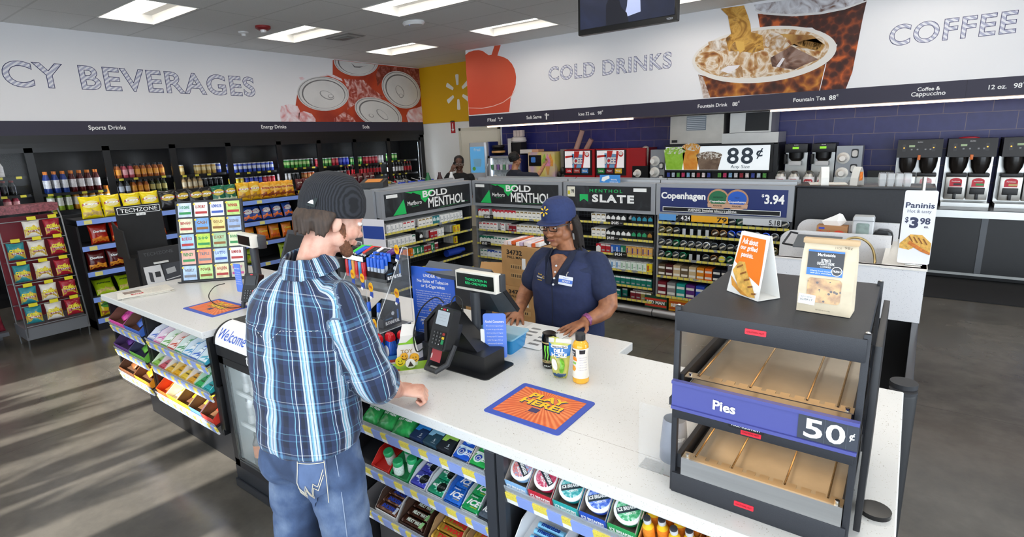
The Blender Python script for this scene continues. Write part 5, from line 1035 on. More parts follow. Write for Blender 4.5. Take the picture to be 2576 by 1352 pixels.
# clear sign holder and tumbler beside the warmer
sh=T('sign_holder','clear acrylic panel standing beside the warmer','panel',(-.50,1.325,ZT),.0);MB().box((-.055,0,0),(.055,.003,.205)).prism([(-.055,0,0),(.055,0,0),(.055,.055,0),(-.055,.055,0)],(0,0,.003)).build('panel',AC,sh,smooth=0)
tb=T('tumbler','smoky grey plastic tumbler behind the acrylic panel','tumbler',(-.485,1.42,ZT));MB().lathe([(.038,0),(.04,.003),(.04,.04),(.033,.125),(.031,.13),(.031,.122),(.037,.04)],seg=28,ms=[1,1,0,0,0,0],m=0).build('cup',[M('#8f93a2',.15,alpha=.8),M('#6f7280',.3)],tb);text('SIP',WHITE,IDM,.03,.012,tb,bold=.05,at=(.03,.08),warp=cyl_warp(.0368),off=.001)
# ================================================================ TOBACCO RACKS
RG=M('#9b9ea3',.45,.3);RGD=M('#3a3c41',.5,.3);RY=5.2
def peg_mat():
 g=G('wire_grid');s=g.n('SeparateXYZ',{0:g.coord('Object')});o=[]
 for i in range(3):o.append(g.math('LESS_THAN',g.math('FRACT',g.math('MULTIPLY',s.outputs[i],25)),.14))
 g.set('Base Color',g.mix(g.math('MAXIMUM',g.math('MAXIMUM',o[0],o[1]),o[2]),lin('#0d0e10'),lin('#4a4d52')));g.set('Roughness',.6);return g.m
PEG=peg_mat()
def strip_mat():
 g=G('yellow_price_strip');s=g.n('SeparateXYZ',{0:g.n('TexCoord').outputs['Object']});x=g.math('ADD',s.outputs[0],20)
 a=g.math('LESS_THAN',g.math('FRACT',g.math('MULTIPLY',x,1/.058)),.86);b=g.math('GREATER_THAN',g.n('TexNoise',{0:g.coord('Object'),'Scale':9}).outputs[0],.40)
 tn=g.math('LESS_THAN',g.n('TexNoise',{0:g.coord('Object'),'Scale':300}).outputs[0],.44)
 g.set('Base Color',g.mix(g.math('MULTIPLY',a,b),lin('#8f9296'),g.mix(g.math('MULTIPLY',tn,.5),lin('#e6d865'),lin('#a09440'))));g.set('Roughness',.4);return g.m
YST=strip_mat()
def rack(label,loc,rz,W_,lips,sign_mat,groups=(0,)):
 t=T('tobacco_rack',label,'shelving rack',loc,rz)
 mb=MB();mb.box((0,.30,.1),(W_,.33,1.12));mb.build('back_panel',PEG,t,smooth=0)
 for x in(0,W_-.02):MB().box((x,.02,.02),(x+.02,.33,1.12)).build('upright',RGD if x else RG,t,smooth=0)
 for z in lips:
  sh=MB().box((.02,.0,z-.012),(W_-.02,.30,z-.006)).build('shelf',RGD,t,smooth=0)
  MB().box((.02,-.006,z-.02),(W_-.02,0,z+.003)).build('price_strip',YST,sh,smooth=0)
 h=MB().box((0,-.02,1.09),(W_,.33,1.40)).build('header',RG,t,smooth=0)
 MB().box((.045,-.026,1.125),(W_-.045,-.019,1.365)).build('sign_panel',sign_mat,h,smooth=0)
 MB().box((0,.1,1.40),(W_,.13,1.425)).box((0,.28,1.40),(W_,.30,1.43)).build('top_rail',M('#b4b7bb',.35,.5),h,smooth=0)
 MB().box((.0,-.0,.03),(W_,.33,.10)).build('base',RGD,t,smooth=0);MB().cyl((0,-.02,.062),(W_,-.02,.062),.042,seg=16).build('bumper_tube',M('#a2a4a8',.3,.7),t)
 return t,h
SMOKE=swirl('sign_smoke',[(.3,'#0e0f11'),(.55,'#1d1f23'),(.72,'#3e4248')],3,1.5)
def bold_sign(h,W_):
 f=FR((0,-.026,0));k=W_/1.3
 X=lambda x:x*k
 flat('green_wedge',M('#20c060',.4),f,[(X(.13),1.13),(X(.30),1.13),(X(.275),1.29)],h);flat('green_wedge',M('#1fb85a',.4),f,[(X(.30),1.36),(X(.70),1.36),(X(.56),1.22),(X(.47),1.30),(X(.38),1.34)],h);flat('pack_print',M('#17191c',.4),f,[(X(.31),1.13),(X(.52),1.17),(X(.50),1.31),(X(.40),1.35),(X(.30),1.29)],h,off=.002)
 text('Marlboro',WHITE,f,X(.19),.045,h,bold=.01,at=(X(.415),1.235),off=.004);text('SLATE',M('#2fae6a',.4),f,X(.09),.012,h,at=(X(.42),1.2),off=.004)
 text('BOLD',WHITE,f,X(.36),.075,h,bold=.03,at=(X(.71),1.315),off=.004);text('MENTHOL',WHITE,f,X(.56),.115,h,bold=.02,at=(X(.88),1.21),off=.004);flat('sticker',WHITE,f,[(X(.06),1.32),(X(.20),1.32),(X(.20),1.355),(X(.06),1.355)],h)
 flat('green_line',M('#1fb85a',.4),f,[(X(.75),1.133),(X(1.22),1.163),(X(1.22),1.165),(X(.75),1.135)],h)
LB=(.955,.79,.615,.44,.27)
r1,h1=rack('grey cigarette rack on the back wall of the booth under a BOLD MENTHOL sign',(-4.42,RY,0),0,1.3,LB,SMOKE);bold_sign(h1,1.3)
LS=(.982,.817,.648,.48,.313,.166)
r2,h2=rack('grey cigarette rack behind the cashier under a MENTHOL SLATE sign',(-3.1,RY,0),0,1.06,LS,SMOKE)
f=FR((0,-.026,0));text('MENTHOL',M('#22b862',.4),f,.38,.035,h2,bold=.02,at=(.52,1.315),off=.003,space=1.4);text('SLATE',WHITE,f,.48,.085,h2,bold=.05,at=(.60,1.235),off=.003,space=1.2);flat('green_crest',M('#1fc065',.4),f,[(.21,1.275),(.31,1.275),(.31,1.195),(.26,1.225),(.21,1.195)],h2)
flat('price_card',M('#eeead8',.5),f,[(.055,1.245),(.15,1.245),(.15,1.355),(.055,1.355)],h2);text('1998',BLACK,f,.04,.04,h2,bold=.02,at=(.122,1.305),off=.003);flat('price_mark',M('#d8cc3c',.5),f,[(.062,1.27),(.09,1.27),(.09,1.31),(.062,1.31)],h2,off=.002);flat('sticker',WHITE,f,[(.83,1.315),(.97,1.315),(.97,1.35),(.83,1.35)],h2)
LC=(1.022,.903,.775,.655,.465,.257)
r3,h3=rack('grey smokeless tobacco rack under a blue Copenhagen-lettered sign',(-2.03,RY,0),0,1.23,LC,M('#1d2c66',.4))
r3['label']='grey rack of round tobacco tins under a navy blue sign priced 3.94'
text('Copenhagen',WHITE,f,.43,.085,h3,bold=.035,at=(.27,1.28),off=.003)
for i,(x,c)in enumerate(((.60,'#1f6a44'),(.77,'#1f58b8'))):
 flat('tin_rim',M('#b98a68',.4),f,ell(x,1.265,.098,.098,28),h3,off=.002+.003*i);flat('tin_face',M(c,.4),f,ell(x,1.275,.083,.07,24),h3,off=.003+.003*i);flat('tin_band',M('#c9a084',.4),f,[(x-.09,1.19),(x+.09,1.19),(x+.095,1.225),(x-.095,1.225)],h3,off=.004+.003*i);text('Copenhagen',WHITE,f,.15,.026,h3,bold=.02,at=(x,1.245),off=.006+.003*i);text('POUCHES',BLACK,f,.08,.014,h3,bold=.02,at=(x,1.207),off=.006+.003*i);text('WINTERGREEN' if i==0 else 'MINT',BLACK,f,.09 if i==0 else.04,.012,h3,at=(x,1.285),off=.006+.003*i)
flat('warning_frame',WHITE,f,[(.075,1.135),(1.14,1.135),(1.14,1.18),(.075,1.18)],h3,off=.009);flat('warning_box',M('#0a0a0c',.4),f,[(.082,1.14),(1.133,1.14),(1.133,1.175),(.082,1.175)],h3,off=.0105);text('WARNING: Smokeless tobacco is addictive.',WHITE,f,.45,.026,h3,bold=.01,at=(.55,1.158),off=.013);text('3.94',WHITE,f,.16,.085,h3,bold=.03,at=(1.08,1.28),off=.003);text('$',WHITE,f,.02,.03,h3,bold=.02,at=(.985,1.31),off=.003)
LX=-4.45
r4,h4=rack('grey cigarette rack along the left side of the booth under a BOLD MENTHOL sign',(LX,3.72,0),PI/2,1.46,(.95,.79,.64,.485,.3),SMOKE);bold_sign(h4,1.46)
# packs: one mesh each, in a few liveries
PK={}
def pack_mesh(key,body,cap,style,w_=.055,h=.087,d=.023,capk=.62):
 mb=MB();z1=h*capk
 mb.box((0,0,0),(w_,d,h),0);y=-.0006
 if style=='chev':mb.prism([(0,y,h),(w_,y,h),(w_,y,z1),(w_/2,y,h*.84),(0,y,z1)],(0,.0008,0),1);mb.box((0,y,h-.0005),(w_,d,h+.0006),1)
 elif style=='tick':mb.prism([(.008,y,h*.92),(w_-.008,y,h*.92),(w_-.008,y,h*.7),(w_/2,y,h*.78),(.008,y,h*.7)],(0,.0008,0),1);mb.box((.012,y,.02),(w_-.012,y+.0008,.032),2)
 elif style=='roof':mb.prism([(w_*.08,y,h*.35),(w_*.92,y,h*.35),(w_*.92,y,h*.62),(w_/2,y,h*.86),(w_*.08,y,h*.62)],(0,.0008,0),1)
 elif style=='top':mb.box((0,y,z1),(w_,y+.0008,h),1);mb.box((.01,y,.015),(w_-.01,y+.0008,.03),2)
 else:mb.box((.008,y,.012),(w_*.4,y+.0008,h*.8),1);mb.box((w_*.5,y,h*.3),(w_*.9,y+.0008,h*.4),2)
 PK[key]=mb.mesh('cigarette_pack',[M(body,.35),M(cap,.35),M('#9aa0a6',.4)],0);return key
for a in(('red','#f0eeec','#c01f33','chev'),('redband','#efedeb','#b9222e','tick'),('gold','#f1efe9','#8d7640','tick'),('dkred','#8e1d2a','#a8a4a4','top'),('greench','#eef0ee','#12705a','chev'),('green','#eef0ee','#12705a','tick'),('blue','#eef0f3','#1f4aa8','chev'),('blueb','#eef0f3','#1f4aa8','tick'),('teal','#2d7f86','#cfe0e0','roof'),('black','#16181b','#f0f0ee','roof'),('blackteal','#17191c','#2a8fa8','roof'),('blackgreen','#17191c','#2f9a68','roof'),('blackamber','#1b1814','#a87a34','roof'),('redlm','#b0202c','#d8d2d0','top'),('bluelm','#2a62b8','#d8e0ea','bar'),('greenlm','#1a7050','#d8e4de','bar'),('tan','#d9a85c','#5a3f78','bar'),('paleblue','#dfeaf2','#4a90c8','bar'),('palegreen','#e3efe6','#9ac4a4','bar'),('yellow','#ecd022','#b02a2a','bar'),('newport','#17786a','#eceeed','top'),('maroon','#7a2430','#e8e2de','top'),('olive','#9a8c4a','#eeeade','top'),('white','#efefee','#b8bcc2','bar'),('orange','#e8761c','#a84a14','bar'),('crush','#1f7a4c','#e8ece8','bar')):pack_mesh(*a,capk=.8 if a[3]=='top' else.62)
PN={'red':'white cigarette pack with red roof','redband':'white cigarette pack with red badge','gold':'white cigarette pack with gold badge','dkred':'dark red cigarette pack','greench':'white cigarette pack with green roof','green':'white cigarette pack with green badge','blue':'white cigarette pack with blue roof','blueb':'white cigarette pack with blue badge','teal':'teal cigarette pack','black':'black cigarette pack with white roof','blackteal':'black cigarette pack with teal roof','blackgreen':'black cigarette pack with green roof','blackamber':'black cigarette pack with amber roof','redlm':'red cigarette pack','bluelm':'blue cigarette pack','greenlm':'green cigarette pack','tan':'tan cigarette pack','paleblue':'pale blue cigarette pack','palegreen':'pale green cigarette pack','yellow':'yellow cigarette pack','newport':'teal pack with white top','maroon':'maroon pack with white top','olive':'olive pack with white top','white':'white cigarette pack','orange':'orange cigarette pack','crush':'deep green cigarette pack'}
ROWN=['top','second','third','fourth','fifth','lowest']
PKROWS=[]
def packs(root,lips,rows,x0,wname,depth=.01):
 PKROWS.append((root,lips,rows,x0))
 Mx=root.matrix_basis if False else Matrix.Translation(root.location)@Matrix.Rotation(root.rotation_euler.z,4,'Z')
 for r,row in enumerate(rows):
  x=x0;i=0
  for key,n in row:
   for k in range(n):
    if key!='_':
     j=random.random();p=Mx@Vector((x,depth+.006*j+(.05 if j>.93 else 0),lips[r]))
     o=link('cigarette_pack',PK[key],None,p,root.rotation_euler.z+(.06*(j-.5)))
     tag(o,'%s, %s from left, %s shelf, %s'%(PN[key],ORD[i]if i<20 else 'last',ROWN[min(r,5)],wname),'cigarette pack','cigarette packs')
    i+=1;x+=.0585
packs(r1,LB,[[('red',10),('gold',11)],[('redband',8),('dkred',2),('gold',11)],[('greench',4),('green',6),('olive',4),('gold',7)],[('green',2),('blue',2),('blueb',3),('teal',2),('_',1),('blue',5)],[('crush',5),('bluelm',3),('redlm',4),('_',2),('crush',3)]],.05,'corner rack')
packs(r2,LS,[[('_',5),('gold',3),('black',5),('blackteal',4)],[('_',5),('gold',3),('black',5),('blackgreen',3),('blackamber',1)],[('_',6),('red',1),('redlm',2),('bluelm',2),('greenlm',1),('tan',5)],[('_',7),('paleblue',4),('palegreen',5),('yellow',1)],[('_',7),('newport',10)],[('_',7),('newport',5),('_',1),('maroon',2),('olive',2)]],.035,'rack behind the cashier')
packs(r4,(.95,.79,.64),[[('white',4),('redband',4),('gold',4),('teal',2),('white',8)],[('white',6),('green',1),('_',1),('black',1),('_',2),('redlm',2),('white',2),('olive',1),('_',2),('yellow',2)],[('_',2),('orange',4),('crush',2),('greenlm',1),('dkred',2),('crush',1),('maroon',1),('_',6),('yellow',1)]],.07,'left side rack')
for i,(r,x,z,s)in enumerate(((r1,.16,LB[0],'5.85'),(r1,.1,LB[2],'5.85'),(r2,.57,LS[0],'4.85'),(r2,.52,LS[1],'4.85'),(r2,.61,LS[2],'4.24'))):
 t=T('price_sign','black %s price tag hanging on the %s shelf %s'%(s,ROWN[(0,2,0,1,2)[i]],'of the corner rack' if r is r1 else 'behind the cashier'),'price tag',(r.location.x+x,RY-.02,z-.03),0,'black price tags on the racks');MB().box((0,0,0),(.15,.004,.055)).build('tag',BLACK,t,smooth=0);text('$'+s,WHITE,FR((0,0,0)),.085,.035,t,bold=.03,at=(.055,.028),off=.001);text('per pack',WHITE,FR((0,0,0)),.03,.012,t,at=(.125,.03),off=.001)
mb=MB()
for r_,lips,rows,x0 in PKROWS:
 Mx=Matrix.Translation(r_.location)@Matrix.Rotation(r_.rotation_euler.z,4,'Z')
 for z,row in zip(lips,rows):
  x=x0
  for key,n in row:
   for k in range(n):
    if key!='_':
     for q in range(1,8):mb.box((x,.045+.027*q,z),(x+.0545,.068+.027*q,z+.087),1 if key[:5]in('black','newpo','dkred')else 0,mat=Mx)
    x+=.0585
tag(mb.build('cigarette_packs',[M('#e6e5e2',.4,n=.1,ns=30),M('#26302f',.4)],None,smooth=0),'rows of further cigarette packs behind the front ones in the racks','cigarette packs',None,'stuff')
# round tins on end
def tin(key,rim,face,ang):
 mb=MB();mb.lathe([(.033,0),(.036,.002),(.036,.11),(.03,.112)],seg=20,ms=[0,0,0],mat=Matrix.Rotation(PI/2,4,'X'));f_=FR((0,-.1122,0));mb.prism([f_@Vector((x,y,0))for x,y in ell(0,0,.0295,.0295,18)],(0,-.0006,0),1)
 mb.prism([f_@Vector((x*math.cos(ang)-y*math.sin(ang),x*math.sin(ang)+y*math.cos(ang),.0008))for x,y in((-.024,-.007),(.024,-.007),(.024,.007),(-.024,.007))],(0,-.0005,0),2)
 PK[key]=mb.mesh('tobacco_tin',[M(rim,.25,.7),M(face,.35),M('#c9c4b4',.4)],40)
TINS=[('silver','#8d9296','#2c3034',.5),('green','#2a8a62','#173528',.6),('blue','#2f58d0','#16223c',-.5),('gold','#a08a58','#3a3d22',.4),('white','#d9dcdc','#30353a',.8),('dark','#5a6064','#1e2224',.3),('bronze','#86623a','#2f1f12',.5),('yellow','#8f949a','#d8cc2c',0)]
for a in TINS:tin(*a)
tr_=['silver silver silver gold gold silver bronze silver _ dark green silver silver dark silver silver','gold gold dark _ _ _ _ bronze bronze blue blue silver silver blue silver dark','silver silver green silver silver silver white dark silver dark silver silver silver dark gold dark','silver green silver green _ _ dark bronze yellow green silver gold dark dark silver gold']
for r,row in enumerate(tr_):
 for i,k in enumerate(row.split()):
  if k=='_':
   o=link('shelf_pusher',None,None,(-2.03+.055+i*.0745,RY+.01,LC[r]),0);MB().box((-.016,0,0),(.016,.006,.06),bev=.004).build('pusher',M('#b9bdc2',.3),o);tag(o,'clear plastic pusher, slot %s of the %s tin shelf'%(ORD[i],ROWN[r]),'shelf pusher','clear plastic pushers');continue
  o=link('tobacco_tin',PK[k],None,(-2.03+.055+i*.0745,RY+.12,LC[r]+.036),0);tag(o,'%s-rimmed round tobacco tin, %s from left on the %s tin shelf'%(k,ORD[i],ROWN[r]),'tobacco tin','round tobacco tins')
def cart(name,label,cat,x,z,w_,h,d,c,c2,txt=None,grp=None):
 t=T(name,label,cat,(x,RY+.005,z),0,grp);mb=MB();mb.box((0,0,0),(w_,d,h),0).box((.004,-.001,h*.12),(w_-.004,0,h*.3),1).box((.004,-.001,h*.62),(w_-.004,0,h*.8),1);mb.build('carton',[M(c,.4),M(c2,.4)],t,smooth=0)
 if txt:text(txt,WHITE,FR((0,-.001,0)),w_*.8,None,t,bold=.04,at=(w_/2,h*.48))
cc=['#5a4a34','#4a1a1c','#c8b08a','#6a5a44','#c9b48c','#d8861c','#e86a14','#1c2230','#22222a','#24304a','#1a1e2a','#2c2c34','#3a3048','#6a3a20','#20262e']
for i,c in enumerate(cc):cart('cigarillo_carton','small cigarillo carton, %s from left on the fifth shelf of the tin rack'%ORD[i],'carton',-2.0+.078*i,LC[4],.07,.12,.12,c,'#e6e2da',grp='cigarillo cartons')
for i,c in enumerate(('#7a1f2c','#8a8a8c','#1f9a94','#5a2a7a','#2a4ab0','#4a7a2c','#3a8a3c','#6a8a2a','#8a2a4a','#2a6a8a','#7a6a2a','#40506a')):cart('cigarillo_pouch','coloured cigarillo pouch box, %s from left on the lowest shelf of the tin rack'%ORD[i],'carton',-2.0+.097*i,LC[5],.085,.14,.14,c,'#e2e4e0',grp='cigarillo pouch boxes')
cart('tobacco_box','green and red boxed chewing tobacco at the foot of the tin rack','box',-2.14,.105,.24,.13,.2,'#1f4a34','#c8402c','RED MAN');cart('tobacco_box','golden boxed chewing tobacco at the foot of the tin rack','box',-1.88,.105,.24,.13,.2,'#d0921c','#b8501c','RED MAN')
for x,w_,c,s,lb in((-1.99,.17,'#5a9ad8','','blue shelf card hanging under the navy sign'),(-1.80,.13,'#1b1d22','4.24','black 4.24 price card hanging under the navy sign'),(-1.69,.36,'#e8a81c','79','amber shelf card marked 79 under the navy sign'),(-1.20,.32,'#c9ccd0','5.18','grey shelf card marked 5.18 under the navy sign')):
 t=T('shelf_card',lb,'price tag',(x,RY-.035,1.045),0);MB().box((0,0,0),(w_,.003,.06)).build('card',M(c,.4),t,smooth=0)
 if s:text(s,WHITE if c[1]=='1' else BLACK,FR((0,0,0)),.09,.045,t,bold=.02,at=(w_-.055,.03))
t=T('notice_board','white and blue EMERGENCY PROCEDURES sheet on the end of the left rack','sign',(-4.34,3.50,.85),.15);MB().box((-.13,0,0),(.16,.004,.30)).build('panel',M('#eceaf0',.4),t,smooth=0);flat('blue_field',M('#24469c',.45),FR((0,0,0)),[(-.12,.10),(.15,.10),(.15,.23),(-.12,.23)],t);text('EMERGENCY',WHITE,FR((0,0,0)),.2,.035,t,bold=.02,at=(.02,.195));text('PROCEDURES',WHITE,FR((0,0,0)),.22,.035,t,bold=.02,at=(.02,.145))
mb=MB();mb.prism([(0,0,0),(0,.30,0),(0,.30,1.42),(0,.06,1.42),(0,.06,1.0),(0,-.05,.85),(0,-.05,0)],(-.03,0,0));t=tag(mb.build('rack_end',RG,None,(-4.45,3.715,0),PI/2,smooth=0),'grey angled end panel of the left cigarette rack','panel')
t=T('cash_drawer','black slanted box with an orange card on top of the left rack end','box',(-4.66,3.84,1.432),.5);MB().prism([(-.13,-.08,0),(-.13,.08,0),(-.13,.08,.09),(-.13,-.08,.05)],(.26,0,0)).build('body',POSB,t,smooth=0);MB().prism([(-.08,-.05,.0585),(-.08,.05,.0835),(-.08,.05,.086),(-.08,-.05,.061)],(.17,0,0)).build('orange_card',M('#d8862c',.5),t,smooth=0)
t=T('gift_card','blue plastic goggles case on the fourth shelf of the left rack','case',(-4.52,4.86,.49),PI/2);MB().cyl((-.12,0,.05),(.12,0,.05),.045,seg=14).cyl((.13,0,.05),(.2,0,.05),.03,seg=14).build('case',M('#2a4ab8',.25,alpha=.9),t);t.name='goggles_case'
# cardboard shipping boxes stacked behind the cashier
def cbox(name,label,x,y,z,w_,d_,h,rz,open_=False,txt=None):
 t=T(name,label,'cardboard box',(x,y,z),rz);KB=M('#b48a58',.8,n=.08,ns=12)
 MB().box((-w_/2,-d_/2,0),(w_/2,d_/2,h)).build('body',KB,t,smooth=0)
 if open_:
  for s,a in((-1,-.9),(1,.7)):MB().box((-w_/2,0,0),(w_/2,.004,d_*.48)).build('flap',M('#c09662',.8),t,(0,s*d_/2,h),(a if s<0 else-a,0,0),smooth=0)
 if txt:
  f_=FR((0,-d_/2,0));text('34732',M('#2a2018',.7),f_,w_*.45,h*.12,t,bold=.03,at=(-w_*.12,h*.84));text('PALL MALL',M('#2a2018',.7),f_,w_*.5,h*.06,t,bold=.02,at=(-w_*.08,h*.72))
  for zz in(.42,.2):
   mb=MB();mb.box((-w_*.25,-d_/2-.001,h*zz),(w_*.25,-d_/2,h*zz+h*.13),0);xx=-w_*.22
   while xx<w_*.2:mb.box((xx,-d_/2-.002,h*zz+.01),(xx+.008,-d_/2-.001,h*zz+h*.13-.01),1);xx+=.02
   mb.build('barcode_block',[M('#c09a68',.8),M('#2a2018',.7)],t,smooth=0)
  MB().box((w_*.1,-d_/2-.003,h*.45),(w_*.2,-d_/2-.001,h*.72)).build('label',WHITE,t,(0,0,0),smooth=0)
 return t
cbox('cardboard_box','cardboard box marked 34732 on the stack behind the cashier',-2.66,3.86,.62,.38,.34,.36,-.05,txt=1);cbox('cardboard_box','lower cardboard box with shipping labels under the marked one',-2.66,3.87,.30,.38,.36,.318,.03,txt=1);cbox('cardboard_box','bottom cardboard box of the stack behind the cashier',-2.66,3.87,0,.40,.38,.298,0);cbox('cardboard_box','open cardboard box with raised flaps left of the stack behind the cashier',-3.05,3.72,.30,.32,.32,.32,.3,True);cbox('cardboard_box','cardboard box under the open one behind the register',-3.06,3.74,0,.36,.34,.298,.1)
for i in range(9):
 o=link('cigarette_carton',None,None,(-2.82+.042*i,3.86,.981+.004*(i%3)),.05*(i%2));MB().box((-.018,-.15,0),(.018,.15,.03)).build('carton',M(('#e8d8d4','#e6e0e8','#d8602c','#ece8e4','#c8b4d0')[i%5],.4,n=.2,ns=30),o,smooth=0);tag(o,'cigarette carton on the marked cardboard box, %s from left'%ORD[i],'carton','cartons on the cardboard box')
pc=T('panini_counter','white speckled corner counter with rounded splash panels left of the walkway','counter',(0,0,0))
QZ2=quartz('grey_quartz','#dcdcdf',('#9a9a9e','#b8b8bc'))
MB().box((-.80,4.13,.645),(.135,4.16,1.0)).box((.105,4.16,.645),(.135,5.18,1.0)).build('apron',QZ2,pc,smooth=0)
MB().box((-.10,4.125,.985),(.14,5.18,1.0)).box((-.80,4.125,.99),(-.10,4.165,1.0)).box((-.80,4.16,.84),(-.10,4.75,.86)).box((-.80,4.77,.90),(-.10,5.15,.92)).build('worktop',M('#e6e2da',.3,n=.05,ns=60),pc,smooth=0)
for y,x0,x1,zt in((4.75,-.81,-.07,1.09),(5.05,-.735,-.035,1.18-.04)):
 o_=[(x1,y,.84),(x1,y,zt)]+[(x0+.09-.09*math.sin(a),y,zt-.09+.09*math.cos(a))for a in(k*PI/12 for k in range(7))]+[(x0,y,.84)];MB().prism(o_,(0,.02,0)).build('splash_panel',QZ2,pc,smooth=0)
MB().box((-.80,4.17,0),(.10,5.15,.64)).build('base',MBLK,pc,smooth=0)
bc=T('back_cabinet','tall dark grey partition cabinet right of the tobacco racks','cabinet',(-.78,5.2,0));MB().box((0,0,0),(.92,.34,1.385)).build('body',M('#24262b',.5,n=.12,ns=60),bc,smooth=0);MB().box((-.01,-.015,1.385),(.94,.36,1.405),bev=.003).build('top',M('#1c1d21',.3),bc)
t=T('tissue_box','brown box of wipes with a white tissue pulled out on the panini counter','tissue box',(-.465,4.92,.921));MB().box((-.105,-.06,0),(.105,.06,.20)).build('box',M('#a87a50',.7),t,smooth=0);flat('red_print',M('#d8452c',.6),FR((0,-.06,0)),ell(.05,.14,.04,.03,16),t);text('WypAll',M('#d8452c',.6),FR((0,-.06,0)),.08,.03,t,bold=.02,at=(-.05,.15));flat('blue_print',M('#3a4ab0',.6),FR((0,-.06,0)),[(-.09,.175),(-.05,.175),(-.05,.19),(-.09,.19)],t)
MB().loft([[(-.06,-.01,.2),(.05,-.02,.2),(.06,.02,.2),(-.05,.02,.2)],[(-.08,-.02,.235),(.03,-.03,.24),(.09,.01,.235),(-.06,.03,.23)],[(.0,-.01,.275),(.04,-.02,.30),(.06,.0,.29),(.02,.02,.28)]]).build('tissue',M('#f2f1ee',.8),t,smooth=20)
t=T('napkin_dispenser','pale grey towel dispenser with a clear window on the panini counter','dispenser',(-.262,4.93,.921));MB().loft([[(x,y,z)for x,y in rrect(.14*s,.12,.012)]for z,s in((0,1),(.27,1),(.285,.9))]).build('body',M('#c6c9cc',.35),t,smooth=30);MB().prism([FR((0,-.061,0))@Vector((x,y,0))for x,y in rrect(.085,.09,.012,0,.19)],(0,-.002,0)).build('window',M('#8fa09c',.1,n=.3,ns=20),t,smooth=0);MB().box((-.068,-.062,.25),(.068,-.059,.255)).build('seam',GREY,t,smooth=0)
t=T('soap_dispenser','low black rounded dispenser on the panini counter','dispenser',(-.13,4.93,.921));MB().loft([[(x,y,z)for x,y in rrect(.13*s,.11,.03*s)]for z,s in((0,1),(.14,1),(.17,.85),(.185,.5))]).build('body',M('#17181b',.3),t,smooth=40)
t=T('spray_faucet','brass-coloured hose faucet arching over the panini counter sink','faucet',(-.30,4.62,.861));MB().tube(smoothp([Vector(p)for p in((-.06,0,0),(-.065,0,.14),(-.03,0,.21),(.05,0,.22),(.12,0,.16),(.15,-.05,.06),(.13,-.12,.0))]),.009,8).build('hose',M('#b9a474',.3,.9),t)
t=T('slicer','black wire and metal kitchen device in the panini counter sink','kitchen tool',(-.38,4.45,.861));MB().box((-.06,-.05,0),(.08,.05,.08),bev=.01).box((-.03,-.02,.08),(.03,.03,.15)).tube([(-.02,0,.15),(-.02,0,.22),(.03,0,.22),(.03,0,.15)],.005).tube([(.0,-.04,.1),(.10,-.04,.14),(.11,-.04,.2)],.005).tube([(.02,-.05,.06),(.12,-.05,.06),(.12,.03,.1)],.005).box((-.09,-.05,.06),(-.02,.02,.10),bev=.006).build('body',BLACK,t)
t=T('cutting_board','dark grey cutting board with a metal rim leaning on the splash panel','cutting board',(-.53,4.60,.93),(.25,0,0));MB().box((-.14,-.12,.115),(.16,.1,.125)).build('board',M('#5a5f64',.4),t,smooth=0);MB().tube([(-.14,-.12,.13),(-.21,-.10,.13),(-.19,.10,.14),(-.14,.1,.13)],.008).build('handle',M('#3a3c40',.3,.6),t)
ps=T('panini_sign','white Paninis 3.98 sign board on a metal foot at the corner of the panini counter','sign',(.062,4.215,1.001));MB().box((-.04,-.015,0),(.05,.015,.008),bev=.003).cyl((.005,0,.008),(.005,0,.07),.012).cyl((.005,.01,.45),(.005,.01,.56),.012).build('stand',STEEL,ps)
p_=MB().prism([(x,-.016,y+.245)for x,y in rrect(.166,.465,.012)],(0,.004,0)).build('board',M('#e9eaf0',.35),ps,smooth=0);f=FR((0,-.016,0))
nv=M('#2b3252',.45);text('Paninis',nv,f,.145,.035,p_,bold=.02,at=(0,.385));text('Hot & tasty',M('#5a6076',.45),f,.12,.026,p_,at=(0,.345));text('3',nv,f,.045,.07,p_,bold=.05,at=(-.02,.275));text('$',nv,f,.018,.04,p_,bold=.02,at=(-.058,.29));text('98',nv,f,.052,.042,p_,bold=.03,at=(.035,.287));text('ea.',nv,f,.024,.012,p_,bold=.02,at=(.045,.25))
flat('sandwich_print',bread,f,[(-.08,.14),(-.03,.20),(.03,.2),(.08,.15),(.08,.09),(.0,.12),(-.03,.10),(-.08,.11)],p_);flat('filling_print',M('#c8742c',.6,n=.3,ns=60),f,[(-.03,.16),(.03,.12),(.08,.09),(.08,.075),(.03,.095),(-.04,.14)],p_,off=.002)
for k in range(4):flat('grill_mark',M('#8a5420',.6),f,[(-.04+.025*k,.19-.005*k),(-.034+.025*k,.192-.005*k),(-.012+.025*k,.155-.005*k),(-.018+.025*k,.153-.005*k)],p_,off=.003)
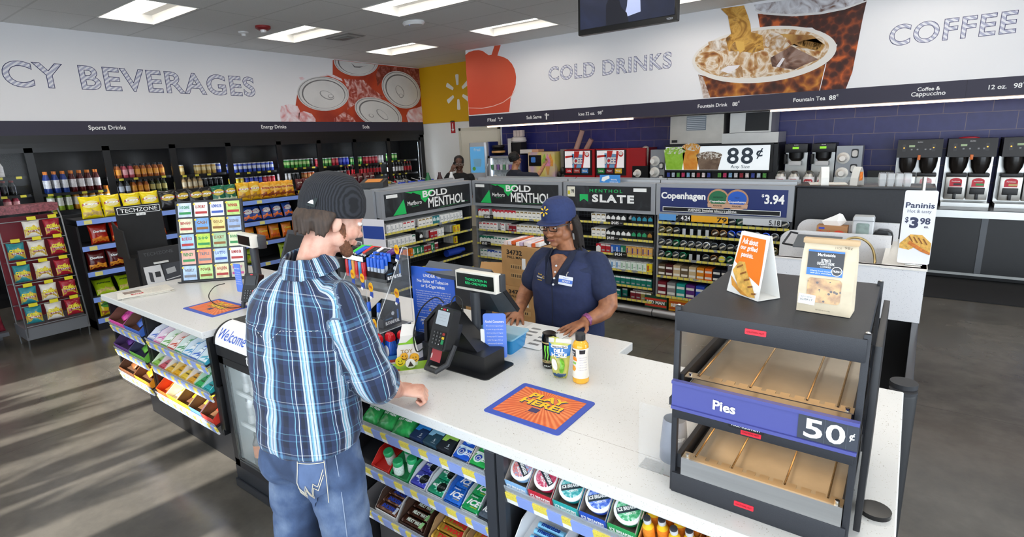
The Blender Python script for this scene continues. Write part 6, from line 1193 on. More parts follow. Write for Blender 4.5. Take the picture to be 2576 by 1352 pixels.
# ================================================================ DRINKS WALL
bcn=T('beverage_counter','long black counter with a steel edge under the blue tiled drinks wall','counter')
MB().box((-6.95,8.33,.1),(XR-.05,9.2,.82)).box((-6.95,8.42,0),(XR-.05,9.2,.1)).build('cabinet',MBLK,bcn,smooth=0)
MB().box((-6.95,8.28,.83),(XR-.05,9.21,.865)).build('worktop',M('#2a2b2f',.3),bcn,smooth=0);MB().box((-6.95,8.265,.775),(XR-.05,8.285,.86)).build('edge_strip',STEEL,bcn,smooth=0);MB().box((-6.95,8.32,.07),(XR-.05,8.335,.10)).build('toe_strip',STEEL,bcn,smooth=0)
for k in range(9):MB().box((-6.9+k*1.27,8.318,.1),(-6.84+k*1.27,8.332,.775)).build('mullion',M('#5a5c60',.4,.6),bcn,smooth=0)
CY=8.62
def brewer(x,label):
 t=T('coffee_brewer',label,'coffee machine',(x,CY,.866));W_=.46
 MB().box((0,.25,.0),(W_,.42,.80)).build('column',STEEL,t,smooth=0)
 hd_=MB().prism([(0,.02,.60),(0,.40,.60),(0,.40,.82),(0,.05,.82)],(W_,0,0)).build('control_head',M('#222327',.4),t,smooth=0);f_=frame((0,.02,.60),(1,0,0),(0,.03,.22))
 text('BUNN',M('#c9ccd0',.4),f_,.05,None,hd_,bold=.02,at=(W_/2,.19));flat('display',M('#9ab08a',.4,emit=.2),f_,[(.12,.13),(.18,.13),(.18,.155),(.12,.155)],hd_)
 for cx in(.07,W_-.09):flat('key_plate',M('#3a3c40',.4),f_,rrect(.035,.09,.008,cx,.12),hd_);flat('amber_light',M('#f0a838',.4,emit=1.5),f_,ell(cx,.12,.008,.008,8),hd_,off=.002)
 for cx in(.15,.21,.29,.34):flat('button',M('#8d9094',.4),f_,rrect(.018,.018,.002,cx,.10),hd_,off=.0015)
 MB().box((W_/2-.01,-.01,.57),(W_/2+.02,.03,.63),bev=.004).build('lever',M('#e0742c',.4),hd_)
 for k in range(2):
  cx=W_*(.27+.46*k);MB().lathe([(.055,.40),(.085,.47),(.095,.55),(.095,.595)],(cx,.13,0),seg=16).build('brew_funnel',M('#1f1c1a',.25),t)
  b=MB().box((cx-.10,.06,.08),(cx+.10,.25,.36),bev=.01).build('server',M('#b9b6b0',.28,.9),t);fb2=FR((cx,.06,0))
  flat('red_label',M('#c9283a',.4),fb2,[(-.06,.24),(.06,.24)]+[(.06*math.cos(a),.31+.035*math.sin(a))for a in(j*PI/8 for j in range(9))],b);text("Farmhouse",WHITE,fb2,.08,.014,b,bold=.02,at=(0,.305),off=.003);flat('blend_tag',M(('#2f7ad0','#e8d68a','#26282c','#3aa05c','#7a5a3c','#c9a86a')[(int(abs(x)*7)+k)%6],.4),fb2,[(-.02,.255),(.055,.255),(.055,.28),(-.02,.28)],b,off=.003)
  MB().box((cx-.07,.03,.15),(cx+.07,.06,.23),bev=.006).build('tap_block',POSB,b);MB().box((cx-.015,.0,.09),(cx+.015,.05,.16),bev=.004).build('tap',POSB,b);MB().box((cx-.10,.0,.0),(cx+.10,.25,.012)).build('tray_grid',POSB,b,smooth=0)
  MB().box((cx-.10,.08,.36),(cx+.10,.25,.40),bev=.01).build('server_lid',POSB,b)
 MB().box((0,-.02,.0),(W_,.42,.05)).build('drip_tray',STEEL,t,smooth=0);return t
for x,l in((-.185,'twin coffee brewer with red-labelled servers, directly behind the panini sign'),(.325,'twin coffee brewer right of the panini sign, with a red flap on its top'),(.835,'twin coffee brewer at the right edge beyond the other two')):brewer(x,l)
t=T('red_lid','flat red lid lying on top of the middle coffee brewer','lid',(.52,CY+.15,1.688));MB().lathe([(.10,0),(.10,.008),(.06,.018)],seg=16,sy=.6).build('lid',M('#c9222e',.35),t)
for i,x in enumerate((-1.51,-1.17)):
 t=T('pour_brewer','black single coffee brewer, %s of the pair beside the fountain'%('left','right')[i],'coffee machine',(x,CY+.08,.866));MB().box((0,.12,0),(.28,.36,.80)).build('column',STEEL,t,smooth=0);hd_=MB().box((0,0,.68),(.29,.36,.80),bev=.008).build('control_head',M('#1d1e22',.4),t);text('BUNN',WHITE,FR((0,0,.68)),.05,parent=hd_,at=(.145,.105));flat('display',M('#8ad030',.4,emit=.6),FR((0,0,.68)),[(.1,.05),(.18,.05),(.18,.08),(.1,.08)],hd_)
 MB().lathe([(.05,.55),(.095,.60),(.10,.68)],(.14,.1,0),seg=16).build('funnel',BLACK,t);MB().box((.0,-.02,.52),(.03,.08,.66),bev=.006).build('handle',BLACK,t);MB().box((.06,.0,.5),(.22,.12,.56),bev=.004).build('caution_plate',M('#cfd0d2',.4),t)
for i in range(4):
 t=T('airpot','white and steel airpot with a red oval label, %s from left'%ORD[i],'airpot',(-1.50+.167*i+(.02 if i>1 else 0),CY-.12,.866),0,'airpots before the black brewers');MB().lathe([(.07,0),(.07,.36),(.05,.40)],seg=18,ms=[0,1]).build('body',[M('#e9e9ec',.3),STEEL],t);MB().lathe([(.05,.40),(.055,.42),(.03,.44)],seg=14).build('lid',STEEL,t)
 w2=cyl_warp(.0705);wrap(t,'red_oval',[(-.04,.04,.27),(-.06,.06,.29),(-.06,.06,.31),(-.04,.04,.33)],M('#b8242e',.4),w2,n=6);wrap(t,'blend_band',[(-.05,.05,.18),(-.05,.05,.21)],M('#5ab4c8' if i%2==0 else '#e8a03c',.4),w2,n=6);text('Farmhouse',WHITE,IDM,.08,.02,t,bold=.03,at=(0,.30),warp=w2,off=.002)
def cupbank(name,label,x,w_,z0,h,holes,grp=None,col='#9da1a6'):
 t=T(name,label,'cup dispenser',(x,CY+.05,z0),0,grp);MB().box((0,0,0),(w_,.3,h)).build('housing',M(col,.35,.4),t,smooth=0)
 for cx,cz,r,kind in holes:
  fr2=Matrix.Translation((cx,0,cz))@Matrix.Rotation(PI/2,4,'X')
  if kind=='cup':
   MB().lathe([(r,0),(r*1.1,.012),(r*.85,.02)],seg=20,mat=fr2).build('ring',M('#e4e2dc',.35),t);MB().lathe([(r*.75,.0),(r*.72,.05),(r*.5,.13),(r*.48,.13)],seg=18,mat=fr2).build('cup',M('#efeeea',.4),t)
  else:MB().prism([Vector((cx+a,-.001,cz+b))for a,b in rrect(r*1.5,r*2.2,r*.4)],(0,-.004,0)).build('slot',M('#2b2d31',.4),t,smooth=0);MB().prism([Vector((cx+a,-.005,cz+b))for a,b in rrect(r*1.1,r*1.5,r*.4)],(0,-.02,0)).build('lid_stack',M('#dcdbd8',.4),t,smooth=0)
 return t
cupbank('cup_dispenser','grey cup and lid dispenser panel between the black brewers and the tiles',-.86,.30,.866,.76,[(.085,.60,.07,'cup'),(.215,.66,.055,'lid'),(.085,.40,.07,'cup'),(.215,.46,.055,'lid'),(.085,.2,.07,'cup'),(.215,.25,.055,'lid')])
cupbank('cup_dispenser','grey cup dispenser panel left of the 88 cent sign',-3.51,.24,.866,.76,[(.08,.58,.075,'cup'),(.08,.40,.075,'cup'),(.08,.22,.075,'cup'),(.19,.5,.05,'lid'),(.19,.3,.05,'lid')])
cupbank('cup_dispenser','black cup rack with stacked clear cups right of the red slush machines',-3.83,.28,.866,.50,[(.10,.38,.06,'cup'),(.10,.18,.06,'cup')],col='#17181b')
for i,(x,h)in enumerate(((-3.77,.26),(-3.64,.32))):
 t=T('cup_stack','stack of clear domed cups on the black cup rack, %s one'%('left','right')[i],'cup stack',(x,CY+.15,1.37),0,'clear cup stacks');MB().lathe([(.045,0),(.06,h*.8),(.05,h*.95),(.02,h)],seg=16).build('cups',M('#d9cfc4',.12,alpha=.7,n=.4,ns=30,stretch=(1,1,8)),t)
for i,(x,rz)in enumerate(((-.60,.35),(-.36,-.5))):
 t=T('table_tent','curved orange-edged promo card on the back cabinet, %s one'%('left','right')[i],'tent card',(x,5.30,1.406),rz,'promo cards on the back cabinet');
 for s in(-1,1):MB().loft([[(-.03,s*y,z),(.03,s*y,z),(.03,s*(y-.003),z),(-.03,s*(y-.003),z)]for y,z in((.045,0),(.04,.06),(.022,.12),(.006,.15))]).build('panel',M('#e2e0da',.5),t,smooth=0)
 MB().box((.0302,-.02,.04),(.031,.02,.11)).build('print',M('#e07a2c',.5,n=.4,ns=40),t,smooth=0)
t=tag(MB().box((-.16,-.1,0),(.12,.1,.004)).build('paper_sheet',M('#e9e6e0',.7),None,(-.56,5.40,1.406),.2,smooth=0),'white sheet of paper lying on the back cabinet','paper')
for i in range(4):
 t=T('clear_container','clear plastic clamshell on the back cabinet, %s from left'%ORD[i],'container',(-.19+.055*i,5.30,1.406),.1,'clear clamshells on the back cabinet');MB().loft([[(x,y,z)for x,y in rrect(.05*s,.13*s,.01)]for z,s in((0,.85),(.05,1),(.055,1.04),(.1,.9))]).build('shell',M('#e9ecee',.1,alpha=.5),t,smooth=0)
t=T('price_board','low black board with small white lettering by the tile wall','sign',(-.49,8.85,.866));MB().box((0,0,0),(.29,.03,.42)).build('board',BLACK,t,smooth=0);text('$1.50',WHITE,FR((0,0,0)),.1,parent=t,at=(.2,.38))
t=T('glass_guard','low clear shelf edge on the back cabinet','guard',(-.55,5.50,1.406));MB().box((0,0,0),(.7,.006,.05)).build('pane',GLS,t,smooth=0)
# fountain machine with its 88 cent light box
ft_=T('soda_fountain','wide soda fountain with nozzles under a lit 88 cent sign','soda fountain',(-3.24,CY,.866));MB().box((.03,.05,0),(1.62,.55,.43)).box((1.56,.0,0),(1.66,.55,.83)).build('body',M('#1b1c20',.4),ft_,smooth=0)
lb_=MB().box((0,-.03,.415),(1.60,.05,.83)).build('light_box',BLACK,ft_,smooth=0);f_=FR((0,-.03,0));flat('lit_panel',M('#dfe6ea',.4,emit=.55),f_,[(.015,.44),(1.56,.44),(1.56,.80),(.015,.80)],lb_,off=.001)
DK=M('#33404e',.4)
for s,x,y,w_,h in(('8',1.05,.65,.17,.24),('8',1.25,.65,.17,.24),('\u00a2',1.42,.68,.09,.15)):text(s,DK,f_,w_,h,lb_,bold=.02,at=(x,y),off=.004)
text('Any Size',DK,f_,.27,.06,lb_,at=(1.16,.485),off=.004)
for x,w_,c,c2,z1 in((.16,.17,'#8fc82c','#a8dc4c',.74),(.42,.14,'#e8902c','#f2b24a',.79),(.70,.19,'#6a5444','#8a7462',.66)):
 flat('cup_print',swirl('cup%d'%int(x*100),[(.35,c),(.65,c2)],9,1),f_,[(x-w_*.75,.445),(x+w_*.75,.445),(x+w_,z1),(x-w_,z1)],lb_,off=.003);flat('cup_ice',swirl('cupi%d'%int(x*100),[(.35,c),(.5,c2),(.6,'#f0ece4')],14,2),f_,ell(x,z1,w_*1.04,.06,20),lb_,off=.0045)
for k in range(19):
 if k in(9,):continue
 x=.06+.08*k;n_=MB().box((x-.03,-.0,.29),(x+.03,.06,.40)).build('nozzle',BLACK,ft_,smooth=0);MB().box((x-.024,-.006,.33),(x+.024,.0,.395)).build('flavour_card',M(('#3a4aa0','#b9c8d8','#5aa04a','#c83a6a','#8ab8e0','#d8d8dc','#a02a3a','#e4d8d8')[k%8],.4,n=.4,ns=60),n_,smooth=0);MB().cyl((x,.03,.25),(x,.03,.29),.012,seg=8).build('spout',M('#5a5c60',.4),n_)
MB().box((.0,.02,.0),(1.6,.3,.04)).build('drip_tray',STEEL,ft_,smooth=0)
t=T('ice_maker','left stainless ice maker with a slatted vent over the soda fountain','ice maker',(-3.18,CY+.02,1.71));MB().box((0,0,0),(.82,.55,.425)).build('case',M('#b9b4ac',.35,.7,n=.08,ns=5),t,smooth=0);MB().box((.26,-.006,.20),(.56,0,.415)).build('vent',M('#7f868e',.4,.5),t,smooth=0)
for k in range(7):MB().box((.27,-.012,.215+.028*k),(.55,-.004,.225+.028*k)).build('slat',M('#c9ccd0',.4,.4),t,smooth=0)
MB().box((.03,-.004,.02),(.12,0,.06)).build('control_plate',BLACK,t,smooth=0);MB().box((0,-.01,-.04),(.82,.5,-.001)).build('base_trim',BLACK,t,smooth=0)
t=T('ice_maker','right stainless ice maker with a dark grille over the soda fountain','ice maker',(-2.27,CY+.02,1.85));MB().box((0,0,0),(.57,.55,.285)).box((-.10,-.02,-.17),(.68,.55,-.005)).build('case',M('#c2c0bc',.35,.6,n=.06,ns=5),t,smooth=0);MB().box((.22,-.008,.02),(.54,0,.28)).build('grille',M('#101114',.5),t,smooth=0)
# slush machines
for i,x in enumerate((-5.17,-4.52)):
 t=T('slush_machine','red and black slush machine with a lit ICEE panel, %s of the two'%('left','right')[i],'slush machine',(x,CY+.05,.866));MB().box((0,.02,0),(.62,.5,.79)).build('case',M('#b3161e',.35),t,smooth=0);d=MB().box((0,0,.34),(.57,.03,.775)).build('front_door',M('#131316',.35),t,smooth=0);f_=FR((0,0,0))
 flat('lit_panel',M('#ece9ec',.4,emit=.35),f_,[(.025,.47),(.54,.47),(.54,.765),(.025,.765)],d);flat('red_band',M('#d8342c',.4),f_,[(.03,.64),(.2,.66),(.2,.69),(.03,.68)],d,off=.002);flat('cup_print',M('#7ab4e0',.4),f_,[(.18,.47),(.40,.47),(.41,.70),(.17,.72)],d,off=.002);flat('red_stripe',M('#d8342c',.4),f_,[(.22,.47),(.26,.47),(.33,.76),(.22,.76)],d,off=.003);flat('red_stripe',M('#d8342c',.4),f_,[(.36,.47),(.4,.47),(.44,.75),(.40,.76)],d,off=.003);flat('badge',M('#d8342c',.4),f_,ell(.48,.70,.045,.045,16),d,off=.002);flat('badge_top',WHITE,f_,ell(.48,.71,.034,.03,16),d,off=.003)
 text('ICEE',M('#20409a',.4),f_,.22,.13,d,bold=.09,at=(.285,.59),off=.005,shear=.1);text('ICEE',WHITE,f_,.21,.115,d,bold=.05,at=(.285,.592),off=.0062,shear=.1)
 for k,c in enumerate((('#c8242e','#a83a34','#4a8ad0'),('#1f8a3c','#7a2030','#e8b82c'))[i]):flat('flavour_card',M(c,.4,n=.3,ns=50),f_,[(.04+.165*k,.375),(.17+.165*k,.375),(.17+.165*k,.455),(.04+.165*k,.455)],d,off=.002);text(('Coke','Cherry','Blue','Lime','Pepper','Mango')[k+3*i],WHITE,f_,.09,.03,d,bold=.03,at=(.105+.165*k,.415),off=.004)
 for k in range(3):MB().cyl((.11+.16*k,.0,.24),(.11+.16*k,.03,.24),.055,seg=16).build('barrel_window',M('#c9b8b0',.12,n=.3,ns=20),t);MB().box((.095+.16*k,-.05,.14),(.125+.16*k,0,.22),bev=.005).build('tap',BLACK,t)
mb=MB();mb.box((-3.90,CY+.06,.866),(-3.60,CY+.55,1.66));tag(mb.build('red_cabinet',M('#a8141c',.4),None,smooth=0),'red side cabinet right of the slush machines','cabinet')
# soft serve kiosk, blender fridge, blue dispenser
t=T('soft_serve_machine','pastel soft-serve machine with a black screen and ice cream print','ice cream machine',(-5.925,CY,.866));MB().box((0,0,.31),(.59,.5,.76)).box((.02,.1,0),(.57,.5,.31)).build('case',swirl('pastel',[(.3,'#d8c84c'),(.45,'#e0d27a'),(.6,'#c8a4d0'),(.75,'#b890cc')],1.6,.6),t,smooth=0);f_=FR((0,0,0));flat('screen',M('#0c1018',.15),f_,rrect(.28,.20,.01,.16,.605),t,off=.004);flat('screen_glow',M('#3a6ab0',.3,emit=.3),f_,rrect(.1,.1,.02,.12,.62),t,off=.006)
for x,c in((.37,'#9cc84a'),(.50,'#e8a04a'),(.44,'#e090b8')):flat('ice_cream_print',M(c,.5,n=.2,ns=20),f_,[(x-.055,.50),(x+.055,.50),(x+.06,.60),(x+.03,.66),(x,.735),(x-.03,.67),(x-.06,.60)],t,off=.003 if x!=.44 else.005)
flat('cone_print',M('#d8a45c',.5),f_,[(.39,.50),(.49,.50),(.455,.345),(.425,.345)],t,off=.006)
t=T('shake_fridge','small glass-front shake freezer with a 2.48 price disc behind the man in navy','freezer',(-6.92,CY+.02,.866));MB().box((0,.03,0),(.80,.5,.71)).build('case',M('#1f2b6a',.4),t,smooth=0);MB().box((.06,.024,.03),(.70,.032,.68)).build('interior',M('#aeb8c0',.4,n=.35,ns=22),t,smooth=0);d=MB().box((0,0,0),(.05,.03,.70)).box((.72,0,0),(.77,.03,.70)).box((0,0,.66),(.77,.03,.70)).build('door',M('#c9ccd0',.3,.5),t,smooth=0);MB().box((.07,.0,.06),(.09,.02,.66)).build('light_tube',M('#e8f2ff',.5,emit=2),d,smooth=0);MB().box((.09,.005,.42),(.70,.02,.435)).build('shelf',M('#dfe4e8',.4),t,smooth=0)
MB().tube([(-.005,0,.1),(-.03,-.04,.2),(-.03,-.04,.45),(-.005,0,.55)],.012).build('handle',M('#d9dce0',.25,.6),d);flat('price_disc',WHITE,FR((0,-.002,0)),ell(.17,.26,.075,.075,20),t,off=.006);text('2',DK,FR((0,-.002,0)),ht=.06,parent=t,at=(.155,.26),off=.009);text('48',DK,FR((0,-.002,0)),ht=.03,parent=t,at=(.2,.275),off=.009)
for r in range(2):
 for i in range(7):
  o=link('shake_cup',None,None,(-6.80+.075*i,CY-.0,.90+.40*r),0);MB().lathe([(.024,0),(.03,.09),(.031,.1)],seg=10).build('cup',M(('#e8e4ee','#5a9a6a','#d8d4e0','#8a6ab0')[(i+r)%4],.35),o);tag(o,'sealed shake cup in the small freezer, %s from left on its %s shelf'%(ORD[i],('lower','upper')[r]),'cup','shake cups in the small freezer')
t=T('shake_blender','tall rounded silver and blue drink dispenser with a light blue screen beside the cream door','drink dispenser',(-7.38,CY-.05,.5),.12);MB().loft([[(x+.22,y+.25,z)for x,y in rrect(.44*s,.48,.06)]for z,s in((.62,.8),(.70,1),(1.28,1),(1.34,.95))]).build('shell',M('#c9ccd2',.3,.3),t,smooth=50);MB().box((.40,.1,.66),(.46,.46,1.35),bev=.02).build('blue_side',M('#24367e',.35),t);MB().box((.1,.15,0),(.34,.45,.65)).build('stand',M('#24367e',.4),t,smooth=0);flat('screen',M('#5aa4d8',.3,emit=.35),FR((.22,.01,0)),rrect(.34,.52,.02,0,1.0),t,off=.003);text("f'real",WHITE,FR((.22,.01,0)),.15,None,t,at=(0,1.20),off=.006);flat('shake_print',M('#8ac4e8',.4),FR((.22,.01,0)),[(-.08,.86),(.08,.86),(.10,1.02),(-.10,1.02)],t,off=.005);flat('green_dot',M('#6ab84a',.4),FR((.22,.01,0)),ell(-.09,.82,.04,.04,14),t,off=.005)
t=T('lid_holder','black and white lid and napkin holder above the small freezer','dispenser',(-6.58,CY+.25,1.577));MB().box((.08,0,0),(.32,.2,.24)).build('caddy',BLACK,t,smooth=0);MB().box((0,0,0),(.11,.2,.32)).build('panel',M('#dcdad6',.4),t,smooth=0);MB().lathe([(.13,.24),(.16,.27),(.14,.33),(.1,.35)],(.2,.1,0),seg=11).build('bag',M('#efece8',.6),t)
for i in range(3):
 o=link('straw_box',None,None,(-6.47+.075*i,CY+.3,1.93),0);MB().box((0,0,0),(.066,.08,.12)).build('box',M('#e6d9d4',.5,n=.15,ns=60),o,smooth=0);tag(o,'pale straw box on the lid holder, %s from left'%ORD[i],'box','straw boxes')
t=T('bowl_stack','stack of black bowls on the blue dispenser top','bowls',(-6.78,CY+.2,1.577));MB().lathe([(.08,0),(.14,.05),(.14,.09),(.10,.13),(.13,.16),(.12,.20)],seg=16,ms=[0,1,0,0,0]).build('bowls',[BLACK,M('#d9a86a',.5)],t)
t=T('carton_box','long white and tan carton lying over the small freezer','box',(-6.25,CY+.2,1.60),0);MB().box((0,0,0),(.28,.2,.075)).build('white_box',M('#e6e2de',.6),t,smooth=0);MB().box((.28,0,0),(.43,.2,.075)).build('tan_end',M('#d8a88a',.6),t,smooth=0)
for i,(x,c,r)in enumerate(((-5.0,'#c9a89a',-.38),(-4.9,'#b89488',-.55))):
 t=T('cup_tube','clear tube of cups leaning behind the left slush machine, %s one'%('upper','lower')[i],'cup tube',(x-.1+.1*i,CY+.35,1.60),(0,-r,0),'cup tubes');MB().cyl((0,0,0),(0,0,.42-.15*i),.05,.045,seg=16).build('tube',M(c,.12,alpha=.8),t)
t=T('topping_pump','cluster of black pumps between the soft-serve machine and the slush machine','pump',(-5.30,CY+.05,.866));MB().box((0,.1,0),(.13,.4,.80)).build('panel',M('#8d8a88',.4,.3),t,smooth=0)
for x,z in((.03,.34),(.1,.42),(.06,.2)):MB().ball((x,.0,z),.055,sc=(.8,.8,1.3)).build('pump',BLACK,t)
t=T('camera_notice','small blue security cameras sign on top of the middle rack','sign',tuple(P(1509,464,y=5.21)),-.02);MB().box((0,0,0),(.235,.004,.10)).build('panel',M('#3f8fd8',.4),t,smooth=0);flat('camera_print',WHITE,FR((0,0,0)),[(.02,.04),(.03,.075),(.11,.095),(.115,.065),(.07,.045),(.05,.03)],t);text('Security',WHITE,FR((0,0,0)),.07,parent=t,bold=.02,at=(.165,.05));text('cameras in use.',WHITE,FR((0,0,0)),.1,parent=t,bold=.02,at=(.165,.028))
for i in range(3):
 t=T('deli_tray','clear-domed pastry tray behind the middle rack, %s from left'%ORD[i],'tray',(-3.72+.18*i,8.45,.866),0,'pastry trays');MB().lathe([(.08,0),(.085,.02),(.075,.06),(.03,.08)],seg=14,ms=[1,0,0]).build('dome',[M('#d9c9b0',.2,n=.3,ns=25),M('#e6e4e0',.4)],t)
tv=T('television','black flat television hanging from the ceiling before the soffit','television',tuple((P(1455,86,y=5.2)+P(1703,57,y=5.2))/2))
a_,b_=P(1455,86,y=5.2),P(1703,57,y=5.2);W_=(b_-a_).length
MB().prism([(x,0,y+W_*.29)for x,y in rrect(W_,W_*.58,.012)],(0,.06,0)).build('case',M('#08080a',.25),tv,smooth=0)
g=G('tv_reflection');s=g.n('SeparateXYZ',{0:g.coord('Object')});g.set('Base Color',lin('#0a0c16'));g.set('Roughness',.06);g.set('Specular IOR Level',.8)
flat('screen',g.m,FR((0,0,0)),[(-W_/2+.02,.05),(W_/2-.02,.05),(W_/2-.02,W_*.58-.02),(-W_/2+.02,W_*.58-.02)],tv);text('VIZIO',M('#b9bcc4',.4),FR((0,0,0)),.06,parent=tv,bold=.02,at=(W_/2-.07,.026),off=.002)
scr=swirl('tv_image',[(.3,'#141a30'),(.55,'#1c2440'),(.75,'#2a3354')],2,1);flat('picture',scr,FR((0,0,0)),[(-W_/2+.025,.055),(W_/2-.025,.055),(W_/2-.025,W_*.58-.025),(-W_/2+.025,W_*.58-.025)],tv,off=.002);flat('picture_light',M('#aab4d8',.3,emit=.35),FR((0,0,0)),[(-.01,.10),(.16,.13),(.15,.36),(-.09,.36),(-.08,.33),(.03,.31),(.02,.2)],tv,off=.003);flat('picture_shape',M('#0d1020',.4),FR((0,0,0)),[(-.2,.055),(.04,.055),(.02,.14),(-.04,.2),(-.07,.3),(-.12,.36),(-.2,.25)],tv,off=.004)
MB().cyl((0,.09,W_*.3),(0,.09,ZC-tv.location.z),.03).box((-.15,.06,W_*.2),(.15,.1,W_*.4)).build('ceiling_mount',BLACK,tv)
# ceiling fittings
def fit(px,py):return tuple(P(px,py,z=ZC))
t=T('smoke_detector','red fire alarm strobe on the ceiling beside the white sprinkler','alarm',fit(661,66));MB().lathe([(.10,0),(.10,-.03),(.07,-.05)],seg=20).build('base',M('#8a1f22',.4),t);MB().lathe([(.04,-.05),(.035,-.08),(.01,-.09)],seg=14).build('strobe',M('#e6e4e4',.15),t)
t=T('sprinkler','small white sprinkler on the ceiling beside the red strobe','sprinkler',fit(612,80));MB().lathe([(.07,0),(.065,-.02),(.03,-.03),(.03,-.06),(.05,-.065)],seg=16).build('body',M('#d9d8d6',.4),t)
t=T('access_point','white oval network box on the ceiling in the middle of the room','network box',fit(1040,55));MB().lathe([(.17,0),(.18,-.02),(.15,-.05)],seg=24,sy=.7).build('body',M('#e6e6e6',.4),t);MB().ball((0,-.08,-.045),.008).build('led',M('#5a7af0',.4,emit=3),t)
t=T('air_vent','square louvred ceiling air vent next to the middle light','vent',fit(868,93),0);
for k in range(4):q_=.30-.07*k;MB().loft([[(sx*q_,sy*q_*.55,-.002-.006*k)for sx,sy in((-1,-1),(1,-1),(1,1),(-1,1))],[(sx*(q_-.05),sy*(q_-.05)*.55,-.012-.006*k)for sx,sy in((-1,-1),(1,-1),(1,1),(-1,1))]],cap=(False,False)).build('louver',M('#b9b7b2' if k%2 else '#8e8c88',.5),t,smooth=0)
MB().box((-.1,-.06,-.03),(.1,.06,-.02)).build('louver',M('#8e8c88',.5),t,smooth=0)
# ================================================================ GLASS COOLERS ON THE LEFT WALL
DY=[1.22,2.07,2.92,3.79,4.65,5.56,6.39,7.23,8.13,9.08]
CBK=M('#0e0f11',.35)
clr=T('cooler_wall','long black wall of glass-door coolers full of drinks','cooler',(XA,0,0))
MB().box((-1.0,YF,0),(-.0,YB-.03,.12)).box((-.06,YF,2.0),(.0,YB-.03,2.06)).box((-1.0,YF,2.0),(-.06,YB-.03,2.05)).box((-.75,YF,.12),(-.73,YB-.03,2.0)).box((-.7,YB-.14,0),(.0,YB-.03,2.06)).build('cabinet',CBK,clr,smooth=0)
GLC=M('#0c0e10',.03,alpha=.12,spec=.45)
for i,y in enumerate(DY[:-1]):
 y1=DY[i+1];d=MB().box((-.02,y,.12),(.015,y+.045,2.0)).box((-.02,y1-.045,.12),(.015,y1,2.0)).box((-.02,y,.12),(.015,y1,.18)).box((-.02,y,1.94),(.015,y1,2.0)).build('glass_door',M('#121316',.3),clr,smooth=0)
 MB().box((-.006,y+.045,.18),(-.002,y1-.045,1.94)).build('pane',GLC,d,smooth=0);MB().box((.015,y1-.05,.8),(.04,y1-.03,1.3),bev=.004).build('handle',BLACK,d)
 MB().box((-.055,y1-.012,.2),(-.04,y1+.0,1.9)).build('led_strip',M('#eaf4ff',.5,emit=22),clr,smooth=0)
MB().box((-1.0,-1.2,.12),(.0,1.22,2.0)).build('blank_panel',CBK,clr,smooth=0)
YT=M('#e8dc4a',.4)
def crow(door,z,items,name,r=.033,y0=.07,gap=.08):
 """one shelf of a cooler door: items is a list of (kind, count)"""
 sh=MB().box((-.70,DY[door]+.05,z-.02),(-.09,DY[door+1]-.05,z-.006)).build('shelf',M('#2b2d31',.4),clr,smooth=0);MB().box((-.09,DY[door]+.05,z-.035),(-.085,DY[door+1]-.05,z)).build('shelf_lip',M('#1b1c1f',.4),sh,smooth=0)
 for k in range(4):
  if(k*7+door*3)%5:yy=DY[door]+.12+.19*k;MB().box((-.085,yy,z-.034),(-.083,yy+.06,z-.004)).build('price_tag',YT,sh,smooth=0)
 y=DY[door]+y0;i=0
 for kind,n in items:
  for k in range(n):
   if kind:
    me,nm=BEV[kind];w_=nm.split(' ')[-1]
    for q in range(2 if door<8 else 1):
     o=link('drink_'+w_,me,None,(XA-.15-.085*q,y,z),PI/2+.1*random.random())
     tag(o,'%s%s, %s from left, %s shelf, cooler door %s from corner'%('' if q==0 else 'rear ',nm,ORD[i],name,ORD[8-door]),w_,'drink %ss in the coolers'%w_)
   y+=gap;i+=1
BEV={}
def bev(key,nm,prof,ms,cols):
 mb=MB();mb.lathe(prof,seg=12,ms=ms);BEV[key]=(mb.mesh('drink',[M(c,.2,n=.25 if k==1 else 0,ns=45)for k,c in enumerate(cols)],40),nm)
def cankind(key,nm,c,c2,h=.155,r=.031):bev(key,nm,[(r*.85,0),(r,.01),(r,h*.35),(r,h*.7),(r,h-.015),(r*.8,h)],[0,0,1,0,2],(c,c2,'#c9ccd0'))
def btl(key,nm,liq,lab,cap,h=.25,r=.036):bev(key,nm,[(r*.9,0),(r,.01),(r*.95,h*.22),(r*.95,h*.55),(r,h*.6),(r*.6,h*.78),(r*.42,h*.86),(r*.46,h*.9),(r*.46,h),],[0,0,1,1,0,0,2,2],(liq,lab,cap))
btl('bsport','blue sports bottle','#24408c','#e6e8ec','#e8842c',.29);btl('rsport','red sports bottle','#5a1616','#e8e4e4','#e8842c',.29);btl('lsport','lime sports bottle','#8aa82c','#e4e8dc','#e8842c',.29);btl('asport','amber sports bottle','#d08a1c','#ece4d4','#e8842c',.29)
btl('jug','white red-capped bottle','#ece8e6','#e0dcdc','#c8242c',.2);btl('ojuice','orange juice bottle','#d8742c','#f0a050','#3a2a20',.19);btl('purple','purple juice bottle','#6a2a5a','#c04a8a','#2a2a2a',.19);btl('dark','dark drink bottle','#1b1c20','#3a3c44','#8a2a1c',.19);btl('pink','pink-labelled juice bottle','#b8485a','#f0b0b4','#2a2a30',.2);btl('tan','orange-labelled tea bottle','#a85a20','#f2a63c','#2a2a30',.2);btl('silver','silver-labelled bottle','#4a4c52','#b8c0cc','#1c1c20',.2);btl('olive','olive-labelled bottle','#3a4420','#c0b46a','#1c1c20',.2)
btl('cola','cola bottle','#2a100a','#c8202a','#c8202a',.245,.032);btl('colaz','dark cola bottle','#1c0e0a','#e4e0de','#8a8c90',.245,.032);btl('coffee','coffee drink bottle','#c8a878','#e6d8b8','#7a6a4a',.19)
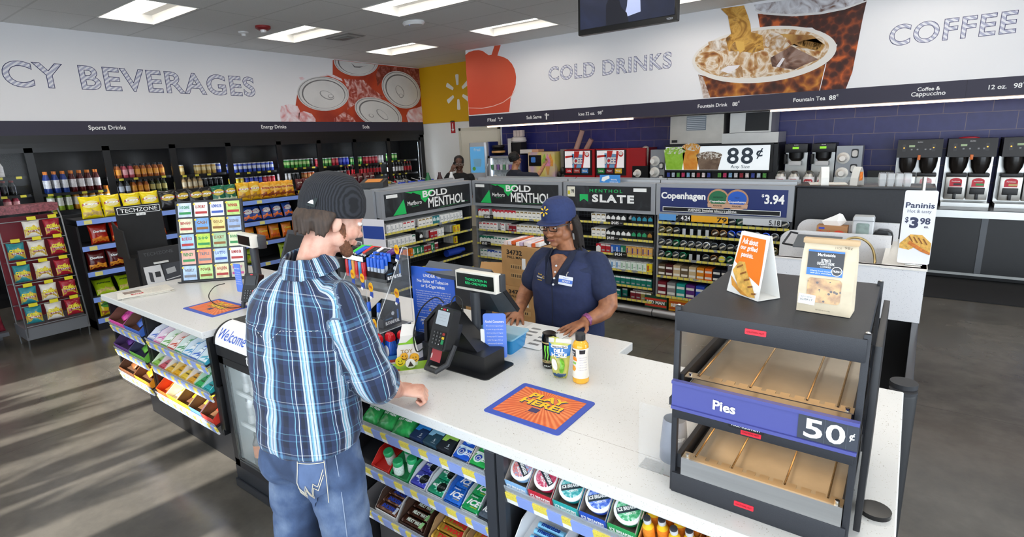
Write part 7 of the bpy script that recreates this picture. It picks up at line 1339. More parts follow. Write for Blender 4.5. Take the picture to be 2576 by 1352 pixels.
for a in(('gold','gold can','#d0aa5c','#ecd9a0'),('wblue','blue and silver can','#3a56c0','#cfd6ea'),('yellow','yellow can','#e8cc1c','#f2e46a'),('blue','blue can','#2a3ac0','#5a6ae0'),('red','red can','#c8283a','#e8606a'),('white','white can','#d8dadc','#f2f2f2'),('black','black can','#17181b','#3a3d42'),('green','green can','#3a9a3c','#b8e08a'),('orange','orange can','#d86a2c','#f0b06a'),('violet','violet can','#5a3a9a','#b8a0e0')):cankind(*a)
R3=('top','second','third')
for door,rows in((0,((1.65,(('',1),('jug',6))),(1.41,(('ojuice',3),('ojuice',2),('purple',1),('dark',2))),(1.21,(('',2),('ojuice',3),('',1),('pink',2))))),(1,((1.395,(('',1),('bsport',3),('rsport',4))),(1.155,(('',1),('lsport',3),('asport',5))))),(2,((1.535,(('tan',2),('pink',2),('tan',5))),(1.295,(('silver',3),('tan',3),('olive',3))))),(3,((1.52,(('gold',2),('',2),('gold',4),('wblue',1))),(1.29,(('coffee',5),('black',4))))),(4,((1.495,(('wblue',10),)),(1.25,(('yellow',3),('blue',4),('red',3))))),(5,((1.51,(('',2),('green',6),('black',1))),(1.26,(('white',3),('black',2),('',1),('orange',3))))),(6,((1.50,(('red',1),('green',3),('red',2),('blue',3))),(1.23,(('violet',2),('green',3),('red',2),('black',1),('cola',1))))),(7,((1.49,(('green',3),('',1),('red',4),('white',2))),(1.24,(('cola',9),)))),(8,((1.52,(('green',4),('',6))),(1.227,(('colaz',6),('cola',3))),(.92,(('cola',3),('colaz',4),('',2)))))):
 for r,(z,items)in enumerate(rows):crow(door,z,items,R3[r],gap=.083 if door not in(1,)else.094)
BLUER=M('#86a4ee',.4)
def gondola(name,label,x,y0,y1,lips,lipm,depth=.42,z0=.1,back=1.25):
 t=T(name,label,'shelving',(x,y0,0));L_=y1-y0
 MB().box((-depth-.03,0,0),(-depth,L_,back)).box((-depth,0,0),(-.03,L_,z0)).build('frame',M('#1b1c20',.5),t,smooth=0)
 for yy in(0,L_-.02):MB().box((-depth,yy,0),(-.06,yy+.02,back-.1)).build('side_panel',M('#17181b',.5),t,smooth=0)
 for z in lips:
  s=MB().box((-depth,.02,z-.012),(0,L_-.02,z)).build('shelf',M('#26272b',.5),t,smooth=0);MB().box((0,0,z-.05),(.012,L_,z+.002)).build('price_rail',lipm,s,smooth=0)
  for k in range(int(L_/.42)):MB().box((.012,.06+.42*k,z-.046),(.014,.13+.42*k,z-.004)).build('price_tag',M('#ece48a',.4),s,smooth=0)
 return t
gondola('chip_shelving','black chip shelving with pale blue shelf edges left of the tech display',-7.0,1.82,2.86,(1.215,.935,.655,.372,.135),BLUER)
gondola('chip_shelving','black chip shelving with pale blue shelf edges behind the ticket display',-7.0,2.88,4.44,(1.215,.935,.655,.372,.135),BLUER)
gondola('snack_shelving','dark shelving with yellow and blue edges beyond the chip shelves',-7.55,4.75,6.6,(1.235,1.03,.8,.5),M('#e0c030',.4),back=1.2)
BAGK={}
def bagkind(key,nm,w_,h,col,txt,tc,badge=None,lower=None,sd=0):
 t,wq=pillow('chip_bag','x','chip bag',w_,h,.07,M(col,.22,n=.1,ns=14),seedv=sd)
 if lower:decal(t,wq,'lower_print',[(-w_*.42,h*.06),(w_*.42,h*.06),(w_*.43,h*.3),(0,h*.4),(-w_*.43,h*.28)],M(lower,.3,n=.4,ns=30))
 if badge:decal(t,wq,'badge',ell(0,h*.62,w_*.37,h*.17,18,.1),M(badge[0],.3));decal(t,wq,'badge_band',[(-w_*.4,h*.56),(w_*.38,h*.60),(w_*.4,h*.70),(-w_*.38,h*.66)],M(badge[1],.3),off=.002)
 btext(t,wq,txt,tc,0,h*.63,w_*.66,h*.13,.05,.1,off=.004);BAGK[key]=(t,nm)
bagkind('lays','bright yellow chip bag',.19,.235,'#f0d80c','Lays','#ffffff',('#f6e8a0','#b01c24'),'#c9a860',1);bagkind('kettle','black chip bag with round badge',.19,.225,'#1c1a1a','Lays','#ffffff',('#d8b83c','#a81c24'),None,2);bagkind('glays','green chip bag with round badge',.18,.23,'#17694c','Lays','#ffffff',('#e0c848','#a81c24'),'#cfd8b0',3);bagkind('wlays','golden chip bag with round badge',.18,.24,'#e8b01c','Lays','#ffffff',('#f2d870','#b01c24'),'#a8742c',4)
bagkind('fritos','golden corn chip bag with red lettering',.16,.22,'#e8a21c','Fritos','#a81c24',('#f0c050','#f2dc9a'),'#8a3c14',5);bagkind('dorito','red tortilla chip bag',.18,.21,'#a8200f','Doritos','#ffffff',None,'#d87a1c',6);bagkind('doritod','maroon tortilla chip bag',.18,.21,'#5a0f10','Doritos','#ffffff',None,'#d88a24',7);bagkind('lime','lime green snack bag',.19,.2,'#a8c41c','Funyuns','#3a5a10',None,'#c8b060',8);bagkind('peanut','green and yellow snack bag',.17,.2,'#e0c81c','Funyuns','#1a5a1c',('#5aa83c','#3a8a2c'),'#a85a2c',9);bagkind('ruffles','blue and orange corn snack bag',.15,.2,'#2a4a9c','Tostitos','#ffffff',('#e8e4e4','#b81c24'),'#e8742c',10);bagkind('cheetos','orange cheese snack bag',.16,.2,'#e8801c','Cheetos','#ffe04a',None,'#c8501c',11);bagkind('jerky','maroon snack bag with lettering',.12,.17,'#5a1a1e','JACK','#e8d8c8',None,None,12)
def bags(key,ys,z,x,where,lean=.12):
 root,nm=BAGK[key]
 for i,y in enumerate(ys):dup(root,(x-.09-.015*(i%2),y,z+.003),(-lean,0,PI/2+.12*math.sin(i*2.3+z*9)),'%s, %s from left, %s'%(nm,ORD[i],where),'chip bags')
TZ,TS='on the top chip shelf',(1.215,.935,.655,.372,.135)
bags('lays',(2.0,2.2,2.39,2.58),TS[0],-7.0,TZ,.2);bags('kettle',(2.76,2.93,3.08,3.2),TS[0],-7.0,TZ);bags('glays',(3.35,3.51),TS[0],-7.0,TZ);bags('wlays',(3.68,3.84),TS[0],-7.0,TZ);bags('fritos',(3.98,4.08,4.16,4.25,4.34),TS[0],-7.0,TZ)
bags('dorito',(2.02,2.22,2.40,2.60),TS[1],-7.0,'on the second chip shelf');bags('doritod',(1.95,2.14,2.34,2.54),TS[2],-7.0,'on the third chip shelf');bags('lime',(1.98,2.20,2.42),TS[3],-7.0,'on the fourth chip shelf',.7);bags('peanut',(1.96,2.15,2.34,2.53),TS[4],-7.0,'on the lowest chip shelf')
bags('ruffles',(3.1,3.25,3.42,3.58,3.70,3.82,3.96,4.12,4.28),TS[1],-7.0,'on the second shelf behind the ticket display',.3);bags('cheetos',(3.5,3.68,3.86,4.04,4.22),TS[2],-7.0,'on the third shelf behind the ticket display');bags('lime',(3.4,3.62,4.15,4.34),TS[3],-7.0,'low behind the ticket display')
for r,z in enumerate((1.235,1.03,.8)):bags('jerky',[4.85+.13*k for k in range(12)],z,-7.55,'%s shelf beyond the chips'%R3[r])
drop(*[b[0]for b in BAGK.values()])
# corn nut rack: wire stand with five tiers of bags
WR=M('#8d9094',.35,.8)
cr_=T('wire_rack','grey wire rack of corn snack bags at the end of the chip aisle','rack',(-6.98,1.22,0));
mb=MB()
for y in(0,.5):
 mb.tube([(0,y,.0),(.06,y,.22),(-.08,y,1.28),(-.14,y,1.36)],.007,6)
for z in(.24,.44,.66,.88,1.08,1.27):
 x=.06-.14*(z-.22)/1.06
 mb.tube([(x,0,z),(x,.5,z)],.005,6).tube([(x-.3,0,z-.03),(x-.3,.5,z-.03)],.005,6)
 for k in range(6):mb.tube([(x,.02+.092*k,z),(x-.3,.02+.092*k,z-.03)],.0025,5)
for y in(0,.5):mb.tube([(-.3,y,0),(-.34,y,1.34)],.007,6)
mb.build('wire_frame',WR,cr_);MB().box((-.34,-.01,1.34),(-.14,.51,1.42)).build('top_tray',M('#8a4a50',.3,n=.5,ns=60),cr_,smooth=0);MB().box((-.33,.0,.25),(-.31,.5,1.3)).build('back_panel',M('#7a1a28',.5),cr_,smooth=0);MB().box((-.36,-.01,.1),(.04,.51,.22)).build('base',M('#84868c',.4,.5),cr_,smooth=0)
CN=[]
for i,(c,nm)in enumerate((('#2a8a94','teal-topped corn snack bag'),('#e6e2da','white corn snack bag'),('#a81c30','crimson corn snack bag'))):
 t,wq=pillow('snack_bag','x','snack bag',.135,.165,.045,M(c,.22,n=.12,ns=20),seedv=20+i);decal(t,wq,'corn_print',[(-.062,.01),(.062,.01),(.062,.09),(.02,.12),(-.062,.08)],M('#c8a83c',.3,n=.35,ns=50));btext(t,wq,'CORN','#e8dc2c',-.005,.088,.085,.034,.08,.0,.004);decal(t,wq,'name_band',[(-.035,.05),(.055,.058),(.055,.072),(-.035,.066)],M('#8a1a3c',.3),off=.003);btext(t,wq,'NUTS','#f0e8e4',.01,.0615,.07,.014,.04,0,.0045);CN.append((t,nm))
for r,z in enumerate((.27,.47,.69,.91,1.11)):
 for k in range(3):
  if r==4 and k==0:continue
  x=.06-.14*(z-.22)/1.06;dup(CN[k][0],(-6.98+x-.03,1.22+.085+.165*k,z-.01),(-.18,0,PI/2+.12*(k-1)-.15),'%s on the %s tier of the wire rack'%(CN[k][1],('lowest','fourth','third','second','top')[r]),'corn snack bags')
  tg=link('price_tag',None,None,(-6.98+x+.01,1.22+.055+.165*k,z+.165),PI/2);MB().box((0,0,0),(.07,.002,.035)).build('card',M('#e8dc2c',.4),tg,smooth=0);tag(tg,'yellow price tag over the %s on the %s tier'%(CN[k][1],('lowest','fourth','third','second','top')[r]),'price tag','yellow price tags on the wire rack')
drop(*[c[0]for c in CN])
# second snack tray to the left of the rack, partly behind the person in black
t=T('snack_rack','pink and red bagged snacks on trays at the left picture edge behind the dark trousers','rack',(-7.35,.78,0));MB().box((-.3,0,.12),(.1,.36,.16)).box((-.3,0,.62),(.1,.36,.66)).box((-.3,.0,0),(-.27,.36,1.2)).build('frame',M('#6a6c72',.4,.4),t,smooth=0)
for i in range(6):
 pb,wq=pillow('snack_bag','red and pink snack bag on the far left tray rack, %s one'%ORD[i],'snack bag',.15,.3,.06,M(('#a8243a','#d85a7a','#8a2a3a')[i%3],.22,n=.5,ns=18),seedv=30+i);pb.location=(-7.31,.86+.1*(i%3),.665 if i>2 else.165);pb.rotation_euler=(-.15,0,PI/2+.1*i);pb['group']='pink bags on the far left rack'
td=T('tech_display','tall black TECHZONE cardboard display beside the left counter end','display',(-5.62,1.83,0),PI/2)
MB().box((0,0,0),(.38,.3,.95)).prism([(0,.25,.95),(.38,.25,.95),(.38,.25,1.41),(.0,.25,1.41)],(0,.02,0)).prism([(-.04,.02,.95),(-.04,.28,.95),(-.04,.28,1.28),(-.04,.18,1.22),(-.04,.06,1.2)],(.012,0,0)).build('body',M('#121214',.6,n=.2,ns=20),td,smooth=0)
f_=FR((0,.249,0));
for o_,m_ in((rrect(.36,.066,.01,.19,1.365),WHITE),(rrect(.35,.056,.008,.19,1.365),M('#121214',.6))):flat('name_frame',m_,f_,o_,td,off=.001 if m_ is WHITE else.002)
text('TECHZONE',WHITE,f_,.31,.036,td,bold=.01,at=(.19,1.365),off=.004);flat('tab',WHITE,f_,rrect(.08,.022,.006,.2,1.32),td);text('2.0',M('#8a8a8c',.5),f_,.05,.014,td,at=(.2,1.32),off=.003)
tb_=MB().prism([(.0,-.10,.62),(.40,-.10,.62),(.39,-.03,1.02),(.02,-.03,1.02)],(0,.03,0)).build('front_tray',M('#161619',.5),td,smooth=0);ff=frame((0,-.101,.62),(1,0,0),(0,.07,.40));text('TECHZONE',M('#4c4c50',.5),ff,.25,.03,tb_,at=(.18,.36));flat('product_print',M('#d6d6d8',.5),ff,[(.03,.08),(.18,.08),(.17,.25),(.03,.25)],tb_);flat('gadget_print',M('#3a3c42',.5),ff,[(.06,.11),(.09,.10),(.09,.19),(.06,.2)],tb_,off=.002);flat('gadget_print',M('#26282c',.5),ff,[(.11,.14),(.155,.14),(.155,.19),(.11,.19)],tb_,off=.002);flat('dark_print',M('#363940',.5),ff,[(.185,.08),(.35,.08),(.35,.25),(.185,.25)],tb_);flat('charger_print',M('#a8aaac',.5),ff,[(.21,.15),(.29,.16),(.285,.21),(.205,.2)],tb_,off=.002);flat('chevrons',M('#c8cacc',.5),ff,[(.19,.095),(.34,.11),(.34,.118),(.19,.103)],tb_,off=.002);text('SUPER TOUGH CHARGING CABLE',M('#8a8a8c',.5),ff,.3,.016,tb_,at=(.19,.055));MB().box((.12,-.075,.88),(.24,-.04,.895)).build('torn_card',M('#e0dfdd',.6),td,smooth=0)
# grey bins and blue pouches behind the left rack
bn=T('bin_unit','grey merchandise bins with wire dividers behind the left cigarette rack','bin',(-6.55,4.9,0),0);MB().box((0,0,0),(.5,1.5,1.15)).box((0,0,1.15),(.02,1.5,1.28)).box((.48,0,1.15),(.5,1.5,1.24)).build('box',M('#74777c',.5,.2),bn,smooth=0);mb=MB()
for k in range(9):mb.tube([(0,.08+.17*k,1.33),(.5,.08+.17*k,1.23)],.006,5)
mb.build('wire_dividers',M('#c9ccc8',.3,.8),bn)
for i in range(4):o=link('blue_pouch',None,None,(-6.1,5.55+.2*i,1.151),PI/2);MB().loft([[(x,y,z)for x,y in rrect(.15*s,.06*s,.02)]for z,s in((0,.9),(.08,1),(.17,.8))]).build('pouch',M('#2a4ac0',.3,n=.4,ns=25),o);tag(o,'blue foil pouch on the grey bins, %s from left'%ORD[i],'pouch','blue pouches on the grey bins')
for i,(c,nm)in enumerate((('#1f6a3c','green'),('#3a1016','dark red'),('#dfe0e0','clear'))):
 o=link('soda_bottle',None,None,(-5.72+.14*i,5.72+.1*i,0),0);MB().box((-.06,-.06,0),(.06,.06,1.15)).build('pedestal',M('#74777c',.5),o,smooth=0);MB().lathe([(.045,1.15),(.05,1.17),(.05,1.34),(.02,1.42),(.02,1.45)],seg=12).build('bottle',M(c,.12),o);tag(o,nm+' soda bottle standing behind the left cigarette rack','bottle')
def blob(name,fn,vox,mats,parent,it=5,fac=.5,post=None):
 mb=MB();fn(mb);me=mb.mesh('tmp',[],0);ob=bpy.data.objects.new('tmp',me);COL.objects.link(ob)
 r=ob.modifiers.new('r','REMESH');r.mode='VOXEL';r.voxel_size=vox
 if it:s=ob.modifiers.new('s','SMOOTH');s.iterations=it;s.factor=fac
 m2=bpy.data.meshes.new_from_object(ob.evaluated_get(bpy.context.evaluated_depsgraph_get()));bpy.data.objects.remove(ob);bpy.data.meshes.remove(me)
 m2 .name=name;m2 .materials.clear()
 for m in(mats if isinstance(mats,list)else[mats]):m2 .materials.append(m)
 for p in m2 .polygons:p.use_smooth=True
 if post:post(m2)
 return link(name,m2,parent)
V3=Vector
def limb(mb,pts,rs,seg=14):
 pts=[V3(p)for p in pts];q=smoothp(pts,4);n=len(q)-1;rr=[]
 for i in range(len(q)):
  t=i/n*(len(rs)-1);k=min(int(t),len(rs)-2);rr.append(rs[k]+(rs[k+1]-rs[k])*(t-k))
 mb.tube(q,rr,seg)
 mb.ball(pts[0],rs[0]*.99,seg=seg);mb.ball(pts[-1],rs[-1]*.99,seg=seg)
def stack(mb,rings,seg=28,pw=2.4):
 """trunk: rings of (x, y, z, half width, half depth, yaw)"""
 R=[]
 for x,y,z,a,b,yaw in rings:
  r=[]
  for k in range(seg):
   t=2*PI*k/seg;c,s=math.cos(t),math.sin(t);px,py=a*math.copysign(abs(c)**(2/pw),c),b*math.copysign(abs(s)**(2/pw),s)
   r.append((x+px*math.cos(yaw)-py*math.sin(yaw),y+px*math.sin(yaw)+py*math.cos(yaw),z))
  R.append(r)
 mb.loft(R)
def hframe(c,fwd,pitch,roll=0):
 f_=V3((fwd[0],fwd[1],0)).normalized();r_=f_.cross(V3((0,0,1)));f2=f_*math.cos(pitch)-V3((0,0,1))*math.sin(pitch);u2=r_.cross(f2)
 return Matrix(((r_.x,f2 .x,u2 .x,c[0]),(r_.y,f2 .y,u2 .y,c[1]),(r_.z,f2 .z,u2 .z,c[2]),(0,0,0,1)))
def head(mb,H,k=1.0):
 B=lambda c,r,sc=(1,1,1):mb.lathe([(math.sin(PI*i/9)*r,-math.cos(PI*i/9)*r*sc[2])for i in range(1,9)],seg=14,sx=sc[0],sy=sc[1],mat=H@Matrix.Translation(V3(c)*k)@Matrix.Scale(k,4))
 B((0,-.014,.055),.079,(.95,1.16,1.04));B((0,.024,-.008),.062,(.96,.92,1.35));B((0,.026,-.066),.046,(1.1,1.05,.85));B((0,.062,-.092),.02,(1.2,.8,.8));B((0,.094,-.026),.015,(1,1,.8));B((0,.086,.0),.0105,(.9,1,2.3))
 for s in(-1,1):B((s*.012,.088,-.03),.0095);B((s*.036,.058,-.022),.026);B((s*.026,.074,.033),.015,(1.5,.7,.6));B((s*.081,-.008,-.006),.03,(.22,.6,1.05));B((s*.05,.01,-.05),.035,(.7,1.2,.9));B((s*.029,.078,.014),.0125,(1.1,.5,.75))
 B((0,.087,-.054),.012,(2.0,.55,.5));B((0,.085,-.064),.012,(1.7,.6,.6))
def hand(mb,W,D,N,side,curl,spread=.1,k=1.0,tw=.0):
 W,D,N=V3(W),V3(D).normalized(),V3(N);N=(N-D*N.dot(D)).normalized();X=D.cross(N)*side;R=[]
 for t,a,b in((-.01,.022,.018),(.02,.03,.017),(.055,.039,.0155),(.085,.041,.0125),(.096,.036,.009)):
  R.append([W+D*t*k+X*(a*math.cos(2*PI*q/14))*k+N*(b*math.sin(2*PI*q/14))*k for q in range(14)])
 mb.loft(R)
 for i in range(4):
  ofs=.0305-.0205*i;p=W+D*.084*k+X*ofs*k;d=(D+X*(1.5-i)*spread).normalized();a=0;pts=[p-d*.02*k,p];L_=(.036,.024,.02)if i in(1,2)else(.031,.021,.018)
  for j,l in enumerate(L_):
   a+=curl*(.7 if j==0 else 1.0)*(1+.06*i);q=d*math.cos(a)-N*math.sin(a);p=p+q*l*k;pts.append(p)
  mb.tube(pts,[.0095*k,.0095*k,.0088*k,.0082*k,.0065*k],10);mb.ball(pts[-1],.0065*k)
 p=W+D*.02*k+X*.03*k;d=(D*.62+X*.78-N*.35*(1 if curl<.6 else 1.4)).normalized();p2=p+d*.04*k;d2=(D*.95+X*(.25 if curl<.6 else-.5)-N*.3).normalized();p3=p2+d2*.032*k
 mb.tube([p-d*.015,p,p2,p3],[.014*k,.0135*k,.0105*k,.0075*k],10);mb.ball(p3,.0075*k)
def skin(name,c,c2):g=G(name);n=g.n('TexNoise',{0:g.coord('Object'),'Scale':22,'Detail':5}).outputs[0];g.set('Base Color',g.ramp(n,[(.35,lin(c2)),(.6,lin(c))]));g.set('Roughness',.48);g.set('Subsurface Weight',.08);g.set('Subsurface Radius',(.6,.25,.15));g.set('Subsurface Scale',.01);return g.m
def wrinkle(amp,sc,seed=0):
 def fn(me):
  ns=[v.normal.copy()for v in me.vertices]
  for v,n in zip(me.vertices,ns):
   p=v.co*sc;v.co+=n*amp*(noise.noise(V3((p.x+seed,p.y,p.z*1.6)))+.6*noise.noise(V3((p.x*2+p.z*1.5,p.y*2,p.z*2.6+seed))))
 return fn
def eyes(H,par,iris,open_=.5,k=1.0):
 for s in(-1,1):
  e=MB();e.lathe([(math.sin(PI*i/6)*.011*k,-math.cos(PI*i/6)*.0085*k)for i in range(1,6)],seg=12,mat=H@Matrix.Translation(V3((s*.030,.0755,.013))*k));e.build('eye',M('#e8e4de',.25),par)
  e=MB();e.lathe([(.0052*k,0),(.0045*k,.0015)],seg=12,mat=H@Matrix.Translation(V3((s*.030,.0850,.010))*k)@Matrix.Rotation(-PI/2,4,'X'));e.build('iris',M(iris,.2),par)
mn=T('person','man in a blue plaid shirt, jeans and black beanie leaning at the counter','person',(-.26,.11,-.02))
SK=skin('fair_skin','#dcae9a','#c98f7a');Hm=hframe((-1.215,.935,1.668),(.42,.91),.36)@Matrix.Scale(.92,4)
sL,sR=(-1.455,.80,1.415),(-1.095,.86,1.44);eR,wR=(-1.045,.895,1.175),(-1.165,1.085,1.03);eL,wL=(-1.44,.96,1.16),(-1.29,1.05,1.06)
def mskin(mb):
 head(mb,Hm);limb(mb,[(-1.265,.845,1.45),(-1.25,.87,1.55),(-1.228,.90,1.63)],[.06,.056,.054])
 limb(mb,[V3(sR)+V3((-.05,0,-.02)),V3(sR).lerp(V3(eR),.5),eR,wR],[.03,.04,.042,.04,.037,.029]);limb(mb,[V3(sL)+V3((.05,0,-.02)),V3(sL).lerp(V3(eL),.5),eL,wL],[.03,.04,.04,.037,.034,.027])
 hand(mb,wR,(.72,.66,-.12),(.1,-.1,.95),-1,1.22,.02,1.0);hand(mb,wL,(.3,.9,-.25),(-.2,-.1,.95),1,.5)
 stack(mb,[(-1.27,.80,.95,.14,.09,.15),(-1.28,.82,1.2,.14,.09,.15),(-1.28,.83,1.42,.15,.08,.15),(-1.28,.83,1.47,.10,.06,.15)])
 limb(mb,[(-1.345,.775,.9),(-1.39,.755,.5),(-1.42,.725,.08)],[.06,.05,.04]);limb(mb,[(-1.18,.80,.9),(-1.14,.80,.5),(-1.125,.765,.08)],[.06,.05,.04])
blob('body',mskin,.0045,SK,mn,4)
eyes(Hm,mn,'#4a5a60')
def plaid(name):
 g=G(name);a=g.n('Attribute',attribute_name='fab').outputs['Vector'];s=g.n('SeparateXYZ',{0:a});N,DK_,LT,WH,CY_=lin('#2b3a5e'),lin('#171e33'),lin('#5f8fb4'),lin('#e6eef6'),lin('#8fcfe4')
 def st(o,per,stops):return g.ramp(g.math('FRACT',g.math('DIVIDE',o,per)),stops,'CONSTANT')
 u=st(s.outputs[0],.15,[(0,DK_),(.13,N),(.19,LT),(.24,N),(.29,CY_),(.32,WH),(.37,LT),(.39,WH),(.44,CY_),(.48,LT),(.50,WH),(.54,N),(.60,DK_),(.70,N),(.735,WH),(.755,N),(.83,CY_),(.85,N)])
 v=st(s.outputs[1],.165,[(0,DK_),(.2,N),(.28,CY_),(.30,N),(.36,LT),(.43,N),(.47,WH),(.485,N),(.62,DK_),(.74,LT),(.76,N),(.86,CY_),(.875,N)])
 c=g.mix(.3,u,v);n=g.n('TexNoise',{0:g.coord('Object'),'Scale':500}).outputs[0];c=g.mix(g.math('MULTIPLY',n,.25),c,lin('#26334f'))
 g.set('Base Color',c);g.set('Roughness',.85);g.set('Sheen Weight',.15);return g.m
PLD=plaid('plaid_cotton')
def fab_attr(arms,ctr):
 def fn(me):
  wrinkle(.0062,11,3)(me);at=me.attributes.new('fab','FLOAT_VECTOR','POINT')
  for i,v in enumerate(me.vertices):
   p=v.co;best=None
   for k,(a,b)in enumerate(arms):
    a,b=V3(a),V3(b);d=b-a;t=max(0,min(1,(p-a).dot(d)/d.dot(d)));q=a+d*t;ds=(p-q).length
    if ds<(.082 if t>.12 else.065)and(best is None or ds<best[0]):x=d.normalized().cross(V3((.3,-.9,.1))).normalized();y=d.normalized().cross(x);w_=p-q;best=(ds,math.atan2(w_.dot(y),w_.dot(x))*.068,t*d.length+k*.37)
   if best:at.data[i].vector=(best[1],best[2],0)
   else:
    a_=math.atan2(-(p.x-ctr[0])*.97-(p.y-ctr[1])*.2,-(p.y-ctr[1])*1.45);w2=.035*noise.noise(V3((p.z*3,0,0)));at.data[i].vector=(a_*.185+.008*w2+.5,p.z+.06*a_*a_*.12+.25,0)
 return fn
cuff=V3(eR).lerp(V3(wR),.22)
def mshirt(mb):
 stack(mb,[(-1.268,.782,.955,.172,.128,.15),(-1.27,.79,1.0,.183,.138,.15),(-1.278,.80,1.12,.178,.135,.15),(-1.283,.812,1.25,.188,.138,.16),(-1.283,.822,1.36,.198,.135,.17),(-1.282,.828,1.43,.192,.118,.17),(-1.278,.832,1.487,.142,.092,.17),(-1.268,.845,1.525,.088,.074,.17)])
 limb(mb,[V3(sR)+V3((-.02,-.01,-.005)),eR,cuff],[.072,.066,.064,.062]);limb(mb,[V3(sL)+V3((.02,.01,-.01)),eL,V3(eL).lerp(V3(wL),.25)],[.066,.062,.06,.058])
sh_=blob('shirt',mshirt,.0075,PLD,mn,5,post=fab_attr([(sR,eR),(eR,tuple(cuff)),(sL,eL)],(-1.278,.81)))
def mcuff(mb):d=(cuff-V3(eR)).normalized();mb.tube([cuff-d*.035,cuff+d*.012],[.070,.0665],24)
blob('cuff',mcuff,.006,PLD,mn,3,post=fab_attr([(eR,tuple(cuff))],(-1.278,.81)))
def mcollar(mb):
 for k in range(15):
  a0,a1=PI*1.5+(k-7)*.36,PI*1.5+(k-6)*.36
  P_=lambda a,r,z:(-1.262+math.cos(a)*r,.850+math.sin(a)*r*.86,z+.012*math.sin(a))
  mb.prism([P_(a0,.070,1.575),P_(a1,.070,1.575),P_(a1,.104,1.515),P_(a0,.104,1.515)],V3((math.cos(a0),math.sin(a0),.3))*.006)
cl_=blob('collar',mcollar,.0045,PLD,mn,3,post=fab_attr([],(-1.27,.83)))
STC=M('#e6eaf0',.7)
from mathutils.bvhtree import BVHTree
def surf(o,ctr):
 tr=BVHTree.FromPolygons([v.co.copy()for v in o.data.vertices],[tuple(p.vertices)for p in o.data.polygons])
 def fn(a,z,off=.0015):
  d=V3((math.cos(a),math.sin(a),0));h=tr.ray_cast(V3((ctr[0],ctr[1],z))+d*.5,-d);return h[0]+h[1]*off if h[0]else V3((ctr[0],ctr[1],z))
 return fn
sfs=surf(sh_,(-1.28,.81))
for zo in(0,):
 q=[sfs(a,z+zo)for a,z in((-2.75+k*.045,1.37-.045*max(0,1-abs(-2.75+k*.045+1.45)/.45))for k in range(56))];mb=MB()
 for a_,b_ in zip(q[::2],q[1::2]):mb.tube([a_,b_],.0007,5)
 mb.build('yoke_stitching',STC,mn)
DEN=G('denim');n1=DEN.n('TexNoise',{0:DEN.coord('Object'),'Scale':6,'Detail':4}).outputs[0];n2=DEN.n('TexNoise',{0:DEN.coord('Object',scale=(1,1,.25)),'Scale':420}).outputs[0]
DEN.set('Base Color',DEN.mix(DEN.math('MULTIPLY',n2,.4),DEN.ramp(n1,[(.34,lin('#33425f')),(.5,lin('#4d6288')),(.68,lin('#8497b4'))]),lin('#2c3a56')));DEN.set('Roughness',.85)
def mjeans(mb):
 stack(mb,[(-1.265,.79,.86,.165,.118,.15),(-1.265,.785,.93,.168,.124,.15),(-1.266,.785,1.0,.160,.120,.15),(-1.267,.787,1.035,.155,.117,.15)])
 limb(mb,[(-1.352,.775,.86),(-1.395,.755,.5),(-1.42,.725,.07)],[.098,.08,.072,.072]);limb(mb,[(-1.172,.80,.86),(-1.14,.80,.5),(-1.125,.765,.07)],[.098,.08,.072,.072]);mb.ball((-1.345,.725,.89),.09,sc=(1,.9,1));mb.ball((-1.185,.75,.89),.09,sc=(1,.9,1))
jn_=blob('jeans',mjeans,.008,DEN.m,mn,5,post=wrinkle(.006,9,1))
mb=MB();R=[[(x+s*.001,y,z)for x,y,z in[(-1.266+(.163)*math.cos(t)*math.cos(.15)-.122*math.sin(t)*math.sin(.15),.786+.163*math.cos(t)*math.sin(.15)+.122*math.sin(t)*math.cos(.15),zz)for t in(2*PI*k/36 for k in range(36))]]for s,zz in((0,1.0),(1,1.034))];mb.loft(R,cap=(False,False));mb.build('belt',M('#2c2e34',.6),mn)
sfj=surf(jn_,(-1.2,.79));PKT=M('#566a90',.85,n=.25,ns=14)
pa=lambda u,v:sfj(-1.0+u*.42,.958-.17*v-.018*u*u*0+.02*u*(v>.95),.004)
mb=MB();R=[mb.ring([pa(-1+j/5*(1-.06*v*10*(v>.7)),v+(.12*(1-abs(-1+j/5))if v>.8 else 0))for j in range(11)])for v in(0,.2,.4,.6,.75,.88)]
for a_,b_ in zip(R,R[1:]):mb.bridge(a_,b_,0,False)
pk=mb.build('back_pocket',PKT,mn,smooth=80)
for zig in([(-.95,.5),(-.5,.62),(-.3,.42),(-.05,.66),(.2,.36),(.45,.42),(.8,.16)],[(-.95,.58),(-.5,.70),(-.3,.50),(-.05,.74),(.2,.44),(.45,.50),(.8,.24)],[(-.97,.03),(-.3,.03),(.3,.03),(.97,.03)],[(.93,0),(.93,.4),(.93,.85)],[(-.93,0),(-.93,.4),(-.93,.85)]):
 mb=MB();mb.tube([pa(*p)+V3((math.cos(-1),math.sin(-1),0))*.004 for a_,b_ in zip(zig,zig[1:])for p in(a_,((a_[0]+b_[0])/2,(a_[1]+b_[1])/2))]+[pa(*zig[-1])+V3((math.cos(-1),math.sin(-1),0))*.004],.0013,5);mb.build('stitching',M('#d8cfba',.7),pk)
mb=MB();mb.tube([sfj(-.28,z,.001)for z in(.99,.9,.8,.7,.6,.5)],.0014,5);mb.build('side_seam',M('#9aa8c0',.8),mn)
SHO=M('#2a2420',.5)
for x,y in((-1.42,.78),(-1.125,.82)):
 MB().loft([[(x+a*.05*s,y+b*.15+dy,z)for a,b in rrect(1.8,1.9,.5)]for z,s,dy in((0,1,0),(.03,1,0),(.07,.75,-.02),(.10,.6,-.05))]).build('shoe',SHO,mn)
HAIR=M('#3b2c22',.6,n=.4,ns=8,stretch=(14,14,1))
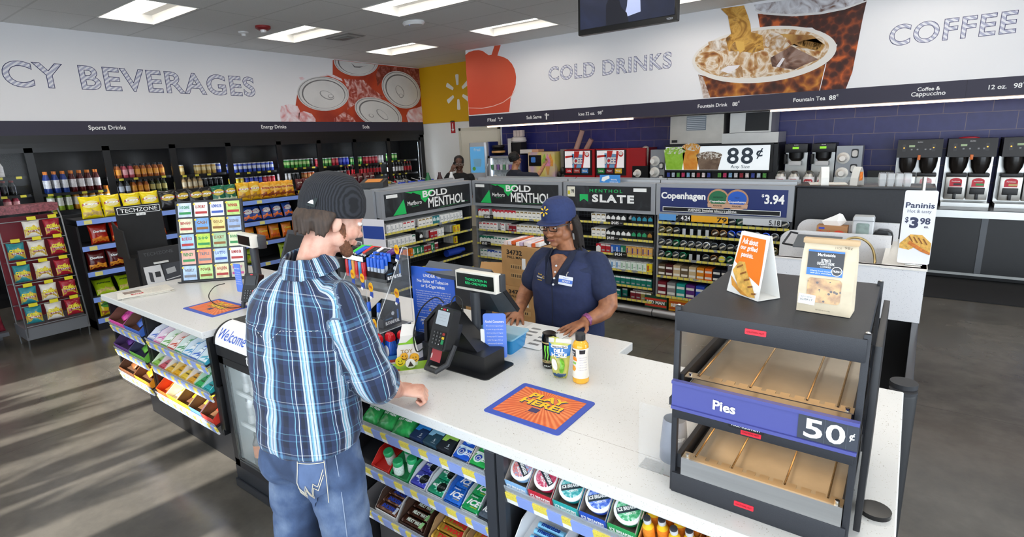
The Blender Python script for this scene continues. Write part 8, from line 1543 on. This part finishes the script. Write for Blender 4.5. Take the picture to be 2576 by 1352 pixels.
def bean(mb):mb.lathe([(.094,-.012),(.0985,.015),(.0965,.055),(.083,.098),(.055,.130),(.02,.142)],seg=28,sx=.97,sy=1.16,mat=Hm@Matrix.Translation((0,-.016,.026))@Matrix.Rotation(.20,4,'X'))
KN=G('knit_wool');wv=KN.n('TexWave',{0:KN.coord('Object'),'Scale':60,'Distortion':2.},bands_direction='X').outputs[1];KN.set('Base Color',KN.ramp(wv,[(.2,lin('#17181c')),(.8,lin('#2b2d33'))]));KN.set('Roughness',.95);KN.set('Normal',KN.n('Bump',{'Height':wv,'Strength':.4,'Distance':.003}).outputs[0])
bn_=blob('beanie',bean,.0045,KN.m,mn,4)
fl_=frame(Hm@V3((.062,-.096,.045)),Hm.to_3x3()@V3((.82,.57,0)),Hm.to_3x3()@V3((-.05,.12,1)));lp_=flat('patch',M('#202a2c',.8),fl_,rrect(.036,.030,.002),bn_,off=.006);flat('patch_mark',M('#d8dade',.6),fl_,[(-.013,-.006),(.012,-.006),(.008,.002),(.003,.007),(-.004,.004)],lp_,off=.0075)
def mhair(mb):
 rr=random.Random(4)
 for k in range(64):
  a=-PI/2+(rr.random()-.5)*2.9;r=.084;p0=V3((math.cos(a)*r,-.016+math.sin(a)*r*1.13,.03));L_=.085+.035*rr.random()-.03*abs(math.cos(a))
  p1=p0+V3((math.cos(a)*.01,math.sin(a)*.012-.006,-L_*.5));p2=p0+V3((math.cos(a)*.004+(rr.random()-.5)*.02,math.sin(a)*.0-.004,-L_));mb.tube([Hm@p0,Hm@p1,Hm@p2],[.012,.010,.003],7)
blob('hair',mhair,.004,HAIR,mn,1)
def mbeard(mb):
 for s in(-1,1):
  BD=(((s*.058,.014,-.01),.012),((s*.055,.024,-.045),.016),((s*.045,.04,-.07),.018),((s*.028,.058,-.088),.019),((s*.008,.068,-.097),.019))
  for c,r in[(tuple(V3(a).lerp(V3(b),q/4)),ra+(rb-ra)*q/4)for(a,ra),(b,rb)in zip(BD,BD[1:])for q in range(4)]:mb.ball(Hm@V3(c),r)
blob('beard',mbeard,.003,M('#6e4630',.85,n=.4,ns=140),mn,6,post=wrinkle(.0015,160))
# ---------------- the cashier
ca=T('person','cashier in navy polo, vest and cap with both hands on the counter','person',(0,0,0))
SD=skin('brown_skin','#a8704f','#85553c');Hc=hframe((-1.487,2.425,1.432),(-.05,-1),.20)
aL,aR=(-1.612,2.47,1.222),(-1.285,2.475,1.228);bL,bR=(-1.715,2.44,1.03),(-1.192,2.42,1.03);cL,cR=(-1.655,2.275,.968),(-1.255,2.285,.972)
def cskin(mb):
 head(mb,Hc,.97);limb(mb,[(-1.447,2.48,1.22),(-1.46,2.47,1.30),(-1.477,2.445,1.38)],[.085,.056,.055])
 limb(mb,[aL,bL,cL],[.055,.053,.047,.038,.028]);limb(mb,[aR,bR,cR],[.055,.055,.05,.038,.028])
 hand(mb,cL,V3((-1.565,2.09,.95))-V3(cL),(0,.1,1),1,.12,.16);hand(mb,cR,V3((-1.315,2.09,.95))-V3(cR),(0,.1,1),-1,.12,.16)
 stack(mb,[(-1.45,2.47,.85,.15,.1,0),(-1.45,2.47,1.1,.15,.1,0),(-1.448,2.46,1.22,.15,.085,0),(-1.448,2.455,1.285,.07,.06,0)])
 for s in(-1,1):limb(mb,[(-1.45+s*.09,2.48,.85),(-1.45+s*.1,2.5,.45),(-1.45+s*.1,2.52,.08)],[.08,.055,.04])
blob('body',cskin,.0045,SD,ca,4)
eyes(Hc,ca,'#20140f',.4,.97)
for s in(-1,1):
 mb=MB();mb.lathe([(math.sin(PI*i/7)*.0135,-math.cos(PI*i/7)*.0075)for i in range(1,7)],seg=12,mat=Hc@Matrix.Translation(V3((s*.029,.0745,.0185))));mb.build('eyelid',SD,ca)
mb=MB();mb.lathe([(math.sin(PI*i/7)*.026,-math.cos(PI*i/7)*.0062)for i in range(1,7)],seg=14,sy=.35,mat=Hc@Matrix.Translation((0,.0845,-.0575)));mb.build('lips',M('#7a3f38',.4),ca)
NV,NV2=M('#1d2746',.85,n=.12,ns=60),M('#161d33',.85,n=.12,ns=60)
def polo(mb):
 stack(mb,[(-1.45,2.47,.90,.175,.125,0),(-1.45,2.46,1.10,.185,.138,0),(-1.448,2.46,1.21,.185,.118,0),(-1.446,2.465,1.265,.12,.09,0),(-1.447,2.465,1.298,.078,.072,0)])
 for a_,b_ in((aL,bL),(aR,bR)):limb(mb,[V3(a_).lerp(V3((-1.447,2.47,1.23)),.2),V3(a_),V3(a_).lerp(V3(b_),.62)],[.06,.066,.070])
blob('polo_shirt',polo,.0075,NV,ca,4,post=wrinkle(.004,12,5))
def vest(mb):stack(mb,[(-1.452,2.47,.80,.195,.145,0),(-1.45,2.465,.95,.196,.150,0),(-1.45,2.452,1.10,.198,.158,0),(-1.448,2.455,1.18,.185,.142,0),(-1.447,2.462,1.235,.155,.112,0),(-1.447,2.468,1.262,.12,.092,0)])
vs=blob('vest',vest,.0075,M('#222c50',.85,n=.1,ns=70),ca,4,post=wrinkle(.003,10,8))
def front(x,z):return V3((x,2.455-(.1585 if z<1.14 else.1585-(z-1.14)*.36)*math.sqrt(max(.1,1-((x+1.449)/.21)**2))-.006,z))
def neckv(mb):mb.prism([front(-1.50,1.27)+V3((0,.02,0)),front(-1.47,1.285)+V3((0,.02,0)),front(-1.43,1.285)+V3((0,.02,0)),front(-1.40,1.27)+V3((0,.02,0)),front(-1.45,1.165)],(0,.02,0))
blob('neckline',neckv,.004,SD,ca,2)
for s in(-1,1):
 mb=MB();mb.prism([front(-1.449+s*.004,1.14)+V3((0,-.004,0)),front(-1.449+s*.04,1.14)+V3((0,-.002,0)),front(-1.449+s*.085,1.265)+V3((0,.02,0)),(-1.449+s*.078,2.42,1.305),(-1.449+s*.055,2.395,1.30),front(-1.449+s*.052,1.262)+V3((0,.006,0)),front(-1.449+s*.005,1.17)],(0,.006,.002));mb.build('collar',NV2,ca,smooth=0)
for k in range(4):q=front(-1.438,1.235-.031*k);MB().cyl(q+V3((0,-.008,0)),q+V3((0,-.004,0)),.0055,seg=12).build('button',M('#dfe2e8',.4),ca)
MB().tube([front(-1.449,z)for z in(1.13,1.05,.95,.85,.80)],.0022,6).build('zip',M('#10162a',.5),ca)
q=front(-1.375,1.165);fb3=frame(q+V3((0,-.003,0)),(1,.22,-.12),(.1,.1,1));bd=flat('name_badge',M('#e6e8ee',.35),fb3,rrect(.075,.048,.003),ca);flat('badge_band',M('#4a74d0',.4),fb3,[(-.0375,-.012),(.0375,-.012),(.0375,.006),(-.0375,.006)],bd,off=.002);text('MONICA',WHITE,fb3,.042,.011,bd,bold=.01,at=(.004,-.003),off=.004);text('Walmart',M('#4a74d0',.4),fb3,.03,.006,bd,at=(0,.014),off=.003);MB().tube([fb3@V3((0,.022,0)),fb3@V3((.002,.04,.002)),fb3@V3((.01,.05,.002))],.0035,6).build('badge_clip',CHROME,bd)
q=front(-1.532,1.165);fb4=frame(q+V3((0,-.004,0)),(1,-.35,0),(0,.1,1));YE=M('#f0c62c',.6);text('Proud',YE,fb4,.03,parent=ca,bold=.01,at=(-.002,.016),off=0);text('Walmart',WHITE,fb4,.046,parent=ca,bold=.02,at=(-.006,0),off=0);text('associate',YE,fb4,.036,parent=ca,bold=.01,at=(-.002,-.014),off=0);spark('spark',YE,fb4@Matrix.Translation((.026,.004,0)),.01,ca,0,.0005)
CAPM=M('#22305c',.8,n=.1,ns=80)
def cap(mb):
 Q=Hc@Matrix.Translation((0,-.014,.040))@Matrix.Rotation(.16,4,'X');mb.lathe([(.086,-.016),(.0885,.01),(.087,.045),(.075,.078),(.05,.100),(.018,.109)],seg=28,sx=1.0,sy=1.15,mat=Q)
 o=[(.082*math.cos(t),.045+.098*math.sin(t))for t in(PI*k/14 for k in range(15))];top=[Q@V3((x,y+.008,-.008-.22*max(0,y-.06)*1.0-(x/.08)**2*.014))for x,y in o];mb.prism(top,Q.to_3x3()@V3((0,0,.008)))
cp=blob('cap',cap,.0045,CAPM,ca,3)
Qc=Hc@Matrix.Translation((0,-.014,.040))@Matrix.Rotation(.16,4,'X');fs=frame(Qc@V3((.012,.1065,.044)),Qc.to_3x3()@V3((-1,.12,0)),Qc.to_3x3()@V3((0,-.33,1)));spark('spark',M('#f2c21c',.6),fs,.026,cp,.001,.003)
def dread(mb):
 rr=random.Random(9)
 for k in range(46):
  s=-1 if k%2 else 1;a=(-.95+1.75*rr.random());x=s*(.080+.018*rr.random())*math.cos(a*.75);y=-.022-.085*math.sin(max(a,-.1));p0=V3((x,y,.035));L_=.14+.05*rr.random()if s<0 else.12+.05*rr.random()
  p1=p0+V3((s*.018,-.005,-L_*.45));p2=p1+V3((s*(.012-.02*rr.random()),.004,-L_*.55));mb.tube([Hc@p0,Hc@p1,Hc@p2],[.0085,.0085,.005],6)
blob('hair',dread,.0045,M('#1d1511',.75,n=.5,ns=90),ca,1)
mb=MB();fr_=lambda x,y,z:Hc@V3((x,y,z))
for s in(-1,1):
 o=[fr_(s*.031+a,.094-.12*abs(s*.031+a)*.5,.012+b)for a,b in rrect(.046,.031,.009)];mb.tube(o+[o[0]],.0022,6);mb.tube([fr_(s*.055,.086,.02),fr_(s*.078,.05,.02),fr_(s*.084,-.01,.012)],.0028,6)
mb.tube([fr_(-.009,.094,.016),fr_(.009,.094,.016)],.0025,6);mb.build('glasses',M('#1d1a1a',.25),ca)
MB().loft([[Hc@V3((-.088+a,.0,-.045+b+z))for a,b in rrect(.012,.006,.003)]for z in(-.03,0)]).build('earring',M('#d8dce0',.2,.6),ca)
d_=(V3(cR)-V3(bR)).normalized();MB().tube([V3(cR)-d_*.03,V3(cR)-d_*.008],.0335,18).build('wrist_band',M('#8a4a78',.4,n=.5,ns=120),ca)
def slacks(mb):
 stack(mb,[(-1.45,2.475,.70,.17,.125,0),(-1.45,2.475,.86,.18,.13,0)])
 for s in(-1,1):limb(mb,[(-1.45+s*.088,2.48,.72),(-1.45+s*.1,2.5,.4),(-1.45+s*.1,2.52,.06)],[.095,.08,.075])
blob('trousers',slacks,.01,M('#14161f',.85),ca,4)
for s in(-1,1):MB().loft([[(-1.45+s*.1+a*.045*k,2.47+b*.13,z)for a,b in rrect(1.8,1.9,.5)]for z,k in((0,1),(.04,1),(.09,.6))]).build('shoe',BLACK,ca)
# ---------------- people in the background
def bg_person(label,loc,fwd,skn,top,hairc,arm,k=1.0,gl=True,tee=None,pants='#1a1c24'):
 t=T('person',label,'person',(0,0,0));x,y,zh=loc;f_=V3((fwd[0],fwd[1],0)).normalized();r_=f_.cross(V3((0,0,1)));A=lambda a,b,z:V3((x,y,0))+r_*a+f_*b+V3((0,0,z));yaw=math.atan2(r_.y,r_.x);H=hframe(tuple(A(0,.02,zh-.13)),fwd,.12)
 zs=zh-.33;pts=[[V3(A(*p))for p in a]for a in arm]
 def sk(mb):
  head(mb,H);limb(mb,[A(0,-.01,zs-.03),A(0,0,zs+.1)],[.07,.056])
  for(a,b,c),sd in zip(pts,(1,-1)):limb(mb,[a,b,c],[.05,.042,.028]);hand(mb,c,c-b,f_ if abs((c-b).normalized().z)>.5 else(0,0,1),sd,.8,.05)
  stack(mb,[(x,y,.9,.14,.09,yaw),(x,y,zs-.02,.15,.08,yaw)])
  for s in(-1,1):limb(mb,[A(s*.09,0,.9),A(s*.1,0,.08)],[.07,.04])
 blob('body',sk,.007,skn,t,3)
 def tp(mb):
  q=lambda z,a,b:(A(0,0,0).x,A(0,0,0).y,z,a,b,yaw);stack(mb,[q(.86,.19,.14),q(1.1,.19,.14),q(zs-.10,.21,.13),q(zs,.18,.10),q(zs+.045,.09,.075)])
  for a,b,c in pts:limb(mb,[a,b]if tee else[a,b,b.lerp(c,.75)],[.082,.066]if tee else[.08,.066,.055])
 blob('top',tp,.01,M(top,.85,n=.1,ns=50),t,4,post=wrinkle(.006,10))
 def hr(mb):mb.lathe([(.088,-.03),(.092,.02),(.086,.07),(.06,.105),(.02,.118)],seg=20,sy=1.12,mat=H@Matrix.Translation((0,-.03,.035))@Matrix.Rotation(.5,4,'X'))
 blob('hair',hr,.007,M(hairc,.7),t,3,post=wrinkle(.004,40))
 if gl:
  mb=MB()
  for s in(-1,1):o=[H@V3((s*.031+a,.096,.012+b))for a,b in rrect(.044,.03,.008)];mb.tube(o+[o[0]],.003,5);mb.tube([H@V3((s*.054,.09,.02)),H@V3((s*.084,-.01,.012))],.003,5)
  mb.build('glasses',M('#8a8680' if hairc=='#15110f' else '#1a1a1e',.3),t)
 def pn(mb):
  for s in(-1,1):limb(mb,[A(s*.09,0,.88),A(s*.1,0,.06)],[.1,.07])
 blob('trousers',pn,.012,M(pants,.85),t,3);return t,H,A
SB=skin('deep_skin','#6a4636','#4e3226');SM=skin('tan_skin','#c08a68','#a87254')
w1,H1,A1=bg_person('woman in a black cardigan holding a phone to her ear by the cream door',(-6.73,7.55,1.60),(.62,-.78),SB,'#101114','#15110f',[((.19,0,1.22),(.33,.05,1.05),(.14,.10,1.36)),((-.19,0,1.22),(-.24,.02,.98),(-.2,.18,.9))])
MB().box((-.035,-.005,-.07),(.035,.005,.07),bev=.004).xf(Matrix.Translation(A1(.095,.05,1.44))@Matrix.Rotation(.5,4,'Y')).build('phone',BLACK,w1);MB().prism([A1(a,.145,z)for a,z in((-.07,.9),(.07,.9),(.06,1.15),(0,1.22),(-.06,1.15))],(.006,-.008,0)).build('navy_top',M('#1d2240',.8),w1,smooth=0)
bg_person('man in a navy shirt seen from behind, touching the soft-serve screen',(-5.72,7.90,1.64),(.45,.89),SM,'#1b2030','#0d0d0f',[((.19,0,1.24),(.46,.16,1.24),(.44,.34,1.42)),((-.19,0,1.24),(-.22,.1,1.0),(-.12,.3,1.0))],tee=True)
l1,HL,AL=bg_person('person in dark trousers and navy jacket cut off by the left picture edge',(-6.62,.66,1.74),(.75,.66),SM,'#1a1f2e','#1a1512',[((.2,0,1.36),(.24,.1,1.08),(.2,.26,.95)),((-.2,0,1.36),(-.24,0,1.08),(-.2,.1,.9))],gl=False,pants='#12151c')
for s,f2 in((.1,.10),(-.1,-.05)):
 c=AL(s,f2,0);MB().loft([[c+(HL.to_3x3()@V3((a*.05*k,b*.15+dy,0))).to_2d().to_3d()+V3((0,0,z))for a,b in rrect(1.8,1.95,.6)]for z,k,dy in((0,1,0),(.03,1,0),(.06,.8,-.02),(.10,.6,-.06))]).build('shoe',M('#0f0f12',.25),l1)
